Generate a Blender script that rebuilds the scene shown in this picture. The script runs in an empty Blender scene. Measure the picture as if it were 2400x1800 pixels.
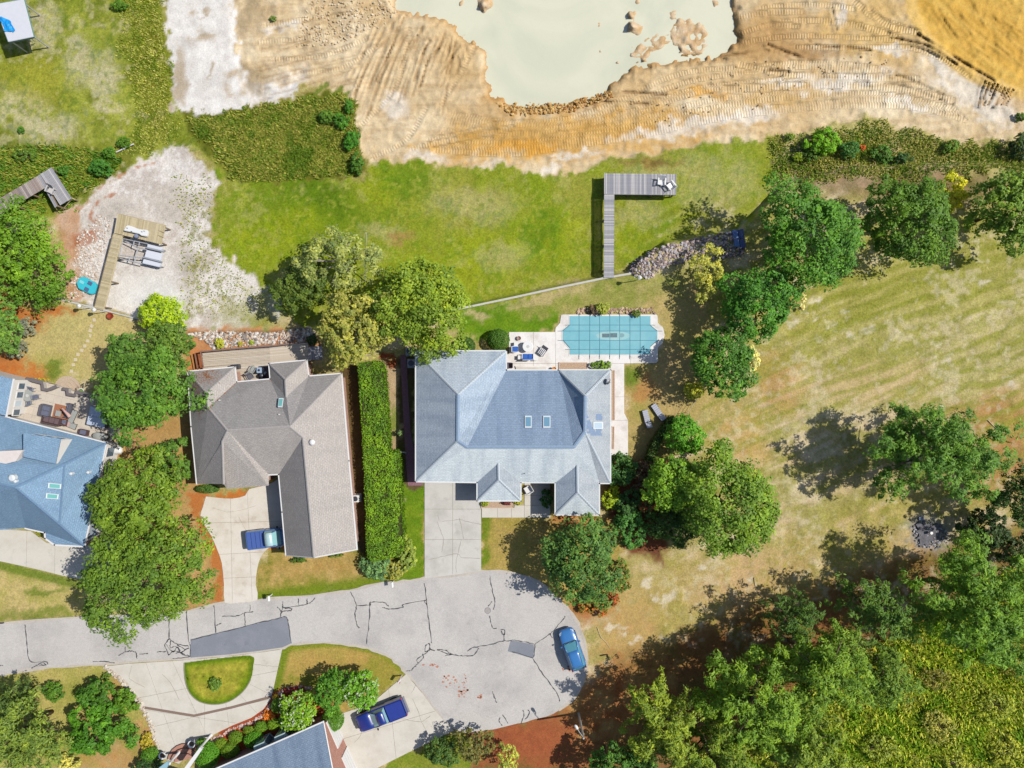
import bpy, bmesh, math, random
import numpy as np
from mathutils import Vector, Matrix, noise as mnoise
rnd = random.Random(7)
C = bpy.context.scene.collection
SC = bpy.context.scene
# ------------------------------------------------------------------ camera, sky, sun, exposure
CAM_H = 75.0
K = 0.75 * CAM_H * 2 / 2400.0            # metres per photo pixel on the level z = 0 (24 mm lens, straight down)
cam_data = bpy.data.cameras.new('camera'); cam_data.lens = 24; cam_data.sensor_width = 36
cam_data.clip_start = 0.5; cam_data.clip_end = 4000
cam = bpy.data.objects.new('camera', cam_data); C.objects.link(cam)
cam.location = (0, 0, CAM_H); cam.rotation_euler = (0, 0, 0); SC.camera = cam
SUN_EL, SUN_AZ = math.radians(50), math.radians(9)      # azimuth from +X towards +Y
world = bpy.data.worlds.new('World'); SC.world = world; world.use_nodes = True
wn = world.node_tree.nodes; wl = world.node_tree.links
sky = wn.new('ShaderNodeTexSky'); sky.sky_type = 'NISHITA'; sky.sun_disc = False
sky.sun_elevation = SUN_EL; sky.sun_rotation = math.pi / 2 - SUN_AZ; sky.altitude = 50
wl.new(sky.outputs[0], wn['Background'].inputs[0]); wn['Background'].inputs[1].default_value = 0.1
sd = bpy.data.lights.new('sun', 'SUN'); sd.energy = 4.55; sd.angle = math.radians(0.5); sd.color = (1.0, 0.955, 0.88)
sun = bpy.data.objects.new('sun', sd); C.objects.link(sun)
sv = Vector((math.cos(SUN_EL) * math.cos(SUN_AZ), math.cos(SUN_EL) * math.sin(SUN_AZ), math.sin(SUN_EL)))
sun.rotation_euler = sv.to_track_quat('Z', 'Y').to_euler(); sun.location = (40, 6, 50)
SC.view_settings.view_transform = 'Standard'; SC.view_settings.look = 'None'
SC.view_settings.gamma = 1.0; SC.view_settings.use_curve_mapping = False
SC.view_settings.exposure = 0.75
SC.cycles.max_bounces = 6; SC.cycles.transparent_max_bounces = 4
GAIN = 2.15                              # picture brightness of a level white surface in the sun

# ------------------------------------------------------------------ helpers
def P(px, py, z=0.0):
    s = K * (CAM_H - z) / CAM_H
    return Vector(((px - 1200) * s, (900 - py) * s, z))
def lin(c):
    c = c / 255.0
    return c / 12.92 if c <= 0.04045 else ((c + 0.055) / 1.055) ** 2.4
def S(r, g, b, k=1.0):
    return np.array([lin(r), lin(g), lin(b)]) / GAIN * k
def A(c): return (float(c[0]), float(c[1]), float(c[2]), 1.0)
MATS = {}
def mat(name, col=(0.5, 0.5, 0.5), rough=0.8, spec=0.3, metal=0.0, var=0.0, scale=3.0, bump=0.0, coat=0.0, attr=None):
    if name in MATS: return MATS[name]
    m = bpy.data.materials.new(name); m.use_nodes = True
    nt = m.node_tree; n = nt.nodes; l = nt.links; b = n['Principled BSDF']
    b.inputs['Roughness'].default_value = rough; b.inputs['Metallic'].default_value = metal
    b.inputs['Specular IOR Level'].default_value = spec
    if coat: b.inputs['Coat Weight'].default_value = coat; b.inputs['Coat Roughness'].default_value = 0.05
    base = None
    if attr:
        a = n.new('ShaderNodeAttribute'); a.attribute_name = attr; base = a.outputs['Color']
    if var or bump:
        tc = n.new('ShaderNodeTexCoord'); nz = n.new('ShaderNodeTexNoise'); nz.inputs['Scale'].default_value = scale
        nz.inputs['Detail'].default_value = 6; nz.inputs['Roughness'].default_value = 0.65
        l.new(tc.outputs['Object'], nz.inputs['Vector'])
        mr = n.new('ShaderNodeMapRange'); mr.inputs[1].default_value = 0.25; mr.inputs[2].default_value = 0.75
        mr.inputs[3].default_value = 1 - var; mr.inputs[4].default_value = 1 + var
        l.new(nz.outputs[0], mr.inputs[0])
        mx = n.new('ShaderNodeVectorMath'); mx.operation = 'SCALE'
        if base: l.new(base, mx.inputs[0])
        else: mx.inputs[0].default_value = tuple(float(x) for x in col[:3])
        l.new(mr.outputs[0], mx.inputs['Scale']); base = mx.outputs[0]
        if bump:
            bp = n.new('ShaderNodeBump'); bp.inputs['Strength'].default_value = bump; bp.inputs['Distance'].default_value = 0.03
            l.new(nz.outputs[0], bp.inputs['Height']); l.new(bp.outputs[0], b.inputs['Normal'])
    if base: l.new(base, b.inputs['Base Color'])
    else: b.inputs['Base Color'].default_value = A(col)
    MATS[name] = m
    return m

ROOTLOC = {}
class MB:
    """collects faces of one mesh, in world coordinates unless the parent is posed"""
    def __init__(s): s.v = []; s.f = []
    def add(s, vs, fs):
        o = len(s.v); s.v += [tuple(p) for p in vs]; s.f += [tuple(i + o for i in f) for f in fs]; return s
    def hexa(s, b, t):                      # bottom quad, top quad (both counter-clockwise from above)
        return s.add(list(b) + list(t), [(3, 2, 1, 0), (4, 5, 6, 7), (0, 1, 5, 4), (1, 2, 6, 5), (2, 3, 7, 6), (3, 0, 4, 7)])
    def box(s, c, d, rz=0.0, taper=1.0):
        x, y, z = d[0] / 2, d[1] / 2, d[2] / 2; cs, sn = math.cos(rz), math.sin(rz)
        def q(a, b, e): return (c[0] + a * cs - b * sn, c[1] + a * sn + b * cs, c[2] + e)
        t = taper
        return s.hexa([q(-x, -y, -z), q(x, -y, -z), q(x, y, -z), q(-x, y, -z)],
                      [q(-x * t, -y * t, z), q(x * t, -y * t, z), q(x * t, y * t, z), q(-x * t, y * t, z)])
    def prism(s, poly, z0, z1):             # poly: world xy, any winding
        poly = [(p[0], p[1]) for p in poly]
        ar = sum(poly[i][0] * poly[(i + 1) % len(poly)][1] - poly[(i + 1) % len(poly)][0] * poly[i][1] for i in range(len(poly)))
        if ar < 0: poly = poly[::-1]
        n = len(poly)
        vs = [(p[0], p[1], z0) for p in poly] + [(p[0], p[1], z1) for p in poly]
        fs = [tuple(range(n - 1, -1, -1)), tuple(range(n, 2 * n))] + [(i, (i + 1) % n, n + (i + 1) % n, n + i) for i in range(n)]
        return s.add(vs, fs)
    def tube(s, pts, r, n=6, r1=None):
        pts = [Vector(p) for p in pts]; rings = []
        for i, p in enumerate(pts):
            d = (pts[min(i + 1, len(pts) - 1)] - pts[max(i - 1, 0)])
            d = d.normalized() if d.length > 1e-6 else Vector((0, 0, 1))
            a = d.cross(Vector((0, 0, 1)));
            if a.length < 1e-3: a = Vector((1, 0, 0))
            a.normalize(); b = d.cross(a)
            rr = r if r1 is None else r + (r1 - r) * i / max(1, len(pts) - 1)
            rings.append([p + (a * math.cos(t) + b * math.sin(t)) * rr for t in [2 * math.pi * k / n for k in range(n)]])
        vs = [v for R in rings for v in R]; fs = []
        for i in range(len(rings) - 1):
            for k in range(n):
                k2 = (k + 1) % n; fs.append((i * n + k, i * n + k2, (i + 1) * n + k2, (i + 1) * n + k))
        fs.append(tuple(range(n - 1, -1, -1))); fs.append(tuple((len(rings) - 1) * n + k for k in range(n)))
        return s.add(vs, fs)
    def lathe(s, c, prof, n=16, sx=1.0, sy=1.0, rz=0.0):   # prof: (r, z) bottom to top
        vs = []; fs = []; cs, sn = math.cos(rz), math.sin(rz)
        for r, z in prof:
            for k in range(n):
                t = 2 * math.pi * k / n; a = r * math.cos(t) * sx; b = r * math.sin(t) * sy
                vs.append((c[0] + a * cs - b * sn, c[1] + a * sn + b * cs, c[2] + z))
        for i in range(len(prof) - 1):
            for k in range(n):
                k2 = (k + 1) % n; fs.append((i * n + k, i * n + k2, (i + 1) * n + k2, (i + 1) * n + k))
        fs.append(tuple(range(n - 1, -1, -1))); fs.append(tuple((len(prof) - 1) * n + k for k in range(n)))
        return s.add(vs, fs)
    def loft(s, secs):                      # closed rings with equal point counts
        n = len(secs[0]); vs = [p for q in secs for p in q]; fs = []
        for i in range(len(secs) - 1):
            for k in range(n):
                k2 = (k + 1) % n; fs.append((i * n + k, i * n + k2, (i + 1) * n + k2, (i + 1) * n + k))
        fs.append(tuple(range(n - 1, -1, -1))); fs.append(tuple((len(secs) - 1) * n + k for k in range(n)))
        return s.add(vs, fs)
    def ribbon(s, pts, w, z0, z1):          # flat band following world points
        pts = [Vector((p[0], p[1], 0)) for p in pts]; L = []; R = []
        for i, p in enumerate(pts):
            d = pts[min(i + 1, len(pts) - 1)] - pts[max(i - 1, 0)]; d.normalize(); nn = Vector((-d.y, d.x, 0))
            ww = w[i] if isinstance(w, list) else w
            L.append(p + nn * ww / 2); R.append(p - nn * ww / 2)
        for i in range(len(pts) - 1):
            q = [R[i], R[i + 1], L[i + 1], L[i]]
            s.hexa([(a.x, a.y, z0) for a in q], [(a.x, a.y, z1) for a in q])
        return s
def obj(name, mb, m, parent=None, smooth=False, local=False, bevel=0.0):
    me = bpy.data.meshes.new(name); v = mb.v
    if parent is not None and not local:
        L = ROOTLOC.get(parent.name, (0, 0, 0)); v = [(p[0] - L[0], p[1] - L[1], p[2] - L[2]) for p in v]
    me.from_pydata(v, [], mb.f); me.update()
    o = bpy.data.objects.new(name, me); C.objects.link(o)
    if m is not None: me.materials.append(m)
    if parent is not None:
        o.parent = parent; ROOTLOC[o.name] = ROOTLOC.get(parent.name, (0, 0, 0)) if not local else (0, 0, 0)
    bm = bmesh.new(); bm.from_mesh(me); bmesh.ops.recalc_face_normals(bm, faces=bm.faces)
    if bevel:
        bmesh.ops.bevel(bm, geom=[e for e in bm.edges if len(e.link_faces) == 2 and e.calc_face_angle(0) > 0.5], offset=bevel, segments=2, affect='EDGES', clamp_overlap=True)
    bm.to_mesh(me); bm.free()
    if smooth:
        for p in me.polygons: p.use_smooth = True
    return o
def tag(o, label, cat, group=None, kind=None):
    if label: o['label'] = label
    if cat: o['category'] = cat
    if group: o['group'] = group
    if kind: o['kind'] = kind
    return o
def thing(name, label, cat, loc=(0, 0, 0), rz=0.0, group=None):
    o = bpy.data.objects.new(name, None); C.objects.link(o); o.empty_display_size = 0.2
    o.location = loc; o.rotation_euler = (0, 0, rz); ROOTLOC[o.name] = tuple(loc)
    return tag(o, label, cat, group)
def struct(name, mb, m, label=None):
    o = obj(name, mb, m); o['kind'] = 'structure'
    if label: o['label'] = label
    return o
def link_copy(src, name, parent, loc=(0, 0, 0), rot=(0, 0, 0), scale=(1, 1, 1), m=None):
    o = bpy.data.objects.new(name, src); C.objects.link(o); o.parent = parent
    o.location = loc; o.rotation_euler = rot; o.scale = scale
    if m is not None:
        o.material_slots[0].link = 'OBJECT'; o.material_slots[0].material = m
    return o
def copy_tree(o, parent=None):
    c = o.copy(); C.objects.link(c); c.parent = parent
    for ch in list(o.children): copy_tree(ch, c)
    return c
def fast_mesh(name, verts, quads, cols=None, m=None, n=4):
    me = bpy.data.meshes.new(name); nv = len(verts); nf = len(quads)
    me.vertices.add(nv); me.vertices.foreach_set('co', np.ascontiguousarray(verts, dtype=np.float32).ravel())
    me.loops.add(nf * n); me.loops.foreach_set('vertex_index', np.ascontiguousarray(quads, dtype=np.int32).ravel())
    me.polygons.add(nf); me.polygons.foreach_set('loop_start', np.arange(0, nf * n, n, dtype=np.int32))
    me.polygons.foreach_set('loop_total', np.full(nf, n, dtype=np.int32))
    if cols is not None:
        ca = me.color_attributes.new('Col', 'FLOAT_COLOR', 'POINT')
        c4 = np.ones((nv, 4), dtype=np.float32); c4[:, :3] = cols; ca.data.foreach_set('color', c4.ravel())
    me.update(calc_edges=True)
    if m: me.materials.append(m)
    return me
def W(poly, z=0.0): return [P(x, y, z) for x, y in poly]

# ------------------------------------------------------------------ number fields over the ground, in photo pixels
def axis(a, b, step, far):
    core = np.arange(a, b + step, step); out = []; d = step; x = b + step
    while x < b + far: d *= 1.14; x += d; out.append(x)
    out = np.array(out); lo = a - (out - b)
    return np.concatenate([lo[::-1], core, out])
AX = axis(-70, 2470, 4, 14000); AY = axis(-70, 1870, 4, 14000)
GX, GY = np.meshgrid(AX, AY); NXY = GX.shape
def h2(ix, iy, seed):
    h = (ix.astype(np.int64) * 374761393 + iy.astype(np.int64) * 668265263 + seed * 1442695041) & 0xffffffff
    h = ((h ^ (h >> 13)) * 1274126177) & 0xffffffff
    return ((h ^ (h >> 16)) & 0xffff) / 65535.0
def vn(x, y, seed=0):
    ix = np.floor(x); iy = np.floor(y); fx = x - ix; fy = y - iy
    fx = fx * fx * (3 - 2 * fx); fy = fy * fy * (3 - 2 * fy); ix = ix.astype(np.int64); iy = iy.astype(np.int64)
    a = h2(ix, iy, seed); b = h2(ix + 1, iy, seed); c = h2(ix, iy + 1, seed); d = h2(ix + 1, iy + 1, seed)
    return (a + (b - a) * fx) * (1 - fy) + (c + (d - c) * fx) * fy
def fbm(scale, octv=3, seed=0, x=None, y=None):
    x = GX if x is None else x; y = GY if y is None else y
    s = 0; amp = 1; tot = 0; f = 1.0 / scale
    for o in range(octv):
        s = s + amp * vn(x * f + 17.3 * o, y * f + 9.1 * o, seed + o * 31); tot += amp; amp *= 0.55; f *= 2.03
    return np.clip((s / tot - 0.5) * 1.5 + 0.5, 0, 1)
def dirn(scale_l, scale_w, ang, seed, octv=3):   # streaks along a direction (degrees, photo axes)
    a = math.radians(ang); u = GX * math.cos(a) + GY * math.sin(a); v = -GX * math.sin(a) + GY * math.cos(a)
    return fbm(1.0, octv, seed, u / scale_l, v / scale_w)
def sstep(a, b, x):
    t = np.clip((x - a) / (b - a), 0, 1); return t * t * (3 - 2 * t)
def sdf(poly, X=None, Y=None):
    X = GX if X is None else X; Y = GY if Y is None else Y
    d2 = np.full(X.shape, 1e12); ins = np.zeros(X.shape, bool); n = len(poly)
    for i in range(n):
        x0, y0 = poly[i]; x1, y1 = poly[(i + 1) % n]; dx, dy = x1 - x0, y1 - y0
        t = np.clip(((X - x0) * dx + (Y - y0) * dy) / (dx * dx + dy * dy + 1e-9), 0, 1)
        d2 = np.minimum(d2, (X - x0 - t * dx) ** 2 + (Y - y0 - t * dy) ** 2)
        cr = ((y0 > Y) != (y1 > Y)); xi = x0 + (Y - y0) * dx / (dy if abs(dy) > 1e-9 else 1e-9)
        ins ^= cr & (X < xi)
    return np.where(ins, 1, -1) * np.sqrt(d2)
def line_d(pts):
    best = np.full(NXY, 1e9); s = np.zeros(NXY); acc = 0.0
    xs = [p[0] for p in pts]; ys = [p[1] for p in pts]
    sel = (GX > min(xs) - 60) & (GX < max(xs) + 60) & (GY > min(ys) - 60) & (GY < max(ys) + 60)
    X = GX[sel]; Y = GY[sel]; bb = np.full(X.shape, 1e9); ss = np.zeros(X.shape)
    for i in range(len(pts) - 1):
        x0, y0 = pts[i]; x1, y1 = pts[i + 1]; dx, dy = x1 - x0, y1 - y0; L = math.hypot(dx, dy)
        t = np.clip(((X - x0) * dx + (Y - y0) * dy) / (L * L + 1e-9), 0, 1)
        d = np.hypot(X - x0 - t * dx, Y - y0 - t * dy); k = d < bb
        bb = np.where(k, d, bb); ss = np.where(k, acc + t * L, ss); acc += L
    best[sel] = bb; s[sel] = ss
    return best, s
def spline(pts, n=8):
    out = []; p = [pts[0]] + list(pts) + [pts[-1]]
    for i in range(1, len(p) - 2):
        for k in range(n):
            t = k / n; a, b, c, d = p[i - 1], p[i], p[i + 1], p[i + 2]
            out.append(tuple(0.5 * ((2 * b[j]) + (-a[j] + c[j]) * t + (2 * a[j] - 5 * b[j] + 4 * c[j] - d[j]) * t * t + (-a[j] + 3 * b[j] - 3 * c[j] + d[j]) * t ** 3) for j in range(len(b))))
    out.append(tuple(pts[-1])); return out
# ------------------------------------------------------------------ the ground sheet
N400 = fbm(400, 3, 1); N150 = fbm(150, 3, 2); N60 = fbm(60, 3, 3); N25 = fbm(25, 3, 4); N10 = fbm(10, 2, 5); NB60 = fbm(60, 3, 44); NB150 = fbm(150, 3, 45)
WX = GX + (N25 - 0.5) * 26 + (N10 - 0.5) * 10; WY = GY + (fbm(25, 3, 14) - 0.5) * 26 + (fbm(10, 2, 15) - 0.5) * 10
COL = np.zeros(NXY + (3,)); GR = np.zeros(NXY)           # colour, how grassy
def mask(poly, f=6.0, warp=True, bbox=True):
    m = np.zeros(NXY); xs = [p[0] for p in poly]; ys = [p[1] for p in poly]; e = f + 45
    sel = (GX > min(xs) - e) & (GX < max(xs) + e) & (GY > min(ys) - e) & (GY < max(ys) + e)
    X = (WX if warp else GX)[sel]; Y = (WY if warp else GY)[sel]
    m[sel] = sstep(-f, f, sdf(poly, X, Y)); return m
def blob(cx, cy, rx, ry, ang=0, f=0.6):
    a = math.radians(ang); X = WX - cx; Y = WY - cy
    u = (X * math.cos(a) + Y * math.sin(a)) / rx; v = (-X * math.sin(a) + Y * math.cos(a)) / ry
    m = 1 - sstep(1 - f, 1 + f, np.sqrt(u * u + v * v) + (N60 - 0.5) * 0.5)
    return np.clip(m + 4 * m * (1 - m) * ((N25 - 0.5) * 0.9 + (N10 - 0.5) * 0.7), 0, 1)
def paint(m, c, c2=None, n=None, g=None, a=1.0):
    global COL, GR
    m = np.clip(m * a, 0, 1)
    cc = np.broadcast_to(c, NXY + (3,)) if c2 is None else c + (c2 - c) * (n[..., None])
    COL = COL + (cc - COL) * m[..., None]
    if g is not None: GR = GR + (g - GR) * m
TAN, TANP, OLIVE = S(206, 180, 132), S(220, 204, 170), S(158, 150, 74)
GREEN, DGREEN, YGREEN = S(120, 142, 36), S(92, 122, 24), S(158, 164, 48)
SAND, GREYS, CLAY, MULCH, STRAW = S(233, 229, 220), S(188, 176, 165), S(186, 112, 60), S(198, 118, 56), S(158, 82, 46)
# the big dry field, olive streaks running up to the right
st = dirn(160, 26, -20, 60)
paint(np.ones(NXY), TAN, TANP, N60, 0.6)
paint(sstep(0.28, 0.52, st * 0.55 + N150 * 0.2 + N25 * 0.25), S(156, 150, 68), S(184, 174, 106), N10, 0.9, 0.85)
paint(blob(2150, 660, 330, 130, -18), S(136, 142, 44), S(190, 180, 104), dirn(150, 9, -20, 61), 0.9, 0.9)
paint(blob(2150, 850, 300, 110, -10), S(208, 194, 148), S(176, 166, 98), dirn(120, 12, -20, 63), 0.6, 0.6)
paint(blob(2050, 900, 140, 50, -5), S(212, 184, 136), None, None, 0.4, 0.7)
paint(blob(1800, 800, 150, 110, -30), S(148, 150, 58), S(186, 172, 98), N25, 0.9, 0.8)
paint(blob(1680, 960, 90, 70, 0), S(150, 150, 60), S(196, 176, 108), N25, 0.9, 0.7)
paint(blob(1830, 900, 50, 60, 0), S(206, 160, 104), None, None, 0.4, 0.7)
paint(blob(1620, 1400, 240, 110, -25), S(206, 180, 124), S(168, 156, 80), N60, 0.7, 0.9)
paint(blob(1560, 1410, 90, 50, -25), S(158, 152, 70), S(196, 172, 104), N25, 0.9, 0.75)
paint(blob(1735, 1040, 60, 70, 0), S(216, 186, 130), S(206, 166, 100), N25, 0.4, 0.85)
paint(blob(1740, 1370, 130, 60, -25), S(214, 180, 132), None, None, 0.3, 0.7)
paint(blob(2020, 1250, 200, 55, -25), S(196, 172, 108), S(158, 152, 70), N25, 0.8, 0.8)
for (x, y, rx, ry, a) in [(1690, 1500, 260, 70, -30), (1480, 1540, 70, 130, 10), (2000, 1390, 260, 60, -25)]:
    paint(blob(x, y, rx, ry, a), S(204, 156, 98), S(196, 168, 106), N25, 0.3, 0.75)
for i in range(46):                                       # pale bare spots
    x, y = rnd.choice([(2000, 790), (1900, 760), (2250, 880), (2150, 930), (1560, 1480), (1700, 1370), (2230, 640), (1850, 680)])
    paint(blob(x + rnd.gauss(0, 60), y + rnd.gauss(0, 40), rnd.uniform(6, 16), rnd.uniform(4, 9), rnd.uniform(-40, 10)), S(232, 220, 196), None, None, 0.2, 0.75)
# woodland floor
paint(mask([(1100, 1690), (1330, 1655), (1420, 1560), (1640, 1470), (1800, 1420), (2050, 1330), (2500, 1180), (2500, 2000), (1080, 2000)], 30), S(150, 92, 54), S(112, 96, 44), N60, 0.5, 0.9)
paint(mask([(1960, 1560), (2120, 1500), (2500, 1380), (2500, 2000), (1900, 2000)], 40), S(166, 160, 52), S(128, 124, 44), N25, 1.0)
paint(blob(1240, 1740, 190, 60, -8), S(178, 104, 64), S(150, 84, 54), N10, 0.4)
paint(blob(1450, 1640, 120, 90, -30), S(170, 96, 54), S(190, 152, 92), N25, 0.3)
paint(blob(2350, 1040, 110, 110, 0), S(178, 112, 66), S(196, 150, 96), N25, 0.3, 0.85)
paint(blob(2174, 1250, 52, 42, 20), S(186, 184, 180), S(120, 116, 118), N10, 0.1, 0.9)
paint(blob(2060, 430, 420, 40, 3), S(160, 130, 100), S(104, 96, 50), N25, 0.5, 0.8)
# upper-left meadow
meadow = mask([(-14000, -14000), (378, -14000), (380, 0), (412, 262), (470, 300), (480, 350), (360, 362), (250, 420), (180, 480), (90, 520), (-14000, 540)], 6)
paint(meadow, S(130, 144, 40), S(164, 168, 70), N60, 1.0)
paint(meadow * sstep(0.5, 0.75, NB60), S(112, 122, 34), None, None, 1.0, 0.7)
for (x, y, rx, ry) in [(100, 60, 40, 50), (240, 190, 40, 60), (255, 255, 45, 18), (120, 310, 70, 40), (40, 250, 60, 40), (60, 390, 40, 20), (180, 140, 30, 60), (330, 275, 22, 10), (110, 335, 14, 22)]:
    paint(blob(x, y, rx, ry) * meadow, S(196, 184, 134), S(226, 214, 190), N25, 0.7, 0.7)
paint(blob(345, 130, 45, 190, -4) * meadow, S(112, 116, 24), S(140, 136, 40), N25, 1.0, 0.9)
paint(blob(80, 190, 90, 70) * meadow, S(164, 160, 52), None, None, 1.0, 0.6)
paint(mask([(60, 330), (260, 350), (350, 330), (300, 400), (200, 470), (60, 480), (0, 440), (-80, 430), (-80, 350)], 20), S(92, 108, 30), S(136, 130, 54), N25, 1.0, 0.85)
# lake bed turned to lawn
lawn = mask([(465, 330), (560, 425), (855, 420), (862, 388), (980, 374), (1200, 386), (1290, 414), (1430, 374), (1600, 350), (1830, 316), (1800, 460), (1740, 545), (1560, 575), (1490, 622), (1410, 655), (1080, 726), (1000, 748), (700, 768), (640, 690), (560, 640), (500, 560), (512, 420)], 7)
paint(lawn, S(154, 160, 52), S(126, 146, 28), N60, 1.0)
paint(lawn * sstep(0.5, 0.8, NB150), S(164, 158, 74), None, None, 0.9, 0.5)
paint(blob(680, 490, 190, 90, 8) * lawn, S(104, 134, 22), S(128, 148, 28), N25, 1.0, 0.9)
paint(blob(740, 470, 80, 60) * lawn, S(88, 120, 16), None, None, 1.0, 0.7)
for (x, y, rx, ry) in [(590, 570, 90, 60), (1000, 650, 150, 60), (690, 530, 70, 50), (1300, 560, 90, 70), (880, 440, 50, 40), (1130, 590, 110, 50), (1480, 560, 70, 40), (1600, 470, 40, 50)]:
    paint(blob(x, y, rx, ry) * lawn, S(156, 166, 32), S(132, 154, 26), N25, 1.0, 0.75)
for (x, y, rx, ry) in [(1290, 540, 24, 60), (960, 420, 60, 40), (1060, 500, 20, 20), (1250, 560, 30, 40), (1660, 460, 20, 40), (1560, 520, 30, 30)]:
    paint(blob(x, y, rx, ry) * lawn, S(98, 132, 22), None, None, 1.0, 0.7)
for (x, y, rx, ry) in [(1120, 480, 90, 40), (1180, 600, 60, 30), (1500, 500, 50, 30), (1530, 400, 80, 25), (1640, 430, 40, 60), (1720, 420, 50, 70), (1700, 510, 40, 30), (640, 400, 50, 20), (700, 640, 60, 25), (1430, 600, 12, 12), (900, 540, 40, 14), (880, 600, 30, 16)]:
    paint(blob(x, y, rx, ry) * lawn, S(186, 176, 108), S(208, 194, 146), N25, 0.8, 0.5)
paint(blob(1520, 382, 60, 14) * lawn, S(122, 98, 50), S(160, 130, 74), N10, 0.6, 0.85)
paint(blob(940, 560, 28, 12) * lawn, S(184, 138, 92), None, None, 0.3, 0.7)
NM1 = N10 * .5 + N25 * .5; NM2 = fbm(12, 2, 46) * .5 + NB60 * .5; NM3 = fbm(9, 2, 47) * .6 + N25 * .4
paint(lawn * sstep(.52, .72, NM1), S(96, 128, 26), None, None, 1.0, .5); paint(lawn * sstep(.6, .82, NM2), S(186, 180, 108), None, None, .9, .35); paint(lawn * sstep(.62, .8, NM3), S(172, 174, 70), None, None, 1.0, .5)
paint(meadow * sstep(.5, .7, NM1), S(96, 120, 34), None, None, 1.0, .6); paint(meadow * sstep(.58, .8, NM2), S(210, 200, 150), None, None, .8, .45); paint(meadow * sstep(.6, .8, NM3), S(168, 170, 64), None, None, 1.0, .6)
fld = sstep(1480, 1600, GX) * sstep(440, 520, GY) * sstep(1600, 1450, GY)
mow = .5 + .5 * np.sin((GX * math.sin(math.radians(20)) + GY * math.cos(math.radians(20)) + (N150 - .5) * 40) * 2 * math.pi / 34)
paint(fld * sstep(.45, .95, mow) * sstep(.3, .6, st) * sstep(1250, 900, GY), S(140, 146, 46), None, None, 1.0, .6); paint(fld * sstep(.5, 1, 1 - mow) * sstep(1000, 700, GY), S(198, 188, 116), None, None, .9, .35)
paint(fld * sstep(.5, .68, dirn(260, 16, -24, 66)) * sstep(1300, 1050, GY), S(150, 152, 58), None, None, 1.0, .55)
paint(fld * sstep(.54, .76, NM1), S(146, 146, 60), None, None, 1.0, .45); paint(fld * sstep(.58, .78, NM2), S(222, 208, 172), None, None, .5, .45)
# tall grass ground
paint(mask([(410, 262), (560, 250), (690, 232), (780, 205), (832, 245), (848, 330), (858, 412), (700, 428), (560, 425), (500, 372), (470, 330)], 7), S(122, 122, 40), S(94, 106, 28), N25, 1.0)
# earth works
EARTH = [(520, -1500), (540, 60), (560, 200), (600, 246), (700, 190), (782, 205), (830, 240), (845, 330), (860, 390), (980, 374), (1060, 384), (1200, 386), (1290, 414), (1430, 374), (1600, 350), (1750, 325), (1850, 322), (1980, 286), (2050, 270), (2110, 300), (2280, 335), (2400, 312), (2600, 300), (3300, 240), (4200, -100), (4300, -900), (3500, -1500), (2200, -1750), (1200, -1600)]
earth = mask(EARTH, 7)
wob = dirn(90, 9, -4, 70)
paint(earth, S(220, 192, 146), S(236, 218, 184), N60, 0.0)
paint(earth * sstep(0.45, 0.8, NB150), S(214, 178, 120), None, None, 0.0, 0.55)
paint(earth * sstep(0.5, 0.75, wob), S(190, 156, 108), None, None, 0.0, 0.35)
paint(blob(1350, 320, 380, 45, -6) * earth, S(222, 178, 104), S(208, 160, 78), wob, 0.0, 0.85)
paint(blob(1230, 345, 90, 14, 0) * earth, S(222, 160, 60), None, None, 0.0, 0.75)
paint(blob(1650, 220, 60, 12, 5) * earth, S(226, 170, 78), None, None, 0.0, 0.75)
paint(blob(1830, 210, 90, 40, -10) * earth, S(222, 184, 120), None, None, 0.0, 0.6)
paint(blob(1800, 90, 180, 60, -5) * earth, S(196, 156, 96), S(218, 182, 126), N25, 0.0, 0.75)
paint(blob(2060, 60, 110, 70, 20) * earth, S(222, 184, 112), None, None, 0.0, 0.7)
paint(blob(1890, 120, 70, 18, 10) * earth, S(138, 106, 70), S(176, 140, 96), N25, 0.0, 0.85)
for (x, y, rx, ry, a) in [(1000, 365, 50, 12, 5), (1350, 362, 60, 8, -8), (1600, 300, 130, 16, -10), (1750, 270, 70, 16, -5), (1840, 190, 60, 12, -5), (2090, 115, 36, 8, 12), (2300, 240, 110, 34, 30), (2120, 240, 70, 10, 20), (690, 60, 20, 8, 0), (650, 75, 24, 8, 0), (660, 200, 60, 24, -30), (1970, 35, 14, 22, 0), (930, 250, 24, 30, 0), (2200, 150, 40, 14, 30), (1290, 400, 30, 10, -20), (1980, 190, 90, 14, -10), (1150, 390, 40, 12, 0)]:
    paint(blob(x, y, rx, ry, a) * earth, S(238, 228, 212), None, None, 0.0, 0.8)
gold = mask([(2090, -700), (2110, -250), (2135, 0), (2150, 50), (2200, 110), (2265, 165), (2330, 192), (2400, 212), (2600, 240), (3200, 180), (3900, -150), (3900, -900), (3100, -1200), (2300, -1100)], 5)
gst = dirn(220, 12, 38, 72)
paint(gold, S(232, 190, 98), S(218, 170, 74), gst, 0.0)
paint(gold * sstep(0.55, 0.85, N60), S(230, 190, 98), None, None, 0.0, 0.6)
d, _ = line_d(spline([(2125, -60), (2145, 40), (2195, 112), (2262, 168), (2330, 198), (2460, 240)]))
paint(sstep(20, 6, d), S(232, 194, 116), None, None, 0.0, 0.9)
paint(earth * (1 - gold) * sstep(0.62, 0.9, dirn(30, 30, 0, 74)) * sstep(1000, 700, GX), S(182, 156, 118), None, None, 0.0, 0.5)
for q in [[(712, 246), (740, 218), (766, 198)], [(736, 262), (770, 232), (802, 204)], [(770, 262), (800, 240), (818, 214)]]:
    d, _ = line_d(q); paint(sstep(7, 2, d + (N10 - .5) * 7), S(112, 130, 44), None, None, 1.0, .9)
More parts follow.
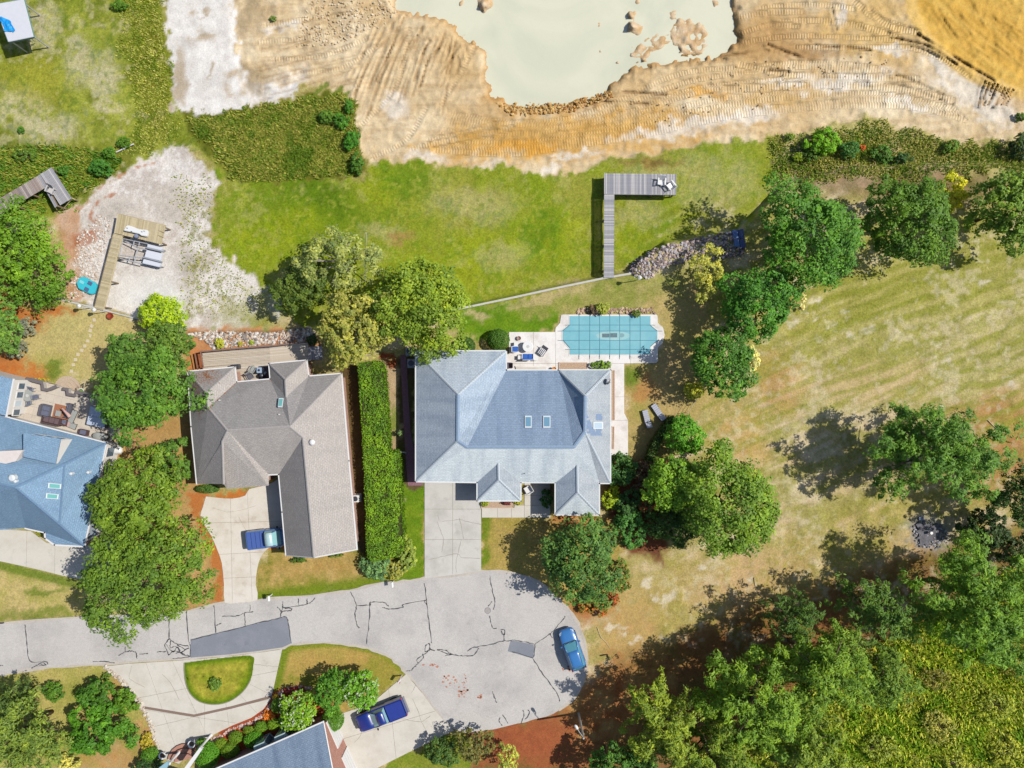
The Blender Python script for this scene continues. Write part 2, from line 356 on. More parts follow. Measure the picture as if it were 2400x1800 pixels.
# white sand strip
strip = mask([(372, -900), (460, -1000), (540, -900), (548, 60), (562, 130), (580, 190), (640, 200), (700, 190), (690, 225), (560, 252), (505, 262), (470, 278), (452, 258), (412, 264), (400, 180), (390, 70)], 4)
paint(strip, S(246, 242, 236), S(226, 219, 210), N25, 0.0)
for (x, y, rx, ry) in [(480, 85, 24, 18), (475, 30, 14, 10), (592, 190, 40, 40), (494, 160, 6, 16), (585, 30, 30, 50), (420, 190, 14, 60)]:
    paint(blob(x, y, rx, ry), S(180, 158, 122), None, None, 0.0, 0.75)
# bare white bed on the left
bed_l = mask([(385, 345), (425, 352), (470, 380), (508, 415), (495, 480), (488, 560), (540, 620), (640, 690), (655, 740), (590, 772), (430, 780), (325, 748), (225, 722), (165, 705), (160, 640), (150, 560), (140, 490), (200, 470), (250, 430), (300, 395), (345, 370)], 6)
paint(bed_l, S(242, 236, 228), S(216, 207, 198), N10, 0.45)
paint(bed_l * sstep(0.5, 0.75, NB60 * .6 + N10 * .4), S(190, 178, 166), None, None, 0.45, 0.65)
for (x, y, rx, ry) in [(280, 500, 60, 40), (390, 480, 50, 50), (470, 470, 40, 20), (430, 660, 30, 80), (470, 620, 30, 30)]:
    paint(blob(x, y, rx, ry) * bed_l, S(172, 160, 146), S(214, 204, 190), N10, 0.1, 0.7)
paint(blob(340, 680, 80, 60) * bed_l, S(238, 234, 226), None, None, 0.0, 0.8)
paint(blob(380, 700, 60, 30) * bed_l, S(236, 234, 228), None, None, 0.0, 0.8)
paint(mask([(130, 490), (180, 480), (190, 520), (180, 600), (200, 690), (165, 712), (140, 700)], 10), S(196, 146, 102), S(214, 180, 150), N25, 0.1, 0.9)
d, _ = line_d(spline([(272, 455), (240, 465), (222, 480), (212, 505), (222, 525), (210, 545), (190, 560), (175, 580)]))
paint(sstep(6, 1, d + (N10 - .4) * 9), S(184, 112, 64), None, None, 0.0, 0.8)
d, _ = line_d(spline([(375, 380), (330, 390), (250, 430), (200, 480), (180, 490)]))
paint(sstep(6, 1, d + (N10 - .3) * 12), S(190, 126, 78), None, None, 0.0, 0.7)
paint(blob(195, 560, 34, 16, -20), S(180, 104, 58), None, None, 0.0, 0.7)
for i in range(60):
    paint(blob(rnd.uniform(430, 560), rnd.uniform(500, 740), rnd.uniform(3, 10), rnd.uniform(3, 8)), S(140, 138, 70), None, None, 0.6, 0.6)
paint(blob(580, 740, 70, 40), S(196, 190, 150), S(160, 160, 80), N25, 0.5, 0.6)
paint(blob(610, 725, 30, 60), S(150, 152, 50), None, None, 0.9, 0.7)
# yards
paint(mask([(-14000, 640), (160, 705), (325, 748), (430, 770), (440, 900), (330, 1000), (190, 880), (60, 890), (-14000, 840)], 5), S(208, 186, 126), S(186, 176, 110), N60, 0.7)
paint(blob(120, 860, 60, 40), S(176, 170, 84), None, None, 0.9, 0.6)
for (x, y, rx, ry) in [(60, 745, 60, 30), (20, 850, 45, 30), (60, 875, 60, 18), (0, 700, 60, 60), (130, 725, 50, 12)]:
    paint(blob(x, y, rx, ry), S(202, 122, 58), S(188, 108, 50), N25, 0.1, 0.9)
paint(blob(128, 868, 16, 22, 30), S(100, 128, 36), None, None, 1.0, 0.8)
paint(mask([(430, 770), (720, 770), (760, 800), (720, 850), (440, 870)], 8), S(196, 158, 116), S(206, 132, 78), N25, 0.1)
paint(mask([(440, 780), (480, 860), (445, 900), (430, 820)], 8), S(204, 140, 84), None, None, 0.1)
paint(mask([(440, 870), (490, 1150), (540, 1420), (430, 1440), (300, 1300), (260, 1000)], 8), S(204, 168, 108), S(178, 140, 84), N60, 0.4)
paint(mask([(440, 1150), (500, 1155), (490, 1165), (472, 1200), (480, 1228), (498, 1256), (515, 1300), (525, 1370), (530, 1412), (500, 1420), (500, 1340), (484, 1280), (455, 1230)], 5), S(204, 130, 70), S(186, 116, 62), N10, 0.2)
paint(mask([(-14000, 1290), (0, 1312), (190, 1358), (240, 1440), (0, 1462), (-14000, 1462)], 4), S(206, 184, 124), S(170, 164, 84), N25, 0.8)
d, _ = line_d([(-50, 1316), (0, 1325), (190, 1372)]); paint(sstep(16, 6, d), S(104, 128, 34), None, None, 1.0, 0.85)
paint(blob(110, 1382, 50, 8), S(112, 130, 44), None, None, 1.0, 0.8); paint(blob(100, 1440, 90, 12, -3), S(120, 134, 50), None, None, 1.0, 0.8)
paint(mask([(505, 1160), (640, 1130), (665, 1290), (500, 1300)], 6), S(200, 124, 60), None, None, 0.1)
front = mask([(596, 1408), (600, 1340), (640, 1290), (840, 1270), (900, 1300), (1000, 1100), (1000, 1360), (880, 1372)], 4)
paint(front, S(182, 148, 82), S(196, 168, 104), N25, 0.7)
paint(front * (1 - blob(740, 1330, 120, 36, -4, 0.8)), S(124, 136, 40), S(146, 146, 56), N25, 1.0, 0.8)
d, _ = line_d([(604, 1404), (740, 1386), (890, 1366)]); paint(sstep(26, 8, d), S(112, 134, 28), None, None, 1.0, 0.85)
paint(mask([(940, 1130), (996, 1130), (996, 1352), (930, 1362), (935, 1290)], 4), S(96, 132, 24), S(124, 148, 34), N25, 1.0)
paint(mask([(790, 860), (860, 850), (940, 1300), (840, 1310)], 5), S(92, 70, 44), S(120, 100, 60), N25, 0.3)
paint(mask([(890, 840), (932, 840), (935, 1062), (912, 1062)], 4), S(196, 170, 134), S(176, 150, 110), N25, 0.4)
paint(blob(918, 985, 14, 40), S(120, 142, 40), None, None, 1.0, 0.8); paint(blob(915, 842, 30, 10), S(160, 84, 50), None, None, 0.1)
paint(mask([(928, 840), (975, 830), (980, 1150), (935, 1140)], 4), S(110, 84, 66), S(96, 100, 46), N25, 0.4)
paint(mask([(1070, 726), (1200, 700), (1310, 680), (1310, 745), (1295, 780), (1070, 795)], 6), S(96, 136, 24), S(122, 150, 34), N25, 1.0)
paint(mask([(1200, 700), (1410, 656), (1490, 645), (1600, 640), (1600, 700), (1440, 736), (1315, 735), (1230, 745)], 10), S(168, 160, 92), S(130, 146, 50), N25, 0.9, 0.9)
paint(blob(1290, 690, 90, 16, -14), S(200, 180, 128), None, None, 0.7, 0.7)
paint(blob(1120, 738, 26, 10), S(206, 184, 140), None, None, 0.5, 0.7)
paint(mask([(1462, 850), (1540, 850), (1560, 740), (1640, 640), (1700, 900), (1600, 1000), (1560, 1090), (1470, 1100)], 10), S(200, 172, 116), S(166, 156, 82), N60, 0.7)
paint(blob(1510, 915, 28, 30), S(184, 130, 78), None, None, 0.3, 0.75); paint(blob(1483, 878, 18, 24), S(96, 128, 26), None, None, 1.0, 0.85)
paint(blob(1560, 740, 40, 60), S(176, 160, 96), S(206, 176, 120), N25, 0.6, 0.7)
paint(mask([(1430, 1060), (1560, 1080), (1560, 1320), (1480, 1300), (1430, 1230)], 12), S(146, 84, 56), S(110, 76, 52), N25, 0.2)
paint(mask([(1128, 1212), (1400, 1208), (1480, 1240), (1400, 1430), (1330, 1440), (1260, 1365), (1128, 1340)], 4), S(190, 162, 96), S(164, 150, 70), N25, 0.8)
paint(blob(1140, 1230, 14, 60), S(110, 132, 30), None, None, 1.0, 0.9); paint(blob(1140, 1310, 14, 30), S(104, 130, 26), None, None, 1.0, 0.9)
paint(blob(1360, 1222, 60, 12), S(198, 122, 74), None, None, 0.1, 0.9)
paint(blob(1370, 1420, 60, 40), S(176, 96, 54), S(196, 150, 90), N25, 0.2, 0.8)
paint(mask([(660, 1518), (690, 1506), (780, 1505), (850, 1514), (905, 1532), (950, 1572), (880, 1645), (800, 1670), (760, 1640), (660, 1620), (638, 1625)], 4), S(192, 158, 88), S(176, 158, 80), N25, 0.7)
d, _ = line_d([(664, 1525), (640, 1622)]); paint(sstep(22, 8, d), S(112, 136, 30), None, None, 1.0, 0.9)
d, _ = line_d(spline([(660, 1518), (780, 1506), (850, 1516), (905, 1536), (950, 1576)])); paint(sstep(16, 6, d), S(124, 140, 34), None, None, 1.0, 0.85)
paint(blob(715, 1600, 60, 14), S(126, 138, 40), None, None, 1.0, 0.7); paint(blob(900, 1590, 50, 40), S(150, 148, 54), None, None, 0.9, 0.7)
paint(mask([(870, 1805), (1065, 1714), (1120, 1720), (1080, 1830), (860, 1860)], 4), S(116, 138, 36), S(150, 152, 60), N25, 1.0)
paint(mask([(-14000, 1584), (0, 1582), (190, 1562), (243, 1562), (300, 1610), (345, 1700), (380, 1770), (300, 1900), (-14000, 1900)], 5), S(156, 160, 70), S(186, 172, 100), N60, 0.8)
for (x, y, rx, ry) in [(265, 1630, 20, 40), (345, 1720, 20, 50), (260, 1790, 60, 40), (190, 1700, 30, 20)]:
    paint(blob(x, y, rx, ry), S(200, 140, 84), S(190, 160, 110), N25, 0.2, 0.85)
paint(mask([(600, 1620), (760, 1620), (800, 1690), (740, 1700), (560, 1790), (470, 1800), (470, 1750)], 6), S(168, 70, 44), S(190, 104, 56), N25, 0.1)
# pine needles, leaves: fine random tint
COL = COL * (0.92 + 0.16 * N10[..., None]) * (0.94 + 0.12 * N60[..., None])
# ------------------------------------------------------------------ relief
BEDP = [(-14500, -14500), (17000, -14500), (17000, 380), (2400, 385), (2000, 395), (1850, 430), (1790, 490), (1730, 545), (1560, 572), (1500, 618), (1484, 641), (1410, 653), (1080, 724), (1000, 745), (760, 765), (700, 780), (430, 785), (325, 749), (225, 723), (160, 708), (-100, 640), (-14500, 640)]
BED_Z = -1.35
sb = sdf(BEDP); Z = BED_Z * sstep(-2, 10, sb)
POND = [(960, -190), (925, -90), (932, 0), (940, 25), (1000, 28), (1060, 50), (1085, 75), (1110, 95), (1135, 105), (1147, 125), (1148, 185), (1160, 215), (1190, 235), (1215, 241), (1280, 240), (1330, 237), (1390, 220), (1420, 205), (1430, 190), (1470, 165), (1484, 153), (1560, 141), (1600, 132), (1680, 130), (1700, 110), (1722, 92), (1715, 60), (1706, 0), (1690, -120), (1620, -230), (1450, -275), (1250, -285), (1080, -255)]
POND_W = [(x, y) for x, y in POND]
WATER_Z = -2.15
sp = sdf(POND, GX + (N25 - 0.5) * 14, GY + (N10 - 0.5) * 8)
Z = Z + earth * (-0.15 + 0.22 * (N60 - 0.5) + 0.2 * (N25 - 0.5) + 0.12 * (N10 - 0.5))
bank = sstep(-26, 12, sp); Z = Z * (1 - bank) + (-2.75) * bank + (1 - np.abs(bank * 2 - 1)) * (N10 - 0.5) * 0.45
shoal = np.maximum.reduce([blob(1600, 80, 75, 45, 10, 0.5), blob(1530, 110, 70, 26, -20, 0.5), blob(1490, 60, 20, 24, 0, 0.5), blob(1500, 125, 40, 12, 0, .5)])
Z = np.where(sp > 0, Z + shoal * (0.68 + 0.36 * (fbm(14, 3, 90) - 0.5) + 0.14 * (N10 - 0.5)), Z)
for (x, y, r) in [(1405, 58, 10), (1497, 4, 11), (1409, 124, 6), (1675, 8, 12), (1475, 33, 9), (1130, 12, 16), (1145, 4, 14), (1082, 8, 8), (1484, 62, 6)]:
    q = np.hypot(GX - x + (N10 - 0.5) * 8, (GY - y) * 0.9 + (N25 - 0.5) * 6); Z = np.where(sp > 0, Z + (0.78 + 0.12 * (N10 - 0.5)) * sstep(r * 2.0, 0, q + (fbm(9, 2, 97) - 0.5) * 7), Z)
Z = Z + gold * np.clip(sdf([(2090, -700), (2110, -250), (2135, 0), (2150, 50), (2200, 110), (2265, 165), (2330, 192), (2400, 212), (2600, 240), (3200, 180), (3900, -150), (3900, -900), (3100, -1200), (2300, -1100)]) / 160, 0, 1) * 0.4
d, _ = line_d(spline([(2125, -60), (2145, 40), (2195, 112), (2262, 168), (2330, 198), (2460, 240)])); Z = Z + sstep(14, 2, d) * 0.06
wet = sstep(-22, -1, sp) * (1 - sstep(0, 30, sp) * 0.6)
paint(wet * np.where(GY > 190, 1.0, 0.75), S(160, 108, 52), S(200, 148, 80), N10, 0.0, 0.95)
paint(sstep(-48, -14, sp + (N25 - .5) * 30) * sstep(200, 240, GY) * sstep(1520, 1400, GX), S(186, 132, 64), S(212, 166, 96), N10, 0.0, 0.6)
paint(blob(1800, 100, 130, 40, 12) * earth, S(170, 128, 78), S(206, 166, 110), NM1, 0.0, 0.6)
paint(sstep(0, 8, sp), S(206, 166, 112), S(226, 204, 172), N10, 0.0)
# furrows and crawler tracks
TS = np.zeros(NXY); TW = np.zeros(NXY)
def crawler(pts, w=7.5, a=0.8):
    global TS, TW, Z
    pts = spline(pts, 6); d, s = line_d(pts); m = sstep(w + 1.5, w - 1.5, d) * earth * (sp < -4)
    k = m > 0.02; TS = np.where(k, s * K, TS); TW = np.where(k, m * a * (0.35 + 0.9 * N60), TW)
    Z = Z - 0.05 * m + 0.06 * sstep(4, 0, np.abs(d - w - 2)) * earth * (sp < -6)
def furrow(pts, w=3.0, dep=0.16, dark=0.55, c=S(150, 116, 74)):
    global Z
    d, s = line_d(spline(pts, 5)); m = sstep(w + 1.5, w * 0.3, d) * sstep(0.25, 0.6, vn(s / 30.0, d * 0 + pts[0][0], 5)) * (sp < -6)
    Z = Z - dep * m + dep * 0.8 * sstep(4, 0, np.abs(d - w - 3)); paint(m, c, None, None, 0.0, dark)
up = spline([(1060, 262), (1200, 284), (1330, 281), (1450, 236), (1600, 170), (1750, 150), (1900, 140), (2060, 165), (2200, 215)], 1)
lo = spline([(1010, 362), (1200, 364), (1330, 346), (1500, 322), (1700, 290), (1900, 268), (2080, 255), (2180, 262), (2260, 285)], 1)
for t in [0.02, 0.15, 0.3, 0.42, 0.56, 0.68, 0.8, 0.92]:
    crawler([(a[0] + (b[0] - a[0]) * t + rnd.uniform(-6, 6), a[1] + (b[1] - a[1]) * t + rnd.uniform(-5, 5)) for a, b in zip(up, lo)], rnd.uniform(5.5, 8), rnd.uniform(0.55, 1))
for q in [[(1790, 60), (1900, 48), (2010, 60), (2110, 90)], [(1740, 100), (1850, 85), (1990, 88), (2120, 100), (2230, 150)], [(1780, 20), (1900, 10), (2000, 20)], [(2000, 0), (2050, 40), (2130, 70), (2150, 80)], [(1860, 110), (2000, 112), (2130, 112), (2220, 145), (2270, 180)], [(1730, 40), (1800, 30), (1880, 28)], [(2040, 20), (2080, 60), (2150, 75)], [(1720, 85), (1800, 60), (1870, 62)], [(1730, 150), (1850, 175), (2000, 180), (2150, 185)], [(1700, 210), (1900, 200), (2080, 205), (2230, 235)]]:
    crawler(q, rnd.uniform(6, 9), 1.0)
for q in [[(620, 60), (720, 45), (840, 30), (900, 10)], [(600, 100), (740, 85), (880, 50)], [(640, 140), (760, 130), (860, 90)], [(700, 170), (800, 160), (880, 110)], [(1000, 330), (1100, 310), (1160, 290)], [(960, 350), (1050, 330), (1200, 300)], [(840, 300), (930, 200), (960, 60)], [(870, 370), (950, 330), (1000, 250)], [(1030, 250), (1080, 170), (1110, 110)]]:
    crawler(q, 6, 0.6)
for i in range(26):
    x0 = 885 + i * 8.4 + rnd.uniform(-4, 4); tx = x0 - 60 + (i - 8) * 2.2 + rnd.uniform(-10, 10)
    y0 = 38 + max(0, i - 12) * 5; y1 = rnd.uniform(170, 350) - max(0, i - 16) * 8
    furrow([(x0, y0 + rnd.uniform(0, 60)), ((x0 + tx) / 2 + 4, (y0 + y1) / 2), (tx, max(y1, y0 + 70))], rnd.uniform(1.6, 3.2), rnd.uniform(0.08, 0.2), rnd.uniform(0.35, 0.7))
for i in range(14):
    y0 = 20 + i * 13; furrow([(610 + rnd.uniform(-20, 20), y0 + 60), (700, y0 + 40 + rnd.uniform(-8, 8)), (830 + rnd.uniform(-30, 40), y0)], 2.0, 0.08, 0.35)
for q in [[(1800, 105), (1850, 125), (1880, 135)], [(1890, 92), (1920, 108), (1990, 112), (2040, 118)], [(1800, 165), (1850, 168)], [(2080, 170), (2140, 190)], [(1950, 20), (1960, 70)], [(1700, 130), (1800, 120)], [(2150, 80), (2230, 130), (2330, 190)], [(2100, 90), (2180, 110), (2240, 150)], [(1360, 235), (1440, 240), (1540, 245)], [(1460, 215), (1560, 222)]]:
    furrow(q, 3.0, 0.2, 0.7, S(130, 96, 58))
for i in range(9):
    furrow([(2310 + i * 9, 190 + i * 3), (2300 + i * 10, 215), (2290 + i * 9 + rnd.uniform(-8, 8), 245)], 2.2, 0.15, 0.7, S(196, 146, 70))
for i in range(16):
    furrow([(2180 + i * 13 + rnd.uniform(-5, 5), 40 + rnd.uniform(-40, 20)), (2230 + i * 13, 90), (2300 + i * 13, 140 + rnd.uniform(-10, 20))], 2.5, 0.05, 0.3, S(206, 156, 70))
# yards keep level where things stand; meadows are a little uneven
yard = sstep(4, -8, sb); Z = Z + (1 - yard) * GR * ((N60 - 0.5) * 0.16 + (N10 - 0.5) * 0.08)
LEV = [[(-100, 860), (480, 760), (960, 750), (1700, 640), (1500, 1700), (700, 1900), (-100, 1900)], [(-200, 1400), (1500, 1250), (1500, 1760), (-200, 1760)]]
lv = np.maximum(mask(LEV[0], 20, False), mask(LEV[1], 20, False)); Z = Z + yard * (1 - lv) * (N60 - 0.5) * 0.25
hm = blob(500, 1605, 70, 45) * 0
sc = K * (CAM_H - Z) / CAM_H
VX = (GX - 1200) * sc; VY = (900 - GY) * sc
ny, nx = NXY; idx = np.arange(ny * nx).reshape(ny, nx)
quads = np.stack([idx[1:, :-1], idx[1:, 1:], idx[:-1, 1:], idx[:-1, :-1]], -1).reshape(-1, 4)
gme = fast_mesh('ground', np.stack([VX, VY, Z], -1).reshape(-1, 3), quads, np.clip(COL, 0, 1).reshape(-1, 3))
for nm, arr in (('grass', GR), ('ts', TS), ('tw', TW)):
    at = gme.attributes.new(nm, 'FLOAT', 'POINT'); at.data.foreach_set('value', arr.astype(np.float32).ravel())
gme.polygons.foreach_set('use_smooth', np.ones(len(gme.polygons), dtype=bool))
def GZ(x, y):                              # ground height under a world point (by photo pixel lookup)
    px, py = x / K + 1200, 900 - y / K
    for _ in range(2):
        i = int(np.clip(np.searchsorted(AX, px), 0, nx - 1)); j = int(np.clip(np.searchsorted(AY, py), 0, ny - 1)); z = float(Z[j, i])
        s = K * (CAM_H - z) / CAM_H; px, py = x / s + 1200, 900 - y / s
    return z
def G(px, py):                             # ground point seen at a photo pixel
    i = int(np.clip(np.searchsorted(AX, px), 0, nx - 1)); j = int(np.clip(np.searchsorted(AY, py), 0, ny - 1))
    return P(px, py, float(Z[j, i]))
def ground_material():
    m = bpy.data.materials.new('ground_cover'); m.use_nodes = True; nt = m.node_tree; n = nt.nodes; l = nt.links; b = n['Principled BSDF']
    b.inputs['Roughness'].default_value = 0.95; b.inputs['Specular IOR Level'].default_value = 0.08
    def at(k): a = n.new('ShaderNodeAttribute'); a.attribute_name = k; return a
    def nz(sc, det=4, ro=0.6):
        t = n.new('ShaderNodeTexNoise'); t.inputs['Scale'].default_value = sc; t.inputs['Detail'].default_value = det; t.inputs['Roughness'].default_value = ro
        l.new(tc.outputs['Object'], t.inputs['Vector']); return t.outputs[0]
    def ma(op, a, c, d=None):
        t = n.new('ShaderNodeMath'); t.operation = op
        for i, v in enumerate([a, c, d]):
            if v is None: continue
            if isinstance(v, (int, float)): t.inputs[i].default_value = v
            else: l.new(v, t.inputs[i])
        return t.outputs[0]
    tc = n.new('ShaderNodeTexCoord'); col = at('Col'); gr = at('grass'); ts = at('ts'); tw = at('tw')
    fine = nz(4.5, 6, 0.85); mid = nz(1.7, 5, 0.7); grain = nz(24, 2, 0.5)
    amp = ma('MULTIPLY_ADD', gr.outputs['Fac'], 1.35, 0.85)
    f1 = ma('MULTIPLY', ma('SUBTRACT', n_clip(n, l, fine, 0.3, 0.7), 0.5), ma('MULTIPLY', amp, 0.42)); f2 = ma('MULTIPLY', ma('SUBTRACT', mid, 0.5), ma('MULTIPLY', amp, 0.25))
    f3 = ma('MULTIPLY', ma('SUBTRACT', grain, 0.5), 0.5)
    st = ma('MULTIPLY', ma('SINE', ma('MULTIPLY', ts.outputs['Fac'], 2 * math.pi / 0.30), 0.0), tw.outputs['Fac'])
    tot = ma('ADD', ma('ADD', f1, f2), ma('ADD', f3, ma('MULTIPLY', st, 0.24))); sca = ma('MAXIMUM', ma('ADD', tot, 1.0), 0.3)
    sm = n.new('ShaderNodeVectorMath'); sm.operation = 'SCALE'; l.new(col.outputs['Color'], sm.inputs[0]); l.new(sca, sm.inputs['Scale'])
    # straw showing between green blades
    mx = n.new('ShaderNodeMix'); mx.data_type = 'RGBA'; mx.blend_type = 'MIX'
    straw = ma('MULTIPLY', ma('MULTIPLY', n_clip(n, l, nz(4.2, 4, 0.8), 0.52, 0.72), gr.outputs['Fac']), 0.42)
    l.new(straw, mx.inputs[0]); l.new(sm.outputs[0], mx.inputs[6])
    m2 = n.new('ShaderNodeVectorMath'); m2.operation = 'MULTIPLY'; l.new(sm.outputs[0], m2.inputs[0]); m2.inputs[1].default_value = (1.45, 1.22, 1.5); l.new(m2.outputs[0], mx.inputs[7])
    l.new(mx.outputs[2], b.inputs['Base Color'])
    hgt = ma('ADD', ma('MULTIPLY', fine, 0.5), ma('ADD', ma('MULTIPLY', mid, 0.8), ma('MULTIPLY', st, 0.25)))
    bp = n.new('ShaderNodeBump'); bp.inputs['Strength'].default_value = 0.7; bp.inputs['Distance'].default_value = 0.12
    l.new(hgt, bp.inputs['Height']); l.new(bp.outputs[0], b.inputs['Normal'])
    return m
def n_clip(n, l, s, a, b_):
    mr = n.new('ShaderNodeMapRange'); mr.inputs[1].default_value = a; mr.inputs[2].default_value = b_; l.new(s, mr.inputs[0]); return mr.outputs[0]
gme.materials.append(ground_material())
ground = bpy.data.objects.new('ground', gme); C.objects.link(ground); ground['kind'] = 'structure'
# pond
def stain_mat0(name, c, dark, amt, scale, fine):
    m = bpy.data.materials.new(name); m.use_nodes = True; n = m.node_tree.nodes; l = m.node_tree.links; b = n['Principled BSDF']; b.inputs['Roughness'].default_value = .16; b.inputs['Specular IOR Level'].default_value = .45
    g = n.new('ShaderNodeNewGeometry'); t = n.new('ShaderNodeTexNoise'); t.inputs['Scale'].default_value = scale; t.inputs['Detail'].default_value = 7; t.inputs['Distortion'].default_value = 1.5; l.new(g.outputs['Position'], t.inputs['Vector'])
    mr = n.new('ShaderNodeMapRange'); mr.inputs[1].default_value = .42; mr.inputs[2].default_value = .68; mr.inputs[4].default_value = amt; l.new(t.outputs[0], mr.inputs[0])
    mx = n.new('ShaderNodeMix'); mx.data_type = 'RGBA'; mx.inputs[6].default_value = A(c); mx.inputs[7].default_value = A(dark); l.new(mr.outputs[0], mx.inputs[0]); l.new(mx.outputs[2], b.inputs['Base Color'])
    r = n.new('ShaderNodeTexNoise'); r.inputs['Scale'].default_value = 1.6; r.inputs['Detail'].default_value = 5; l.new(g.outputs['Position'], r.inputs['Vector']); bp = n.new('ShaderNodeBump'); bp.inputs['Strength'].default_value = .25; bp.inputs['Distance'].default_value = .05; l.new(r.outputs[0], bp.inputs['Height']); l.new(bp.outputs[0], b.inputs['Normal'])
    return m
wm = stain_mat0('milky_water', S(230, 228, 202), S(212, 214, 190), 0.85, 0.09, 0.014)
ww = MB(); ww.add([(P(x, y, WATER_Z)) for x, y in [(860, -300), (1800, -300), (1800, 190), (1500, 270), (1150, 270), (1100, 180), (860, 60)]], [tuple(range(7))])
struct('water', ww, wm)
# ------------------------------------------------------------------ paving
def inset(poly, d):                        # miter offset towards the inside, world xy
    poly = [Vector((p[0], p[1])) for p in poly]
    if sum(poly[i].x * poly[(i + 1) % len(poly)].y - poly[(i + 1) % len(poly)].x * poly[i].y for i in range(len(poly))) < 0: poly = poly[::-1]
    out = []; n = len(poly)
    for i in range(n):
        a, b, c = poly[i - 1], poly[i], poly[(i + 1) % n]; d1 = (b - a).normalized(); d2 = (c - b).normalized()
        n1 = Vector((-d1.y, d1.x)); n2 = Vector((-d2.y, d2.x)); m = n1 + n2
        k = max(0.35, m.dot(n1)); out.append(b + m * (d / k))
    return out
def stain_mat(name, c, dark, amt=0.5, scale=0.35, fine=0.12, rough=0.9, spec=0.2):
    if name in MATS: return MATS[name]
    m = bpy.data.materials.new(name); m.use_nodes = True; nt = m.node_tree; n = nt.nodes; l = nt.links; b = n['Principled BSDF']
    b.inputs['Roughness'].default_value = rough; b.inputs['Specular IOR Level'].default_value = spec
    g = n.new('ShaderNodeNewGeometry')
    def nz(s, d, r):
        t = n.new('ShaderNodeTexNoise'); t.inputs['Scale'].default_value = s; t.inputs['Detail'].default_value = d; t.inputs['Roughness'].default_value = r
        l.new(g.outputs['Position'], t.inputs['Vector']); return t.outputs[0]
    mx = n.new('ShaderNodeMix'); mx.data_type = 'RGBA'; mx.inputs[6].default_value = A(c); mx.inputs[7].default_value = A(dark)
    mr = n.new('ShaderNodeMapRange'); mr.inputs[1].default_value = 0.45; mr.inputs[2].default_value = 0.78; mr.inputs[4].default_value = amt
    l.new(nz(scale, 6, 0.62), mr.inputs[0]); l.new(mr.outputs[0], mx.inputs[0])
    f = n.new('ShaderNodeMapRange'); f.inputs[1].default_value = 0.25; f.inputs[2].default_value = 0.75; f.inputs[3].default_value = 1 - fine; f.inputs[4].default_value = 1 + fine
    nf = nz(9, 5, 0.75); l.new(nf, f.inputs[0])
    sp_ = n.new('ShaderNodeMapRange'); sp_.inputs[1].default_value = .60; sp_.inputs[2].default_value = .74; sp_.inputs[3].default_value = 1; sp_.inputs[4].default_value = .86; l.new(nz(.9, 4, .55), sp_.inputs[0]); mm_ = n.new('ShaderNodeMath'); mm_.operation = 'MULTIPLY'; l.new(f.outputs[0], mm_.inputs[0]); l.new(sp_.outputs[0], mm_.inputs[1])
    sm = n.new('ShaderNodeVectorMath'); sm.operation = 'SCALE'; l.new(mx.outputs[2], sm.inputs[0]); l.new(mm_.outputs[0], sm.inputs['Scale']); l.new(sm.outputs[0], b.inputs['Base Color'])
    bp = n.new('ShaderNodeBump'); bp.inputs['Strength'].default_value = 0.3; bp.inputs['Distance'].default_value = 0.02; l.new(nf, bp.inputs['Height']); l.new(bp.outputs[0], b.inputs['Normal'])
    MATS[name] = m; return m
ASPH = stain_mat('asphalt', S(206, 201, 195), S(174, 170, 167), 0.9, 0.2, 0.22)
ASPH_E = stain_mat('asphalt_worn_edge', S(205, 196, 184), S(180, 172, 162), 0.7, 0.6, 0.16)
PATCH = stain_mat('asphalt_patch', S(138, 142, 152), S(158, 160, 168), 0.8, 0.4, 0.12)
SEAL = mat('crack_sealant', S(86, 86, 90), 0.6, 0.3, var=0.25, scale=6)
CONC = stain_mat('concrete', S(222, 216, 204), S(196, 188, 172), 0.7, 0.5, 0.06)
CONC_W = stain_mat('concrete_pale', S(232, 224, 212), S(196, 180, 158), 0.75, 0.45, 0.07)
CONC_P = stain_mat('concrete_pool', S(247, 243, 239), S(196, 184, 170), 0.75, 0.6, 0.08)
CONC_G = stain_mat('concrete_grey', S(214, 210, 202), S(178, 176, 166), 0.8, 0.4, 0.06)
JOINT = mat('joint_dirt', S(150, 138, 118), 0.95, 0.1)
CCRK = mat('concrete_crack', S(168, 160, 146), 0.95, 0.1)
RZ = 0.04
ROAD = [(-900, 1500), (-60, 1463), (0, 1460), (190, 1447), (400, 1437), (530, 1411), (600, 1406), (730, 1395), (820, 1384), (890, 1367), (960, 1360), (995, 1356), (1075, 1347), (1130, 1338), (1180, 1340), (1230, 1350), (1270, 1370), (1310, 1405), (1343, 1440), (1364, 1485), (1374, 1530), (1371, 1585), (1345, 1635), (1295, 1672), (1230, 1692), (1170, 1705), (1120, 1714), (1085, 1713), (1060, 1704), (1040, 1686), (1018, 1660), (990, 1621), (952, 1576), (925, 1550), (895, 1531), (850, 1517), (780, 1507), (700, 1508), (665, 1517), (600, 1527), (545, 1534), (445, 1543), (300, 1551), (190, 1560), (100, 1566), (0, 1582), (-60, 1588), (-900, 1640)]
ROADS = [(p[0] + rnd.uniform(-1.2, 1.2), p[1] + rnd.uniform(-1.2, 1.2)) for p in spline(ROAD + [ROAD[0]], 4)[:-1]]
road = struct('road', MB().prism(W(ROADS), -0.25, RZ), ASPH)
edge = MB()
for seg in [ROADS[4:92], ROADS[104:-10]]:
    edge.ribbon([P(*p) for p in seg], [rnd.uniform(0.08, 0.42) for _ in seg], RZ - 0.03, RZ + 0.004)
obj('worn_edge', edge, ASPH_E, road)
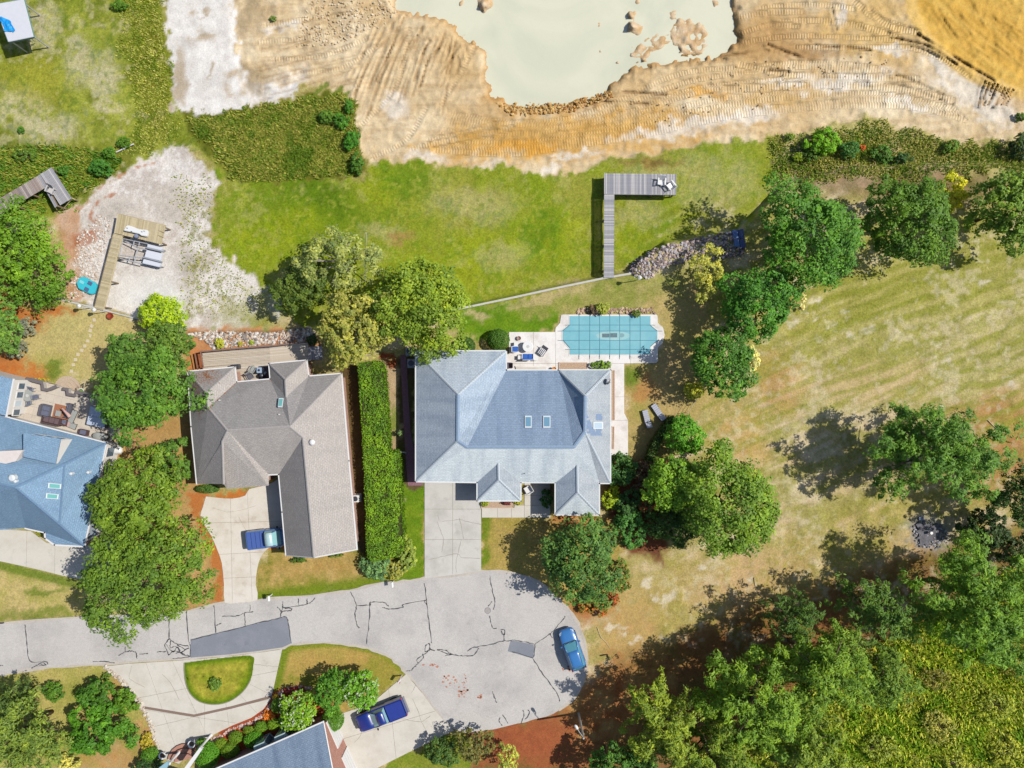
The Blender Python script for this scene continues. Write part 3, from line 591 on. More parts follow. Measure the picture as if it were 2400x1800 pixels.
for nm, poly, jag in [('asphalt_patch', [(447, 1498), (520, 1480), (600, 1461), (672, 1445), (678, 1470), (684, 1507), (662, 1517), (600, 1526), (530, 1534), (447, 1541)], 1), ('asphalt_patch', [(1197, 1500), (1250, 1510), (1253, 1520), (1249, 1543), (1190, 1526)], 1)]:
    obj(nm, MB().prism(W(poly), 0, RZ + 0.008), PATCH, road)
def Z3(x, y): return (x / 2.765, 1200 + y / 2.765)
def Z4(x, y): return (600 + x / 2.765, 1200 + y / 2.765)
def Z5(x, y): return (1200 + x / 2.765, 1200 + y / 2.765)
CR = [[Z3(*p) for p in q] for q in [[(165, 730), (175, 830), (195, 960), (300, 968), (310, 985)], [(205, 1010), (230, 998), (275, 975), (300, 990), (255, 990)], [(1095, 700), (1098, 820)], [(1208, 640), (1222, 820), (1235, 870), (1235, 935)], [(770, 930), (815, 905), (850, 900), (880, 910), (890, 950)], [(815, 905), (812, 870)], [(905, 920), (960, 915)], [(605, 968), (680, 968), (745, 978)], [(1388, 605), (1400, 780)], [(1400, 735), (1435, 722)], [(1440, 675), (1540, 672), (1580, 655), (1640, 645)], [(1620, 600), (1622, 645)], [(1585, 655), (1590, 735)],
      [(1098, 820), (1070, 860), (1080, 900), (1020, 905)], [(1098, 820), (1140, 850), (1225, 868)], [(1080, 860), (1120, 905), (1150, 880), (1180, 920), (1230, 930)], [(1110, 830), (1105, 880), (1140, 870), (1170, 900), (1140, 915)], [(1085, 900), (1095, 925), (1130, 900), (1200, 925)], [(1150, 860), (1200, 890), (1170, 910), (1225, 880)], [(1120, 950), (1235, 938)], [(1235, 830), (1380, 792), (1500, 765), (1659, 720)], [(0, 993), (22, 995)]]]
CR += [[Z4(*p) for p in q] for q in [[(140, 615), (160, 640), (160, 680)], [(175, 580), (175, 610), (185, 620), (260, 610), (320, 598), (360, 580), (385, 555)], [(175, 610), (165, 650)], [(160, 655), (185, 640), (225, 638), (228, 622), (185, 625)], [(330, 600), (332, 560)], [(278, 608), (275, 560)], [(615, 515), (650, 605), (642, 660), (655, 730), (670, 750)], [(650, 605), (740, 600), (742, 585), (820, 583), (860, 608)], [(738, 590), (735, 700), (715, 855)], [(820, 618), (870, 628), (950, 615), (960, 597), (1100, 570)], [(1092, 460), (1105, 570), (1120, 700), (1140, 850)], [(1105, 565), (1093, 580), (1108, 600)], [(1125, 850), (1100, 865), (1098, 905), (1125, 885), (1125, 850)], [(1125, 885), (1160, 900), (1130, 890), (1105, 910), (1045, 955), (1055, 975), (1085, 940), (1080, 920)], [(1055, 975), (1030, 1000), (1000, 1028), (970, 1028)], [(1175, 890), (1240, 918), (1270, 920), (1225, 930)], [(1175, 890), (1230, 897), (1265, 918), (1330, 930), (1410, 925), (1445, 878)], [(1370, 900), (1400, 880), (1445, 870), (1530, 855), (1600, 835), (1660, 835)], [(1515, 410), (1530, 500), (1548, 580), (1538, 630)], [(1528, 580), (1505, 610)], [(1515, 670), (1530, 745), (1558, 752)], [(1585, 762), (1610, 765), (1605, 830)], [(1590, 770), (1596, 790), (1612, 790)], [(1530, 1160), (1545, 1200), (1560, 1235)], [(1598, 1310), (1632, 1368)], [(1580, 1330), (1576, 1355), (1595, 1382)], [(0, 720), (120, 695), (195, 678), (215, 740), (228, 850)]]]
CR += [[Z5(*p) for p in q] for q in [[(0, 828), (70, 838), (145, 855)], [(148, 857), (230, 800), (260, 775), (320, 710), (345, 675)], [(245, 790), (262, 815)], [(148, 860), (135, 940), (60, 920), (0, 905)], [(135, 945), (190, 1035), (260, 1130), (295, 1180), (308, 1225)], [(70, 1283), (78, 1310), (60, 1370)], [(105, 1282), (115, 1300), (85, 1345)], [(150, 1285), (155, 1310)]]]
for q in CR:
    pts = spline(q, 6); pts = [(p[0] + rnd.uniform(-0.9, 0.9), p[1] + rnd.uniform(-0.9, 0.9)) for p in pts]
    obj('crack_seal', MB().ribbon([P(*p) for p in pts], [rnd.uniform(0.03, 0.14) for _ in pts], RZ - 0.01, RZ + 0.012), SEAL, road)
for (x, y, rx, ry) in [(1046, 1590, 10, 6), (1062, 1604, 12, 8), (1080, 1625, 7, 8), (1092, 1618, 5, 7), (1127, 1632, 5, 4), (1015, 1558, 9, 3), (1090, 1590, 5, 9), (1328, 1565, 8, 10)]:
    for k in range(9):
        c = P(x + rnd.gauss(0, rx * .8), y + rnd.gauss(0, ry * .7)); r = rnd.uniform(.05, .17)
        obj('clay_spot', MB().prism([(c.x + r * rnd.uniform(.5, 1.3) * math.cos(t), c.y + r * rnd.uniform(.4, 1.1) * math.sin(t)) for t in [k2 * math.pi / 4 for k2 in range(8)]], RZ - .01, RZ + .006), mat('red_clay', S(196, 140, 116), .95, .1), road)
# manhole
mh = thing('manhole_cover', 'round grey manhole cover sunk in the cul-de-sac asphalt', 'manhole', P(1143, 1431, RZ))
obj('ring', MB().lathe(P(1143, 1431, RZ), [(0.36, -0.02), (0.36, 0.012), (0.31, 0.012)], 20), mat('cast_iron_ring', S(150, 146, 148), .7, .4), mh)
obj('lid', MB().lathe(P(1143, 1431, RZ), [(0.30, -0.02), (0.30, 0.016)], 20), mat('cast_iron', S(172, 164, 160), .65, .4, var=.3, scale=14, bump=.5), mh)
def slabs(name, poly, cuts, m, z=0.05, joint=0.028):
    """one paved surface as a parent with its cast slabs as children"""
    s = struct(name, MB().prism(inset(W(poly), 0.012), -0.2, z - 0.018), JOINT)
    bm = bmesh.new(); bm.faces.new([bm.verts.new((p.x, p.y, 0)) for p in W(poly)])
    for a, b in cuts:
        A0, B0 = P(*a), P(*b); d = (B0 - A0).normalized()
        bmesh.ops.bisect_plane(bm, geom=bm.verts[:] + bm.edges[:] + bm.faces[:], plane_co=A0, plane_no=(-d.y, d.x, 0), dist=1e-5)
    for f in bm.faces:
        q = [v.co.copy() for v in f.verts]
        if f.calc_area() < 0.02: continue
        pts = []
        for i, p in enumerate(q):
            if (p - q[i - 1]).length > 1e-3: pts.append(p)
        obj('slab', MB().prism(inset(pts, joint / 2), -0.1, z + rnd.uniform(-.004, .004)), m, s)
    bm.free(); return s
def cracks(parent, lst, z, w=(0.02, 0.06), m=None):
    for q in lst:
        pts = [(p[0] + rnd.uniform(-.8, .8), p[1] + rnd.uniform(-.8, .8)) for p in spline(q, 5)]
        obj('crack', MB().ribbon([P(*p) for p in pts], [rnd.uniform(*w) for _ in pts], z - .01, z + .007), m or CCRK, parent)
dw = slabs('driveway', [(995, 1120), (1128, 1120), (1128, 1338), (1075, 1346), (995, 1355)], [((1061, 1120), (1061, 1360)), ((990, 1193), (1130, 1193)), ((990, 1264), (1130, 1264))], CONC_G, .06)
cracks(dw, [[Z4(1175, 60), Z4(1200, 130), Z4(1215, 180), Z4(1205, 260)], [Z4(1210, 60), Z4(1320, 50), Z4(1380, 65), Z4(1460, 80)], [Z4(1320, 40), Z4(1345, 170)], [Z4(1330, 180), Z4(1310, 265), Z4(1295, 340), Z4(1300, 390)], [Z4(1110, 310), Z4(1200, 290), Z4(1300, 270), Z4(1340, 295), Z4(1455, 300)], [Z4(1180, 20), Z4(1185, 50)]], .06)
slabs('front_walk', [(1129, 1190), (1205, 1190), (1206, 1183), (1229, 1183), (1229, 1128), (1290, 1128), (1290, 1213), (1129, 1213)], [((1166, 1180), (1166, 1214)), ((1199, 1180), (1199, 1214)), ((1229, 1100), (1229, 1214)), ((1229, 1161), (1290, 1161)), ((1229, 1184), (1290, 1184))], CONC, .065)
dw2 = slabs('driveway', spline([(483, 1163), (510, 1166), (545, 1168), (575, 1161), (584, 1146), (620, 1138), (640, 1130), (668, 1130), (668, 1276), (640, 1280), (622, 1291), (610, 1310), (603, 1335), (600, 1370), (604, 1406), (560, 1412), (527, 1412), (525, 1370), (520, 1320), (510, 1290), (495, 1255), (478, 1228), (470, 1208), (475, 1190)], 2), [((579, 1130), (592, 1420)), ((460, 1226), (680, 1221)), ((500, 1300), (640, 1292)), ((540, 1130), (545, 1412)), ((500, 1356), (640, 1350))], CONC_W, .055)
cracks(dw2, [[(560, 1210), (575, 1240), (590, 1262)], [(500, 1190), (540, 1200), (600, 1185)]], .055, (.01, .03))
dw3 = slabs('driveway', [(243, 1562), (300, 1555), (445, 1546), (545, 1537), (600, 1530), (662, 1521), (640, 1620), (634, 1640), (618, 1662), (590, 1682), (545, 1700), (500, 1722), (468, 1738), (450, 1760), (420, 1790), (378, 1775), (352, 1700), (335, 1655), (312, 1620), (275, 1584)], [((345, 1560), (415, 1760)), ((300, 1640), (480, 1605)), ((480, 1660), (480, 1780)), ((530, 1650), (540, 1720)), ((560, 1625), (620, 1690)), ((560, 1590), (650, 1635)), ((330, 1662), (455, 1680)), ((455, 1680), (640, 1636)), ((400, 1540), (520, 1800))], CONC, .05)
cracks(dw3, [[(310, 1560), (305, 1590), (340, 1610)], [(380, 1580), (400, 1600), (420, 1640)], [(590, 1555), (625, 1560), (655, 1562)]], .05, (.02, .05))
bandm = mat('brick_band', S(142, 120, 108), .9, .2, var=.35, scale=16)
bb = MB().ribbon([P(*p) for p in [(328, 1656), (455, 1677), (545, 1657), (638, 1632)]], .28, 0, .062); obj('brick_band', bb, bandm, dw3)
HALF = spline([(433, 1553), (510, 1543), (589, 1537), (594, 1560), (588, 1592), (570, 1620), (540, 1642), (505, 1650), (470, 1644), (447, 1625), (436, 1598), (433, 1570), (433, 1553)], 4)[:-1]
gl = stain_mat('lawn_bright', S(136, 148, 30), S(168, 160, 62), 0.75, 0.7, 0.45); 
hmn = struct('lawn', MB().prism(W(HALF), -.1, .09), gl)
hx, hy = np.meshgrid(np.arange(430, 600, 2.0), np.arange(1534, 1654, 2.0)); hd = sdf(HALF, hx, hy); n1_ = fbm(26, 3, 201, hx, hy); n2_ = fbm(9, 2, 202, hx, hy); n3_ = fbm(60, 2, 203, hx, hy)
hc = S(124, 144, 26) + (S(180, 170, 66) - S(124, 144, 26)) * (np.clip(n1_ * .7 + n3_ * .5 - .1, 0, 1) * sstep(4, 22, hd))[..., None]; hc = hc * (.78 + .44 * n2_[..., None]); hc = hc + (S(92, 124, 24) - hc) * (sstep(12, 2, hd) * .8)[..., None]
hv = np.stack([(hx - 1200) * K, (900 - hy) * K, np.full(hx.shape, .1) + (n2_ - .5) * .02], -1).reshape(-1, 3); hi = np.arange(hx.size).reshape(hx.shape); hq = np.stack([hi[1:, :-1], hi[1:, 1:], hi[:-1, 1:], hi[:-1, :-1]], -1); hk = (hd[1:, :-1] > -1) & (hd[1:, 1:] > -1) & (hd[:-1, 1:] > -1) & (hd[:-1, :-1] > -1)
hme = fast_mesh('turf', hv, hq[hk].reshape(-1, 4), np.clip(hc, 0, 1).reshape(-1, 3), gme.materials[0]); at_ = hme.attributes.new('grass', 'FLOAT', 'POINT'); at_.data.foreach_set('value', np.full(hx.size, .8, dtype=np.float32)); ho = bpy.data.objects.new('turf', hme); C.objects.link(ho); ho.parent = hmn
obj('stone_edging', MB().ribbon([P(*p) for p in HALF[16:] + HALF[:1]], .10, 0, .12), mat('edging', S(150, 146, 120), .9, .2, var=.2), hmn)
dw4 = slabs('driveway', [(952, 1579), (990, 1624), (1018, 1663), (1042, 1690), (1064, 1712), (960, 1762), (860, 1812), (810, 1835), (772, 1700), (800, 1672), (835, 1660), (880, 1640)], [((905, 1560), (930, 1790)), ((775, 1740), (1040, 1660))], CONC, .05)
cracks(dw4, [[Z4(920, 1330), Z4(980, 1345), Z4(1070, 1358), Z4(1130, 1320)], [Z4(1070, 1358), Z4(1100, 1410), Z4(1112, 1470)], [Z4(1015, 1210), Z4(1050, 1290), Z4(1070, 1350)], [Z4(690, 1370), Z4(680, 1440), Z4(640, 1490)], [Z4(1010, 1170), Z4(1035, 1120)]], .05)
slabs('driveway', [(-400, 1235), (0, 1240), (72, 1244), (110, 1272), (205, 1278), (262, 1262), (262, 1330), (200, 1360), (150, 1350), (100, 1337), (0, 1315), (-400, 1240)], [((64, 1230), (62, 1340)), ((203, 1260), (200, 1362)), ((130, 1260), (128, 1350))], CONC, .05)
slabs('pool_patio', [(1193, 778), (1300, 778), (1302, 768), (1312, 757), (1315, 738), (1320, 737), (1538, 737), (1541, 740), (1542, 757), (1554, 768), (1558, 785), (1553, 804), (1542, 815), (1542, 846), (1538, 851), (1463, 852), (1463, 968), (1472, 985), (1472, 1067), (1425, 1067), (1425, 875), (1310, 885), (1180, 885), (1180, 830), (1193, 830)], [((1250, 770), (1250, 890)), ((1302, 700), (1302, 900)), ((1420, 852), (1480, 852)), ((1420, 930), (1480, 930)), ((1420, 985), (1480, 985)), ((1382, 836), (1382, 860)), ((1478, 832), (1478, 860))], CONC_P, .07)
brickm = bpy.data.materials.new('brick_wall'); brickm.use_nodes = True
def brick_nodes(m, c1, c2, mo, sc=4.5):
    nt = m.node_tree; n = nt.nodes; l = nt.links; b = n['Principled BSDF']; b.inputs['Roughness'].default_value = .9; b.inputs['Specular IOR Level'].default_value = .15
    tc = n.new('ShaderNodeNewGeometry'); sx = n.new('ShaderNodeSeparateXYZ'); l.new(tc.outputs['Position'], sx.inputs[0])
    ad = n.new('ShaderNodeMath'); l.new(sx.outputs[0], ad.inputs[0]); l.new(sx.outputs[1], ad.inputs[1])
    cb = n.new('ShaderNodeCombineXYZ'); l.new(ad.outputs[0], cb.inputs[0]); l.new(sx.outputs[2], cb.inputs[1])
    br = n.new('ShaderNodeTexBrick'); l.new(cb.outputs[0], br.inputs['Vector']); br.inputs['Scale'].default_value = sc
    br.inputs['Color1'].default_value = A(c1); br.inputs['Color2'].default_value = A(c2); br.inputs['Mortar'].default_value = A(mo); br.inputs['Mortar Size'].default_value = .014
    l.new(br.outputs[0], b.inputs['Base Color'])
brick_nodes(brickm, S(176, 116, 100), S(196, 140, 122), S(206, 190, 178)); MATS['brick'] = brickm
wk = struct('brick_path', MB().prism(W([(938, 832), (952, 832), (962, 1010), (976, 1080), (990, 1080), (992, 1138), (956, 1138), (950, 1060)]), -.1, .045), mat('brick_paving', S(150, 110, 120), .9, .15, var=.3, scale=8))
# ------------------------------------------------------------------ roofs and houses
def shingle_mat(name, c, streak, amt):
    m = bpy.data.materials.new(name); m.use_nodes = True; nt = m.node_tree; n = nt.nodes; l = nt.links; b = n['Principled BSDF']
    b.inputs['Roughness'].default_value = .85; b.inputs['Specular IOR Level'].default_value = .2
    uv = n.new('ShaderNodeUVMap'); at = n.new('ShaderNodeAttribute'); at.attribute_name = 'Col'
    br = n.new('ShaderNodeTexBrick'); l.new(uv.outputs[0], br.inputs['Vector']); br.inputs['Scale'].default_value = 1
    br.inputs['Brick Width'].default_value = .33; br.inputs['Row Height'].default_value = .19; br.inputs['Mortar Size'].default_value = .02; br.inputs['Mortar Smooth'].default_value = .2
    br.inputs['Color1'].default_value = (.92, .92, .92, 1); br.inputs['Color2'].default_value = (1.06, 1.06, 1.06, 1); br.inputs['Mortar'].default_value = (.82, .82, .84, 1)
    mp = n.new('ShaderNodeMapping'); mp.inputs['Scale'].default_value = (.8, .12, 1); l.new(uv.outputs[0], mp.inputs[0])
    nz = n.new('ShaderNodeTexNoise'); nz.inputs['Scale'].default_value = 1.0; nz.inputs['Detail'].default_value = 5; l.new(mp.outputs[0], nz.inputs['Vector'])
    n2 = n.new('ShaderNodeTexNoise'); n2.inputs['Scale'].default_value = 7; n2.inputs['Detail'].default_value = 4; l.new(uv.outputs[0], n2.inputs['Vector'])
    mr = n.new('ShaderNodeMapRange'); mr.inputs[1].default_value = .45; mr.inputs[2].default_value = .75; mr.inputs[4].default_value = amt; l.new(nz.outputs[0], mr.inputs[0])
    mx = n.new('ShaderNodeMix'); mx.data_type = 'RGBA'; mx.inputs[6].default_value = A(c); mx.inputs[7].default_value = A(streak); l.new(mr.outputs[0], mx.inputs[0])
    v1 = n.new('ShaderNodeVectorMath'); v1.operation = 'MULTIPLY'; l.new(mx.outputs[2], v1.inputs[0]); l.new(br.outputs[0], v1.inputs[1])
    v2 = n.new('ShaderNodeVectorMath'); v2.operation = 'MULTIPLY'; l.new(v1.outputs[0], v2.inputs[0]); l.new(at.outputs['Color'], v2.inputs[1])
    f = n.new('ShaderNodeMapRange'); f.inputs[1].default_value = .2; f.inputs[2].default_value = .8; f.inputs[3].default_value = .78; f.inputs[4].default_value = 1.22; l.new(n2.outputs[0], f.inputs[0])
    v3 = n.new('ShaderNodeVectorMath'); v3.operation = 'SCALE'; l.new(v2.outputs[0], v3.inputs[0]); l.new(f.outputs[0], v3.inputs['Scale']); l.new(v3.outputs[0], b.inputs['Base Color'])
    bp = n.new('ShaderNodeBump'); bp.inputs['Strength'].default_value = .5; bp.inputs['Distance'].default_value = .03; l.new(br.outputs['Fac'], bp.inputs['Height']); bp.invert = True; l.new(bp.outputs[0], b.inputs['Normal'])
    MATS[name] = m; return m
def roof(parent, faces, m, name='roof', thick=.12, world=False):
    """faces: ([(px,py,z)...], tint); shingle coordinates run along and up each slope"""
    L = Vector(ROOTLOC.get(parent.name, (0, 0, 0))); vs = []; fs = []; uvs = []; cols = []
    for poly, tint in faces:
        pts = [Vector(p) if world else P(*p) for p in poly]; nrm = Vector((0, 0, 0))
        for i in range(len(pts)):
            a, b = pts[i], pts[(i + 1) % len(pts)]; nrm += Vector(((a.y - b.y) * (a.z + b.z), (a.z - b.z) * (a.x + b.x), (a.x - b.x) * (a.y + b.y)))
        if nrm.z < 0: pts = pts[::-1]; nrm = -nrm
        nrm.normalize(); h = Vector((0, 0, 1)).cross(nrm)
        h = Vector((1, 0, 0)) if h.length < 1e-3 else h.normalized(); sl = nrm.cross(h)
        o = len(vs); vs += [tuple(p - L) for p in pts]; fs.append(tuple(range(o, o + len(pts))))
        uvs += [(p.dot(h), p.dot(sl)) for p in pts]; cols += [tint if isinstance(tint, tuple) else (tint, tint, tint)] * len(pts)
    me = bpy.data.meshes.new(name); me.from_pydata(vs, [], fs); me.uv_layers.new(name='UVMap'); me.color_attributes.new('Col', 'FLOAT_COLOR', 'CORNER')
    vi = [lp.vertex_index for lp in me.loops]
    me.uv_layers['UVMap'].data.foreach_set('uv', [c for i in vi for c in uvs[i]])
    me.color_attributes['Col'].data.foreach_set('color', [c for i in vi for c in (*cols[i], 1.0)])
    me.materials.append(m); o = bpy.data.objects.new(name, me); C.objects.link(o); o.parent = parent; ROOTLOC[o.name] = tuple(L)
    sf = o.modifiers.new('sheathing', 'SOLIDIFY'); sf.thickness = thick; sf.offset = -1
    return o
def ridge(rf, lines, m, w=.3):
    for a, b in lines:
        A0, B0 = P(*a), P(*b); n = max(2, int((B0 - A0).length / .28)); mb = MB(); d = (B0 - A0); L = d.length; d.normalize()
        sdv = d.cross(Vector((0, 0, 1))).normalized(); upv = sdv.cross(d)
        for i in range(n):
            p = A0 + d * (L * i / n); q = A0 + d * (L * (i + 1.12) / n); lift = upv * .05; e = sdv * w / 2
            mb.add([p - e - upv * .02, p + upv * .03, p + e - upv * .02, q - e + upv * .0, q + upv * .06, q + e + upv * .0], [(0, 1, 4, 3), (1, 2, 5, 4), (0, 3, 5, 2), (0, 2, 1), (3, 4, 5)])
        obj('ridge_cap', mb, m, rf)
def gutters(parent, poly, z, m, name='gutter', w=.13, h=.13, skip=()):
    pts = [P(x, y, z) for x, y in poly]; n = len(pts)
    for i in range(n):
        if i in skip: continue
        a, b = pts[i], pts[(i + 1) % n]; d = b - a; L = d.length; mid = (a + b) / 2
        obj(name, MB().box((mid.x, mid.y, z - .03), (L + w * .98, w, h), math.atan2(d.y, d.x)), m, parent)
WHITE = mat('white_trim', S(240, 238, 236), .5, .4); SIDING = mat('white_siding', S(236, 232, 226), .7, .3, var=.04, scale=3)
GLASS_D = mat('window_glass', S(90, 110, 125), .06, .8); SKYG = mat('skylight_glass', S(120, 165, 190), .05, .9); TEALG = mat('skylight_glass_teal', S(120, 190, 185), .06, .8)
def house_body(parent, eaves, ze, over, wm, z0=0.0):
    pl = W(eaves, ze); wpoly = inset(pl, over)
    obj('wall', MB().prism(wpoly, z0, ze - .05), wm, parent)
    obj('soffit', MB().prism(inset(pl, .02), ze - .16, ze - .10), WHITE, parent)
    return wpoly
def skylight(rf, a, b, c, d, glass=SKYG, up=.1):   # four photo points with z of the roof surface below
    q = [P(*p) for p in (a, b, c, d)]; ctr = sum(q, Vector()) / 4
    nrm = (q[1] - q[0]).cross(q[2] - q[0]).normalized(); nrm = nrm if nrm.z > 0 else -nrm
    if (q[1] - q[0]).cross(q[2] - q[1]).z < 0: q = q[::-1]
    s = obj('skylight', MB().hexa([p - nrm * .02 for p in q], [p + nrm * up for p in q]), mat('skylight_frame', S(222, 230, 234), .5, .4), rf)
    g = [ctr + (p - ctr) * .78 for p in q]
    obj('pane', MB().hexa([p + nrm * (up - .02) for p in g], [p + nrm * (up + .012) for p in g]), glass, s)
    return s
def roof_z(p0, p1, p2, x, y):               # z on the plane through three photo points at photo pixel x,y
    A0, B0, C0 = P(*p0), P(*p1), P(*p2); n = (B0 - A0).cross(C0 - A0); o = Vector((0, 0, CAM_H)); g = P(x, y, 0) - o
    t = n.dot(A0 - o) / n.dot(g); return CAM_H + g.z * t
# --- main house with the grey-blue roof
H1 = thing('house', 'large brick house with U-shaped grey-blue shingle roof beside the covered pool', 'house', P(1200, 1000))
SH1 = shingle_mat('shingles_grey_blue', S(198, 208, 217), S(158, 172, 188), .7)
E, R = 3.0, 5.6
EV1 = [(974, 822), (1187, 822), (1187, 867), (1308, 867), (1431, 867), (1431, 1133), (1405, 1133), (1405, 1207), (1301, 1207), (1301, 1131), (1221, 1131), (1221, 1174), (1118, 1174), (1118, 1131), (974, 1129)]
house_body(H1, EV1, E, .45, brickm)
a, b, c, d, e, f = (1074, 924, R), (1073, 1033, R), (1095, 1048, R), (1345, 1048, R), (1371, 1012, R), (1372, 928, R)
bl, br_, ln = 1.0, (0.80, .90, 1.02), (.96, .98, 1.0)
NV = (.52, .62, .76)  # back slope: algae staining and shade together in the tint
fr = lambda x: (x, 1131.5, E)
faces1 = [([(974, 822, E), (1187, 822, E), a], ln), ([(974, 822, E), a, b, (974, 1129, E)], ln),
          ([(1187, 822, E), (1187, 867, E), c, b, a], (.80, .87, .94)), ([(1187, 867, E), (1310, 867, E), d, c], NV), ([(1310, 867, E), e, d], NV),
          ([(1310, 867, E), f, e], (.62, .72, .84)), ([(1310, 867, E), (1431, 867, E), f], (.98, 1, 1)),  # slope turned from the sun has its shade put into the tint
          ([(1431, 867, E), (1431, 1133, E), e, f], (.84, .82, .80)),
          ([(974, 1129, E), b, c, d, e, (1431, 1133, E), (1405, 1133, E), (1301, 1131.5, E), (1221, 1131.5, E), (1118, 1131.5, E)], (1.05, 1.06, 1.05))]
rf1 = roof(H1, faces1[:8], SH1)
# front slope split so every piece stays flat
roof(H1, [([(974, 1129, E), b, c], (1.45, 1.42, 1.32)), ([(974, 1129, E), c, d, (1405, 1133, E)], (1.45, 1.42, 1.32)), ([(1405, 1133, E), d, e], (.98, .97, .94)), ([(1405, 1133, E), e, (1431, 1133, E)], (.84, .82, .80))], SH1)  # front slope's brightness painted in by raised tints
pz = roof_z((974, 1129, E), c, d, 1168, 1083); p2 = roof_z((974, 1129, E), c, d, 1353, 1087)
PA, PB = (1168, 1082, pz - .05), (1169, 1124, pz - .05); QA, QB = (1353, 1086, p2 - .03), (1354, 1154, p2 - .03)
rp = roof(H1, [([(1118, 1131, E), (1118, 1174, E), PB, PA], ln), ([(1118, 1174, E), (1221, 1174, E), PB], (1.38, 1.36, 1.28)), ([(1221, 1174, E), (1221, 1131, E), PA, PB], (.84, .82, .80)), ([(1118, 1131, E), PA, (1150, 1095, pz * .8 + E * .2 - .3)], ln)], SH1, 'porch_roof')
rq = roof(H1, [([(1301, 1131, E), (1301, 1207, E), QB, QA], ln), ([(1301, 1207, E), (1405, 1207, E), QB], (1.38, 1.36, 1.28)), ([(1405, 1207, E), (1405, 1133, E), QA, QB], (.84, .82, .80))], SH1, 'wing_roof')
CAP1 = mat('ridge_shingle', S(150, 172, 196), .85, .2, var=.15, scale=6); CAPL = mat('ridge_shingle_pale', S(196, 206, 214), .85, .2, var=.12, scale=6)
ridge(rf1, [(a, b), (b, c), (c, d), (d, e), (e, f)], CAP1, .34)
ridge(rf1, [((974, 822, E), a), ((1431, 867, E), f), ((1310, 867, E), f), ((974, 1129, E), b), ((1187, 822, E), a), ((1431, 1133, E), e)], CAPL, .26)
ridge(rp, [(PA, PB), ((1118, 1174, E), PB), ((1221, 1174, E), PB)], CAPL, .24); ridge(rq, [(QA, QB), ((1301, 1207, E), QB), ((1405, 1207, E), QB)], CAPL, .24)
GUT1 = mat('gutter_white', S(232, 234, 232), .5, .4); gutters(H1, EV1, E, GUT1)
pl_back = ((1187, 867, E), (1310, 867, E), c)
for x0, x1 in [(1230, 1246), (1273, 1290)]:
    zz = lambda x, y: (x, y, roof_z(*pl_back, x, y)); skylight(rf1, zz(x0, 975), zz(x1, 975), zz(x1, 1003), zz(x0, 1003))
pl_e = ((1431, 867, E), (1431, 1133, E), e); zz = lambda x, y: (x, y, roof_z(*pl_e, x, y))
skylight(rf1, zz(1389, 989), zz(1412, 989), zz(1412, 1005), zz(1389, 1005), mat('frosted_pane', S(186, 206, 222), .3, .5))
pm = mat('newer_shingles', S(132, 152, 180), .85, .2, var=.2, scale=8); pmb = MB()
for i, (x0, x1) in enumerate([(1376, 1410), (1373, 1412), (1380, 1411), (1374, 1386), (1376, 1386), (1372, 1387), (1375, 1412), (1380, 1410), (1374, 1408), (1384, 1411)]):
    y0 = 970 + i * 5.1
    q = [P(x, y, roof_z(*pl_e, x, y)) for x, y in [(x0, y0 + 5.1), (x1, y0 + 5.1), (x1, y0), (x0, y0)]]; pmb.hexa([p - Vector((0, 0, .03)) for p in q], [p + Vector((.012, 0, .012)) for p in q])
obj('shingle_patch', pmb, pm, rf1)
for (x, y) in [(1362, 1044), (1230, 1110)]:
    o_ = P(x, y, 4.4 if y < 1060 else 3.7); obj('vent_pipe', MB().tube([o_ - Vector((0, 0, .5)), o_ + Vector((0, 0, .35))], .05, 8), mat('vent_grey', S(120, 126, 134), .6), rf1)
dz = roof_z(*pl_e, 1424, 893); dsh = thing('satellite_dish', 'small grey satellite dish fixed near the eave of the grey-blue roof', 'satellite dish', P(1424, 893, dz))
dp = P(1424, 893, dz + .5); obj('mast', MB().tube([P(1430, 893, dz - .1), P(1424, 893, dz + .5)], .035, 8), mat('dish_grey', S(176, 182, 190), .5, .5), dsh)
md = MB().lathe((0, 0, 0), [(.02, 0), (.2, .02), (.34, .08), (.36, .1)], 18); rot = Matrix.Rotation(math.radians(48), 3, 'Y') @ Matrix.Rotation(.4, 3, 'X')
md.v = [tuple(rot @ Vector(v) + dp) for v in md.v]; obj('reflector', md, MATS['dish_grey'], dsh, True)
obj('arm', MB().tube([dp, dp + rot @ Vector((0, 0, .45))], .02, 6), MATS['dish_grey'], dsh)
# rear wall door and windows onto the patio, garage door and front door
def wall_panel(parent, name, ctr, w, h, ang, m, t=.06, frame=None):
    o_ = obj(name, MB().box(ctr, (w, t, h), ang), m, parent)
    if frame:
        u = Vector((math.cos(ang), math.sin(ang), 0)); mb = MB()
        for s_ in (-1, 1): mb.box(Vector(ctr) + u * s_ * (w / 2 + .04), (.09, t + .03, h + .16), ang)
        for s_ in (-1, 1): mb.box(Vector(ctr) + Vector((0, 0, s_ * (h / 2 + .04))), (w, t + .03, .09), ang)
        obj('frame', mb, frame, o_)
    return o_
for px_, w_ in [(1215, 1.0), (1250, 1.8), (1285, 1.4)]:
    q = P(px_, 867, E); wall_panel(H1, 'window', (q.x, q.y - .45 + .02, 1.4), w_, 1.6, 0, GLASS_D, .06, WHITE)
q = P(1045, 1129, E); wall_panel(H1, 'garage_door', (q.x, q.y + .45 - .02, 1.15), 4.9, 2.2, 0, SIDING, .08, WHITE)
q = P(1255, 1131, E); wall_panel(H1, 'front_door', (q.x, q.y + .45 - .02, 1.1), 1.0, 2.1, 0, mat('door_dark', S(90, 60, 50), .5), .08, WHITE)
for px_ in (1168, 1352):
    q = P(px_, 1174 if px_ < 1200 else 1207, E); wall_panel(H1, 'window', (q.x, q.y + .45 - .02, 1.4), 1.8, 1.5, 0, GLASS_D, .06, WHITE)
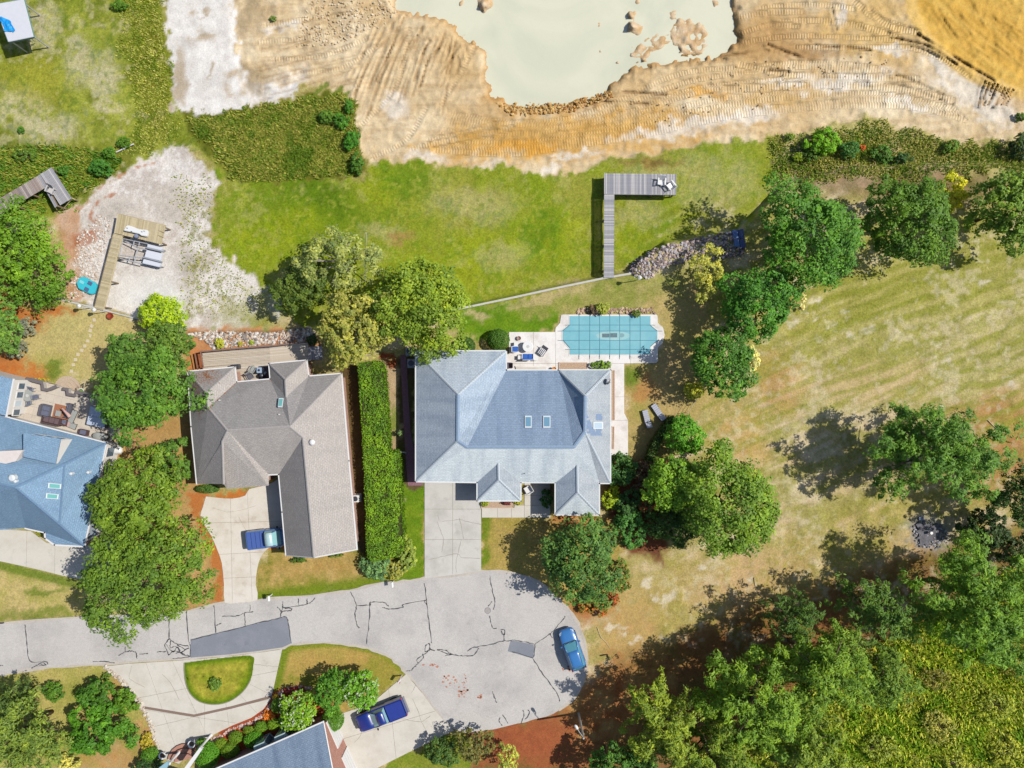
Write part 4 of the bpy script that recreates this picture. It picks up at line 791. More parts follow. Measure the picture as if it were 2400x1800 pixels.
# --- middle house, brown-grey roof
H2 = thing('house', 'brick house with brown-grey hipped roof and long garage wing beside the tall hedge', 'house', P(640, 1060))
SH2 = shingle_mat('shingles_brown_grey', S(188, 182, 176), S(164, 158, 154), .5)
SAND_BRICK = bpy.data.materials.new('brick_wall_tan'); SAND_BRICK.use_nodes = True; brick_nodes(SAND_BRICK, S(176, 120, 104), S(200, 160, 140), S(210, 198, 186))
E2, R2, RG = 3.0, 6.0, 5.4
EV2 = [(440, 870), (551, 860), (555, 895), (633, 888), (630, 852), (719, 844), (724, 881), (801, 875), (818, 1080), (837, 1288), (736, 1307), (670, 1302), (661, 1200), (653, 1112), (630, 1113), (629, 1138), (568, 1143), (532, 1146), (531, 1135), (461, 1134), (448, 1000)]
house_body(H2, EV2, E2, .4, SAND_BRICK)
w0, w1 = (484, 921, 4.9), (488, 955, 4.9); r0, r1, r2, g0, g1 = (533, 1009, R2), (680, 1000, R2), (710, 1025, RG), (710, 1025, RG), (736, 1307, RG)
s0, s1 = (669, 890, 4.7), (671, 930, 4.7); k0, k1 = (521, 1035, 5.6), (524, 1134, 4.9)
DK, MD, LT = (.80, .80, .82), (.74, .75, .78), (1.0, .985, .97)  # slope tints: shaded, half-lit and sunlit tone put into the colour
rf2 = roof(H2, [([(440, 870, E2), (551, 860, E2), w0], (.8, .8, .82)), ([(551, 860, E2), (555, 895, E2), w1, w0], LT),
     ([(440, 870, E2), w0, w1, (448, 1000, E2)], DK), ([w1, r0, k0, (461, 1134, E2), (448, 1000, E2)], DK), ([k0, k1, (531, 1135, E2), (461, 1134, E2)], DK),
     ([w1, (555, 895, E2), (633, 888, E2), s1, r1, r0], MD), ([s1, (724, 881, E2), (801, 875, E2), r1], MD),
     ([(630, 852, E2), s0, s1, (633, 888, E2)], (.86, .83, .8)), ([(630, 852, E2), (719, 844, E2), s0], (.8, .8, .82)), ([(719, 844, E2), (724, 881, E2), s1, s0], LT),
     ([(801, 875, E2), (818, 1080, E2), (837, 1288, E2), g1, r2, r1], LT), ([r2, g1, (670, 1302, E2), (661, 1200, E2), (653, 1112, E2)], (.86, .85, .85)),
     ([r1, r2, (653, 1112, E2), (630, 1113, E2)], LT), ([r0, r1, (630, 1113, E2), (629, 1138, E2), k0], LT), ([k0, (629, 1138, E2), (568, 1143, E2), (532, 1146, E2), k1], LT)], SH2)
CAP2 = mat('ridge_shingle_brown', S(178, 172, 168), .85, .2, var=.15, scale=6)
ridge(rf2, [(w0, w1), (w1, r0), (r0, r1), (r1, r2), (g0, g1), ((440, 870, E2), w0), ((551, 860, E2), w0), (s0, s1), ((630, 852, E2), s0), ((719, 844, E2), s0), ((801, 875, E2), r1), (r0, k0), (k0, k1)], CAP2, .26)
gutters(H2, EV2, E2, WHITE, 'fascia', .12, .14, skip=(9, 10, 14, 15, 16, 17, 18))
obj('gable_trim', MB().tube([P(837, 1288, E2), P(736, 1307, RG)], .06, 4), WHITE, rf2); obj('gable_trim', MB().tube([P(670, 1302, E2), P(736, 1307, RG)], .06, 4), WHITE, rf2)
gq = [P(837, 1288, E2), P(736, 1307, RG), P(670, 1302, E2)]; gq = [Vector((p.x, p.y + .3, p.z - .12)) for p in gq]
obj('gable_wall', MB().add(gq + [p + Vector((0, .12, 0)) for p in gq], [(0, 1, 2), (5, 4, 3), (0, 3, 4, 1), (1, 4, 5, 2), (2, 5, 3, 0)]), SAND_BRICK, H2)
pl2 = (w1, r1, (633, 888, E2)); zz = lambda x, y: (x, y, roof_z((633, 888, E2), (801, 875, E2), r1, x, y) + .35)
skylight(rf2, zz(654, 934), zz(665, 934), zz(662, 955), zz(652, 955), TEALG)
strawm = mat('roof_pine_straw', S(176, 118, 78), .95, .05, var=.3, scale=8)
def straw(fp, pts, n_, spread):
    mb = MB(); A0, B0, C0 = [P(*q) for q in fp]; nr_ = (B0 - A0).cross(C0 - A0).normalized(); nr_ = nr_ if nr_.z > 0 else -nr_
    for i in range(n_):
        k_ = rnd.uniform(0, len(pts) - 1.001); j = int(k_); f_ = k_ - j; x = pts[j][0] * (1 - f_) + pts[j + 1][0] * f_ + rnd.gauss(0, spread); y = pts[j][1] * (1 - f_) + pts[j + 1][1] * f_ + rnd.gauss(0, spread); p = P(x, y, roof_z(*fp, x, y)) + nr_ * .03; a_ = rnd.uniform(0, 3.1); u_ = Vector((math.cos(a_), math.sin(a_), 0)); u_ = (u_ - nr_ * u_.dot(nr_)).normalized() * rnd.uniform(.05, .16); v_ = nr_.cross(u_).normalized() * rnd.uniform(.012, .03)
        mb.add([p - u_, p - v_, p + u_, p + v_], [(0, 1, 2, 3)])
    o_ = obj('pine_straw', mb, strawm, rf2); o_['kind'] = 'stuff'
straw(((440, 870, E2), w0, (448, 1000, E2)), [(452, 885), (462, 930), (468, 970)], 420, 9); straw(((440, 870, E2), (551, 860, E2), w0), [(470, 882), (500, 880)], 300, 10); straw((w1, (555, 895, E2), r0), [(556, 900), (520, 935), (492, 960)], 260, 3); straw((w1, (633, 888, E2), r0), [(634, 892), (655, 915), (668, 930)], 160, 4)
for (x, y, z) in [(656, 971, 5.2), (516, 938, 4.4)]: obj('vent_pipe', MB().tube([P(x, y, z) - Vector((0, 0, .4)), P(x, y, z) + Vector((0, 0, .3))], .06, 8), WHITE, rf2)
tz_ = roof_z((801, 875, E2), (837, 1288, E2), r2, 733, 1036); tb = P(733, 1036, tz_)
obj('turbine_vent', MB().lathe(tb, [(.16, -.2), (.16, .1), (.3, .14), (.32, .3), (.2, .42), (.05, .46)], 16), WHITE, rf2, True)
q = P(666, 1225, E2); wall_panel(H2, 'garage_door', (q.x + .38, q.y, 1.1), 5.2, 2.2, math.atan2(1, -.09), SIDING, .1, WHITE)
# --- left house, blue roof
H3 = thing('house', 'house with bright blue shingle roof, dormers and rear terrace cut by the frame', 'house', P(60, 1130))
SH3 = shingle_mat('shingles_blue', S(140, 172, 200), S(118, 150, 182), .5)
E3 = 3.2
EV3 = [(-260, 905), (14, 977), (250, 1038), (225, 1155), (198, 1281), (128, 1277), (106, 1262), (105, 1248), (60, 1238), (0, 1242), (-300, 1240)]
house_body(H3, EV3, E3, .35, SIDING)
n1, n2, n3 = (150, 1088, 6.4), (138, 1228, 5.2), (36, 1142, 8.2); n4 = (-220, 1090, 8.2)
rf3 = roof(H3, [([(14, 977, E3), (250, 1038, E3), n1], .96), ([(14, 977, E3), n1, n3, n4, (-260, 905, E3)], .96), ([(250, 1038, E3), (225, 1155, E3), (198, 1281, E3), n2, n1], 1.02), ([n1, n2, n3], .99), ([(198, 1281, E3), (128, 1277, E3), (106, 1262, E3), (105, 1248, E3), n2], .94), ([n3, n2, (105, 1248, E3), (60, 1238, E3)], .92), ([n3, (60, 1238, E3), (0, 1242, E3), (-300, 1240, E3), n4], .92)], SH3)
CAP3 = mat('ridge_shingle_blue', S(112, 142, 172), .85, .2, var=.2, scale=7)
ridge(rf3, [((250, 1038, E3), n1), (n1, n2), (n1, n3), (n3, n2), (n2, (198, 1281, E3)), (n3, n4)], CAP3, .3)
gutters(H3, EV3, E3, WHITE, 'gutter', .16, .16, skip=(0, 8, 9, 10))
# dormer: white front and cheek walls with a lower-pitched roof
zr = lambda x, y: roof_z((14, 977, E3), (250, 1038, E3), n1, x, y)
fz = zr(172, 1029)
fl, frt = P(90, 1017, zr(90, 1017)), P(170, 1029, fz); bk = P(136, 1086, zr(136, 1086)); bk2 = P(66, 1070, zr(66, 1070)); top = Vector((0, 0, 1.75))
dm = MB().hexa([fl, frt, bk, bk2][::-1], [fl + top, frt + top, bk + Vector((0, 0, .25)), bk2 + Vector((0, 0, .25))][::-1]); dorm = obj('dormer', dm, SIDING, H3)
u = (frt - fl).normalized(); back = (bk - frt); back.z = 0; back.normalize(); ov = .18
dq = [fl + top - u * ov - back * ov, frt + top + u * ov * .2 - back * ov, bk + Vector((0, 0, .32)) + u * .05, bk2 + Vector((0, 0, .32)) - u * ov]
dr = roof(H3, [([tuple(p + Vector((0, 0, .12))) for p in dq], .97)], SH3, 'dormer_roof', .12, True)
for k_ in range(3):
    ctr = fl + (frt - fl) * (.2 + .3 * k_) + Vector((0, 0, .95)) - back * .02; wall_panel(H3, 'window', ctr, 1.0, .9, math.atan2(u.y, u.x), GLASS_D, .06, WHITE)
c0 = [(-40, 1062), (4, 1057), (53, 1055), (37, 1081), (0, 1090), (-40, 1094)]
obj('dormer_deck', MB().prism(W(c0, 7.0), 5.2, 7.0), mat('dormer_white', S(232, 222, 216), .8, .2, var=.08, scale=2), H3)
pe3 = ((250, 1038, E3), (198, 1281, E3), n2); zz = lambda x, y: (x, y, roof_z(n1, n2, n3, x, y) + .04)
skylight(rf3, zz(113, 1131), zz(144, 1134), zz(143, 1145), zz(112, 1143), TEALG); skylight(rf3, zz(108, 1155), zz(138, 1158), zz(136, 1169), zz(107, 1167), TEALG)
ps3 = (n3, n2, (60, 1238, E3)); zz = lambda x, y: (x, y, roof_z(*ps3, x, y)); skylight(rf3, zz(17, 1184), zz(27, 1183), zz(31, 1200), zz(24, 1202), TEALG)
for (x, y) in [(29, 1120), (37, 1128), (167, 1110), (207, 1107), (180, 1225)]:
    z_ = roof_z((250, 1038, E3), n1, n2, x, y) + .1 if x > 100 else 8.0; o_ = P(x, y, z_)
    obj('roof_vent', MB().lathe(o_, [(.34 if x == 29 else .16, -.3), (.34 if x == 29 else .16, .12), (.2 if x == 29 else .08, .22)], 14), mat('vent_white', S(224, 230, 234), .5), rf3)
# sun room wing and small side porch
RS = [(-60, 865), (32, 889), (15, 975), (-80, 950)]
roof(H3, [([(-60, 865, 3.4), (32, 889, 3.4), (15, 975, 3.4), (-80, 950, 4.4)], 1.0)], SH3, 'wing_roof')
obj('wing_wall', MB().prism(inset(W(RS, 3.4), .1), 0, 3.3), SIDING, H3); gutters(H3, [(32, 889), (15, 976)], 3.4, WHITE, 'fascia', .14, .14, skip=(1,))
wr = inset(W(RS, 3.4), .1); wa, wb = P(32, 889, 3.4), P(15, 975, 3.4); wd = (wb - wa).normalized(); wang = math.atan2(wd.y, wd.x); wnn = Vector((-wd.y, wd.x, 0)); wnn = wnn if wnn.x > 0 else -wnn
for k_ in range(4):
    q = wa + wd * (.75 + .95 * k_) - wnn * .08; wall_panel(H3, 'window', (q.x, q.y, 1.95), .62, .9, wang, GLASS_D if k_ != 2 else mat('pane_pale', S(214, 226, 234), .2, .5), .08, WHITE)
ea, eb = P(250, 1038, E3), P(198, 1281, E3); ed = (eb - ea).normalized(); en = Vector((-ed.y, ed.x, 0)); en = en if en.x > 0 else -en
for k_ in range(5):
    q = ea + ed * (1.2 + 2.0 * k_) - en * .33; wall_panel(H3, 'window', (q.x, q.y, 1.6), 1.0, 1.3, math.atan2(ed.y, ed.x), GLASS_D, .08, WHITE)
obj('porch_roof', MB().prism(W([(203, 1256), (214, 1216), (226, 1254), (204, 1264)], 2.6), 2.4, 2.6), mat('porch_grey', S(150, 160, 170), .6), H3)
obj('porch_wall', MB().prism(W([(203, 1264), (226, 1257), (226, 1275), (203, 1278)], .9), 0, .9), brickm, H3)
q = P(170, 1280, E3); wall_panel(H3, 'garage_door', (q.x - 1.2, q.y + .34, 1.1), 2.6, 2.1, 0, WHITE, .08, WHITE)
# --- house at the bottom edge
A4 = P(757, 1692, 3.2); u4 = Vector((P(620, 1752, 3.2) - A4)).normalized(); v4 = Vector((-u4.y, u4.x, 0)); v4 = v4 if v4.y < 0 else -v4
H4 = thing('house', 'brick house with steel-blue roof and white garage doors at the lower frame edge', 'house', (A4.x, A4.y, 0))
def h4(a, b, z): p = A4 + u4 * a + v4 * b; return Vector((p.x, p.y, z))
SH4 = shingle_mat('shingles_steel_blue', S(150, 170, 192), S(112, 132, 160), .8)
rf4 = roof(H4, [([tuple(h4(0, 0, 3.2)), tuple(h4(13.4, 0, 3.2)), tuple(h4(13.4, 6.5, 7.2)), tuple(h4(0, 6.5, 7.2))], 1.0), ([tuple(h4(0, 6.5, 7.2)), tuple(h4(13.4, 6.5, 7.2)), tuple(h4(13.4, 13, 3.2)), tuple(h4(0, 13, 3.2))], .9)], SH4, 'roof', .14, True)
obj('wall', MB().prism([h4(.12, .4, 0), h4(13.2, .4, 0), h4(13.2, 12.6, 0), h4(.12, 12.6, 0)], 0, 3.1), brickm, H4)
g4 = [h4(.12, .5, 3.1), h4(.12, 12.5, 3.1), h4(.12, 6.5, 6.95)]; obj('gable_wall', MB().add(g4 + [p + u4 * .2 for p in g4], [(0, 1, 2), (5, 4, 3), (0, 3, 4, 1), (1, 4, 5, 2), (2, 5, 3, 0)]), brickm, H4)
an4 = math.atan2(u4.y, u4.x); anv = math.atan2(v4.y, v4.x)
obj('gutter', MB().box(h4(6.7, -.02, 3.17), (13.4, .14, .14), an4), WHITE, H4)
for s_ in (0,):
    mb = MB().tube([h4(-.04, -.05, 3.12), h4(-.04, 6.5, 7.15)], .08, 4); obj('rake_trim', mb, WHITE, rf4)
for b0, w_ in [(2.0, 2.9), (6.1, 2.9)]:
    gd = wall_panel(H4, 'garage_door', h4(.1, b0, 1.15), w_, 2.25, anv, WHITE, .12, WHITE)
    for k_ in range(3): obj('panel_groove', MB().box(h4(.03, b0, .5 + .55 * k_), (w_ - .1, .02, .03), anv), mat('groove', S(200, 200, 198), .6), gd)
wall_panel(H4, 'window', h4(.1, 6.6, 4.6), 1.3, 1.5, anv, GLASS_D, .1, WHITE)
TEALW = mat('window_frame_teal', S(186, 208, 208), .4, .5)
for a0 in (4.2, 6.6):
    bw = obj('bay_window', MB().prism([h4(a0, .45, 0), h4(a0 + .35, -.35, 0), h4(a0 + 1.5, -.35, 0), h4(a0 + 1.85, .45, 0)], .6, 2.5), TEALW, H4)
    for p0, p1 in [((a0 + .08, .26), (a0 + .32, -.3)), ((a0 + .45, -.36), (a0 + 1.4, -.36)), ((a0 + 1.53, -.3), (a0 + 1.77, .26))]:
        m0, m1 = h4(*p0, 1.6), h4(*p1, 1.6); dd = m1 - m0; obj('pane', MB().box((m0 + m1) / 2, (dd.length, .06, 1.4), math.atan2(dd.y, dd.x)), GLASS_D, bw)
# portico
PT = [(432, 1800), (468, 1752), (474, 1756), (440, 1806)]
obj('portico_beam', MB().prism(W(PT, 3.0), 2.6, 3.0), WHITE, H4)
obj('portico_roof', MB().prism(W([(372, 1800), (392, 1784), (396, 1790), (385, 1812), (470, 1840), (430, 1850), (380, 1830)], 3.0), 2.8, 3.05), mat('portico_blue', S(150, 190, 205), .6), H4)
for (x, y) in [(470, 1752), (396, 1790)]:
    q = P(x, y, 2.6); obj('column', MB().lathe((q.x, q.y, 0), [(.2, 0), (.2, .15), (.14, .2), (.12, 2.45), (.19, 2.6)], 14), WHITE, H4, True)
bs = mat('brick_step', S(188, 140, 120), .9, .15, var=.25, scale=9); stp = thing('brick_steps', 'curved red brick entrance steps between two white urns', 'steps', P(430, 1770))
for k_, rr in enumerate([2.1, 1.65, 1.2]):
    q = P(438, 1785); obj('step', MB().prism([(q.x + rr * math.cos(t), q.y + rr * math.sin(t)) for t in [math.radians(35 + 17 * j) for j in range(9)]], 0, .18 * (k_ + 1)), bs, stp)
rail = mat('dark_iron', S(70, 52, 54), .5, .5)
for k_, rr in enumerate([2.1, 1.65, 1.2]):
    obj('nosing', MB().tube([(P(438, 1785).x + rr * math.cos(t), P(438, 1785).y + rr * math.sin(t), .18 * (k_ + 1) + .01) for t in [math.radians(35 + 17 * j) for j in range(9)]], .025, 5), rail, stp)
# ------------------------------------------------------------------ docks, walls, pool
GREYW = [mat('weathered_wood_%s' % k, S(*c), .9, .15, var=.16, scale=9) for k, c in zip('abcd', [(190, 188, 190), (172, 170, 174), (206, 202, 200), (160, 160, 168)])]
BROWNW = [mat('old_wood_%s' % k, S(*c), .9, .15, var=.18, scale=9) for k, c in zip('abcd', [(172, 158, 152), (150, 138, 136), (190, 178, 170), (164, 146, 138)])]
TANW = [mat('new_wood_%s' % k, S(*c), .85, .2, var=.12, scale=9) for k, c in zip('abcd', [(204, 188, 150), (190, 174, 136), (214, 198, 162), (198, 184, 150)])]
DECKW = [mat('deck_wood_%s' % k, S(*c), .85, .2, var=.08, scale=9) for k, c in zip('abcd', [(214, 200, 180), (206, 192, 172), (220, 208, 190), (210, 196, 178)])]
GREYP = [mat('lounge_grey_%s' % k, S(*c), .8, .2, var=.1) for k, c in zip('ab', [(186, 190, 202), (140, 142, 152)])]
def planks(parent, a, b, c, z, mats, bw=.14, t=.04, jit=.05):
    """boards across the quad a -> b (run direction), a -> c (board length); photo pixels at height z"""
    A0, B0, C0 = P(*a, z), P(*b, z), P(*c, z); run = B0 - A0; ln = C0 - A0; n = max(1, int(round(run.length / bw)))
    L = Vector(ROOTLOC.get(parent.name, (0, 0, 0))); w = run.length / n; me = {}
    ang = math.atan2(ln.y, ln.x)
    base = MB().box((0, 0, 0), (ln.length, w * .88, t)); src = None
    for i in range(n):
        ctr = A0 + run * ((i + .5) / n) + ln / 2
        if src is None:
            o_ = obj('plank', base, mats[0], parent, local=True); src = o_.data
        else: o_ = link_copy(src, 'plank', parent)
        o_.location = ctr - L + Vector((0, 0, -t / 2 + rnd.uniform(-.004, .004))); o_.rotation_euler = (0, 0, ang + rnd.uniform(-.004, .004)); o_.scale = (1 + rnd.uniform(-jit, jit) * .12, 1, 1)
        o_.material_slots[0].link = 'OBJECT'; o_.material_slots[0].material = rnd.choice(mats)
def post(parent, px, py, ztop, m, r=.1, name='pile', z0=None):
    p = P(px, py, ztop); zz0 = GZ(p.x, p.y) - .2 if z0 is None else z0
    return obj(name, MB().tube([(p.x, p.y, zz0), (p.x, p.y, ztop)], r, 8), m, parent)
def joist(parent, a, b, z, m, w=.08, h=.2, name='joist'):
    A0, B0 = P(*a, z), P(*b, z); d = B0 - A0; mid = (A0 + B0) / 2
    return obj(name, MB().box((mid.x, mid.y, z), (d.length, w, h), math.atan2(d.y, d.x)), m, parent)
PILE = mat('dock_pile', S(150, 130, 104), .9, .15, var=.2)
DZ = .12
dk = thing('dock', 'long grey weathered L-shaped dock with white chairs standing over the lawn', 'dock', P(1430, 540, DZ))
planks(dk, (1417, 406), (1584, 408), (1417, 455), DZ, GREYW); planks(dk, (1416, 456), (1415, 652), (1440, 456), DZ, GREYW)
for s_, a_, b_ in [(0, (1417, 410), (1584, 412)), (1, (1417, 451), (1584, 453)), (2, (1418, 456), (1417, 650)), (3, (1438, 456), (1437, 650))]: joist(dk, a_, b_, DZ - .16, PILE)
joist(dk, (1416.4, 405), (1416.4, 456), DZ - .1, GREYW[2], .05, .2, 'rim_board'); joist(dk, (1416, 455.4), (1584.4, 457), DZ - .1, GREYW[1], .05, .2, 'rim_board'); joist(dk, (1584.6, 408), (1584, 456.5), DZ - .1, GREYW[1], .05, .2, 'rim_board')
for (x, y) in [(1420, 410), (1475, 411), (1530, 411), (1580, 412), (1425, 452), (1475, 452), (1530, 453), (1580, 453), (1419, 510), (1437, 510), (1419, 570), (1437, 570), (1419, 630), (1437, 630)]: post(dk, x, y, DZ - .06, PILE, .09)
for (x0, y0, x1, y1) in [(1560, 454, 1556, 462), (1566, 454, 1570, 462), (1576, 454, 1572, 462)]:
    a_, b_ = P(x0, y0, -.1), P(x1, y1, -1.2); obj('brace', MB().tube([a_, b_], .05, 6), PILE, dk)
d2 = thing('dock', 'new tan wooden L-shaped dock with boat lift on the bare white lake bed', 'dock', P(265, 600, DZ))
planks(d2, (275, 501), (387, 528), (267, 546), DZ, TANW); planks(d2, (266, 547), (221, 722), (287, 552), DZ, TANW)
for a_, b_ in [((276, 506), (385, 532)), ((270, 544), (376, 569)), ((266, 550), (222, 722)), ((286, 552), (242, 728)), ((322, 515), (314, 555))]: joist(d2, a_, b_, DZ - .16, PILE)
joist(d2, (275, 500.5), (387.5, 528), DZ - .1, TANW[1], .05, .22, 'rim_board'); joist(d2, (387.5, 528), (377, 572), DZ - .1, TANW[1], .05, .22, 'rim_board'); joist(d2, (287.5, 552), (243, 729), DZ - .1, TANW[2], .05, .22, 'rim_board')
for (x, y) in [(277, 505), (330, 517), (384, 532), (375, 568), (322, 558), (269, 548), (286, 553), (254, 600), (274, 603), (240, 655), (260, 660), (227, 715), (245, 720)]: post(d2, x, y, DZ - .06, PILE, .09)
for (x0, y0, x1, y1) in [(372, 540, 386, 545), (370, 551, 384, 556), (386, 530, 378, 574)]:
    obj('ladder_rail', MB().tube([P(x0, y0, DZ + .02), P(x1, y1, DZ + (.1 if x0 < 380 else -.3))], .05, 6), TANW[0], d2)
planks(d2, (270, 505), (270, 505.6), (273, 505), DZ - .02, TANW, .03) if False else None
d3 = thing('dock', 'short brown-grey L-shaped dock with a broken end board in tall grass', 'dock', P(90, 440, DZ))
planks(d3, (90, 412), (121, 392), (136, 487), DZ, GREYW, .15) if False else None
planks(d3, (104, 440), (134, 487), (142, 424), DZ, GREYW, .3) if False else None
# platform boards run along its length
planks(d3, (121, 392), (94, 408), (168, 465), DZ, GREYW, .16); planks(d3, (94, 409), (-60, 500), (111, 437), DZ - .02, BROWNW, .16)
planks(d3, (94, 408.4), (88, 412), (134.5, 483), DZ + .001, GREYW, .16)
for a_, b_ in [((118, 396), (165, 464)), ((98, 412), (136, 484)), ((96, 412), (-50, 498)), ((108, 434), (-30, 518))]: joist(d3, a_, b_, DZ - .16, PILE)
for (x, y) in [(121, 396), (164, 463), (136, 483), (104, 436), (60, 432), (75, 456), (20, 458), (35, 482)]: post(d3, x, y, DZ - .06, PILE, .09)
obj('brace', MB().tube([P(168, 464, -.05), P(176, 468, -.5)], .06, 6), TANW[0], d3); obj('brace', MB().tube([P(168, 466, -.3), P(148, 491, -1.0)], .05, 6), TANW[1], d3)
# bulkheads
CAPW = mat('bulkhead_cap', S(206, 204, 192), .85, .2, var=.15, scale=3)
def bulkhead(label, pts, w=.22):
    b_ = thing('bulkhead_wall', label, 'retaining wall', P(*pts[0], 0))
    wp = [P(x, y, .06) for x, y in pts]; obj('cap', MB().ribbon(wp, w, 0.0, .07), CAPW, b_); obj('sheet_wall', MB().ribbon(wp, w * .45, -1.7, 0.0), PILE, b_)
bulkhead('long pale bulkhead wall running from the trees to the grey dock', [(985, 748), (1030, 735), (1080, 723), (1200, 698), (1300, 676), (1415, 652), (1485, 640)])
bulkhead('thin timber bulkhead along the yard beside the tan dock', [(-60, 655), (60, 680), (165, 708), (225, 722), (325, 748)], .16)
# landing by the rocks with a lamp that throws its shadow on the grass
ld = thing('step_landing', 'small grey landing with steps where the bulkhead meets the rock bank', 'steps', P(1495, 648))
obj('slab', MB().prism(W([(1484, 641), (1494, 645), (1512, 650), (1505, 658), (1488, 656)]), -.3, .08), CONC_G, ld); obj('rail', MB().tube([P(1492, 640, .6), P(1512, 652, .6)], .05, 6), mat('dark_rail', S(70, 66, 70), .6), ld)
for x, y in [(1492, 640), (1512, 652)]: obj('rail_post', MB().tube([P(x, y, .6), (P(x, y, .6).x, P(x, y, .6).y, -.2)], .04, 6), MATS['dark_rail'], ld)
def lamp(label, px, py, h=1.9):
    p = P(px, py); t = thing('garden_lamp', label, 'lamp', p); m = mat('lamp_post_white', S(226, 226, 222), .5, .4)
    obj('pole', MB().tube([p, p + Vector((0, 0, h))], .045, 8), m, t); obj('lantern', MB().lathe(p + Vector((0, 0, h)), [(.06, 0), (.16, .08), (.2, .34), (.1, .42)], 8), mat('lantern_glass', S(214, 214, 206), .3, .5), t); obj('cap', MB().lathe(p + Vector((0, 0, h + .42)), [(.24, 0), (.05, .14)], 8), m, t)
lamp('white lamp post at the end of the long bulkhead by the rocks', 1490, 658); lamp('white lamp post left of the tan dock at the yard edge', 213, 722, 1.7); lamp('white lamp post right of the tan dock at the yard edge', 247, 731, 1.7)
# pool
pc = [(1335, 741), (1524, 741), (1524, 763), (1540, 776), (1540, 798), (1524, 812), (1524, 831), (1335, 831), (1335, 815), (1319, 797), (1319, 775), (1335, 762)]
cope = [(1200 + (x - 1430) * 1.03 + 230, 786 + (y - 786) * 1.06) for x, y in pc]
pool = thing('swimming_pool', 'lobed in-ground swimming pool set into the white concrete patio', 'pool', P(1430, 786))
obj('coping', MB().prism(W(cope), 0, .09), mat('pool_coping', S(238, 234, 228), .7, .3, var=.05), pool)
cov = thing('pool_cover', 'teal safety cover with crossing straps stretched over the pool', 'pool cover', P(1430, 786))
cm = stain_mat('cover_fabric', S(122, 190, 204), S(150, 206, 214), .7, .5, .05, .6, .3)
NXc, NYc = 46, 22; cmb = MB(); wp = W(pc)
pgx = np.array([[P(1319 + 221 * i / NXc, 741 + 90 * j / NYc) for i in range(NXc + 1)] for j in range(NYc + 1)])
def in_poly(x, y, poly):
    r = False
    for i in range(len(poly)):
        x0, y0 = poly[i]; x1, y1 = poly[i - 1]
        if (y0 > y) != (y1 > y) and x < (x1 - x0) * (y - y0) / (y1 - y0) + x0: r = not r
    return r
obj('fabric', MB().prism(wp, .06, .115), cm, cov)
strap = mat('cover_strap', S(70, 132, 150), .7, .2); anch = mat('anchor_brass', S(120, 130, 130), .5, .5)
for x in [1357, 1382, 1405, 1429, 1452, 1476, 1500]:
    obj('strap', MB().ribbon([P(x, 736), P(x, 838)], .05, .1, .124), strap, cov)
    for y in (734, 840): obj('anchor', MB().box(P(x, y, .09), (.05, .16, .03)), anch, cov)
for y in [762, 776, 798, 819]:
    x0, x1 = (1311, 1549) if 770 < y < 805 else (1328, 1532)
    obj('strap', MB().ribbon([P(x0, y), P(x1, y)], .05, .1, .127), strap, cov)
    for x in (x0 - 2, x1 + 2): obj('anchor', MB().box(P(x, y, .09), (.16, .05, .03)), anch, cov)
for a_, b_ in [((1335, 762), (1319, 775)), ((1524, 763), (1540, 776)), ((1335, 815), (1319, 797)), ((1524, 812), (1540, 798))]: obj('strap', MB().ribbon([P(*a_), P(*b_)], .06, .1, .13), strap, cov)
el = lambda cx, cy, rx, ry, n=20: W([(cx + rx * math.cos(2 * math.pi * k / n), cy + ry * math.sin(2 * math.pi * k / n)) for k in range(n)])
obj('damp_patch', MB().prism(el(1437, 787, 40, 11), .1, .119), stain_mat('cover_dry_silt', S(160, 208, 212), S(196, 214, 206), .6, 1.2, .05, .7, .2), cov)
for x0, x1, y0, y1 in [(1411, 1428, 782, 791), (1430, 1446, 781, 791)]: obj('drain_panel', MB().prism(W([(x0, y0), (x1, y0), (x1, y1), (x0, y1)]), .1, .128), mat('drain_mesh', S(96, 122, 132), .6, .3, var=.4, scale=6), cov)
obj('drain_panel', MB().prism(el(1457, 786, 6, 5), .1, .128), mat('drain_mesh_pale', S(130, 170, 178), .6), cov)
# wooden deck of the middle house
DH = .75
dk2 = thing('wooden_deck', 'pale wooden deck with brown rail behind the brown-grey roofed house', 'deck', P(600, 850, DH))
planks(dk2, (474, 824), (476, 870), (712, 803), DH, DECKW, .145); planks(dk2, (553, 862), (556, 896), (634, 856), DH, DECKW, .145); planks(dk2, (632, 812), (634, 856), (722, 803), DH - .003, DECKW, .145)
RAILB = mat('rail_brown', S(150, 116, 100), .8, .2, var=.15)
rl = [(469, 824), (560, 816), (640, 810), (715, 801)]
obj('top_rail', MB().ribbon([P(x, y, DH + .9) for x, y in rl], .14, DH + .88, DH + .95), RAILB, dk2)
for k_ in range(13):
    t_ = k_ / 12; x, y = 469 + 246 * t_, 824 - 23 * t_; q = P(x, y, DH + .9); obj('rail_post', MB().box((q.x, q.y, DH + .4), (.1, .1, 1.0)), RAILB, dk2)
obj('skirt', MB().ribbon([P(x, y, DH) for x, y in rl], .05, 0, DH - .05), RAILB, dk2)
obj('side_bin', MB().prism(W([(455, 828), (468, 825), (475, 862), (461, 864)], .5), 0, .5), mat('rust_brown', S(160, 96, 64), .9, .1, var=.3), dk2); joist(dk2, (470, 824), (477, 862), DH + .9, RAILB, .12, .07, 'top_rail'); joist(dk2, (456, 828), (463, 864), DH + .5, RAILB, .06, .06, 'top_rail')
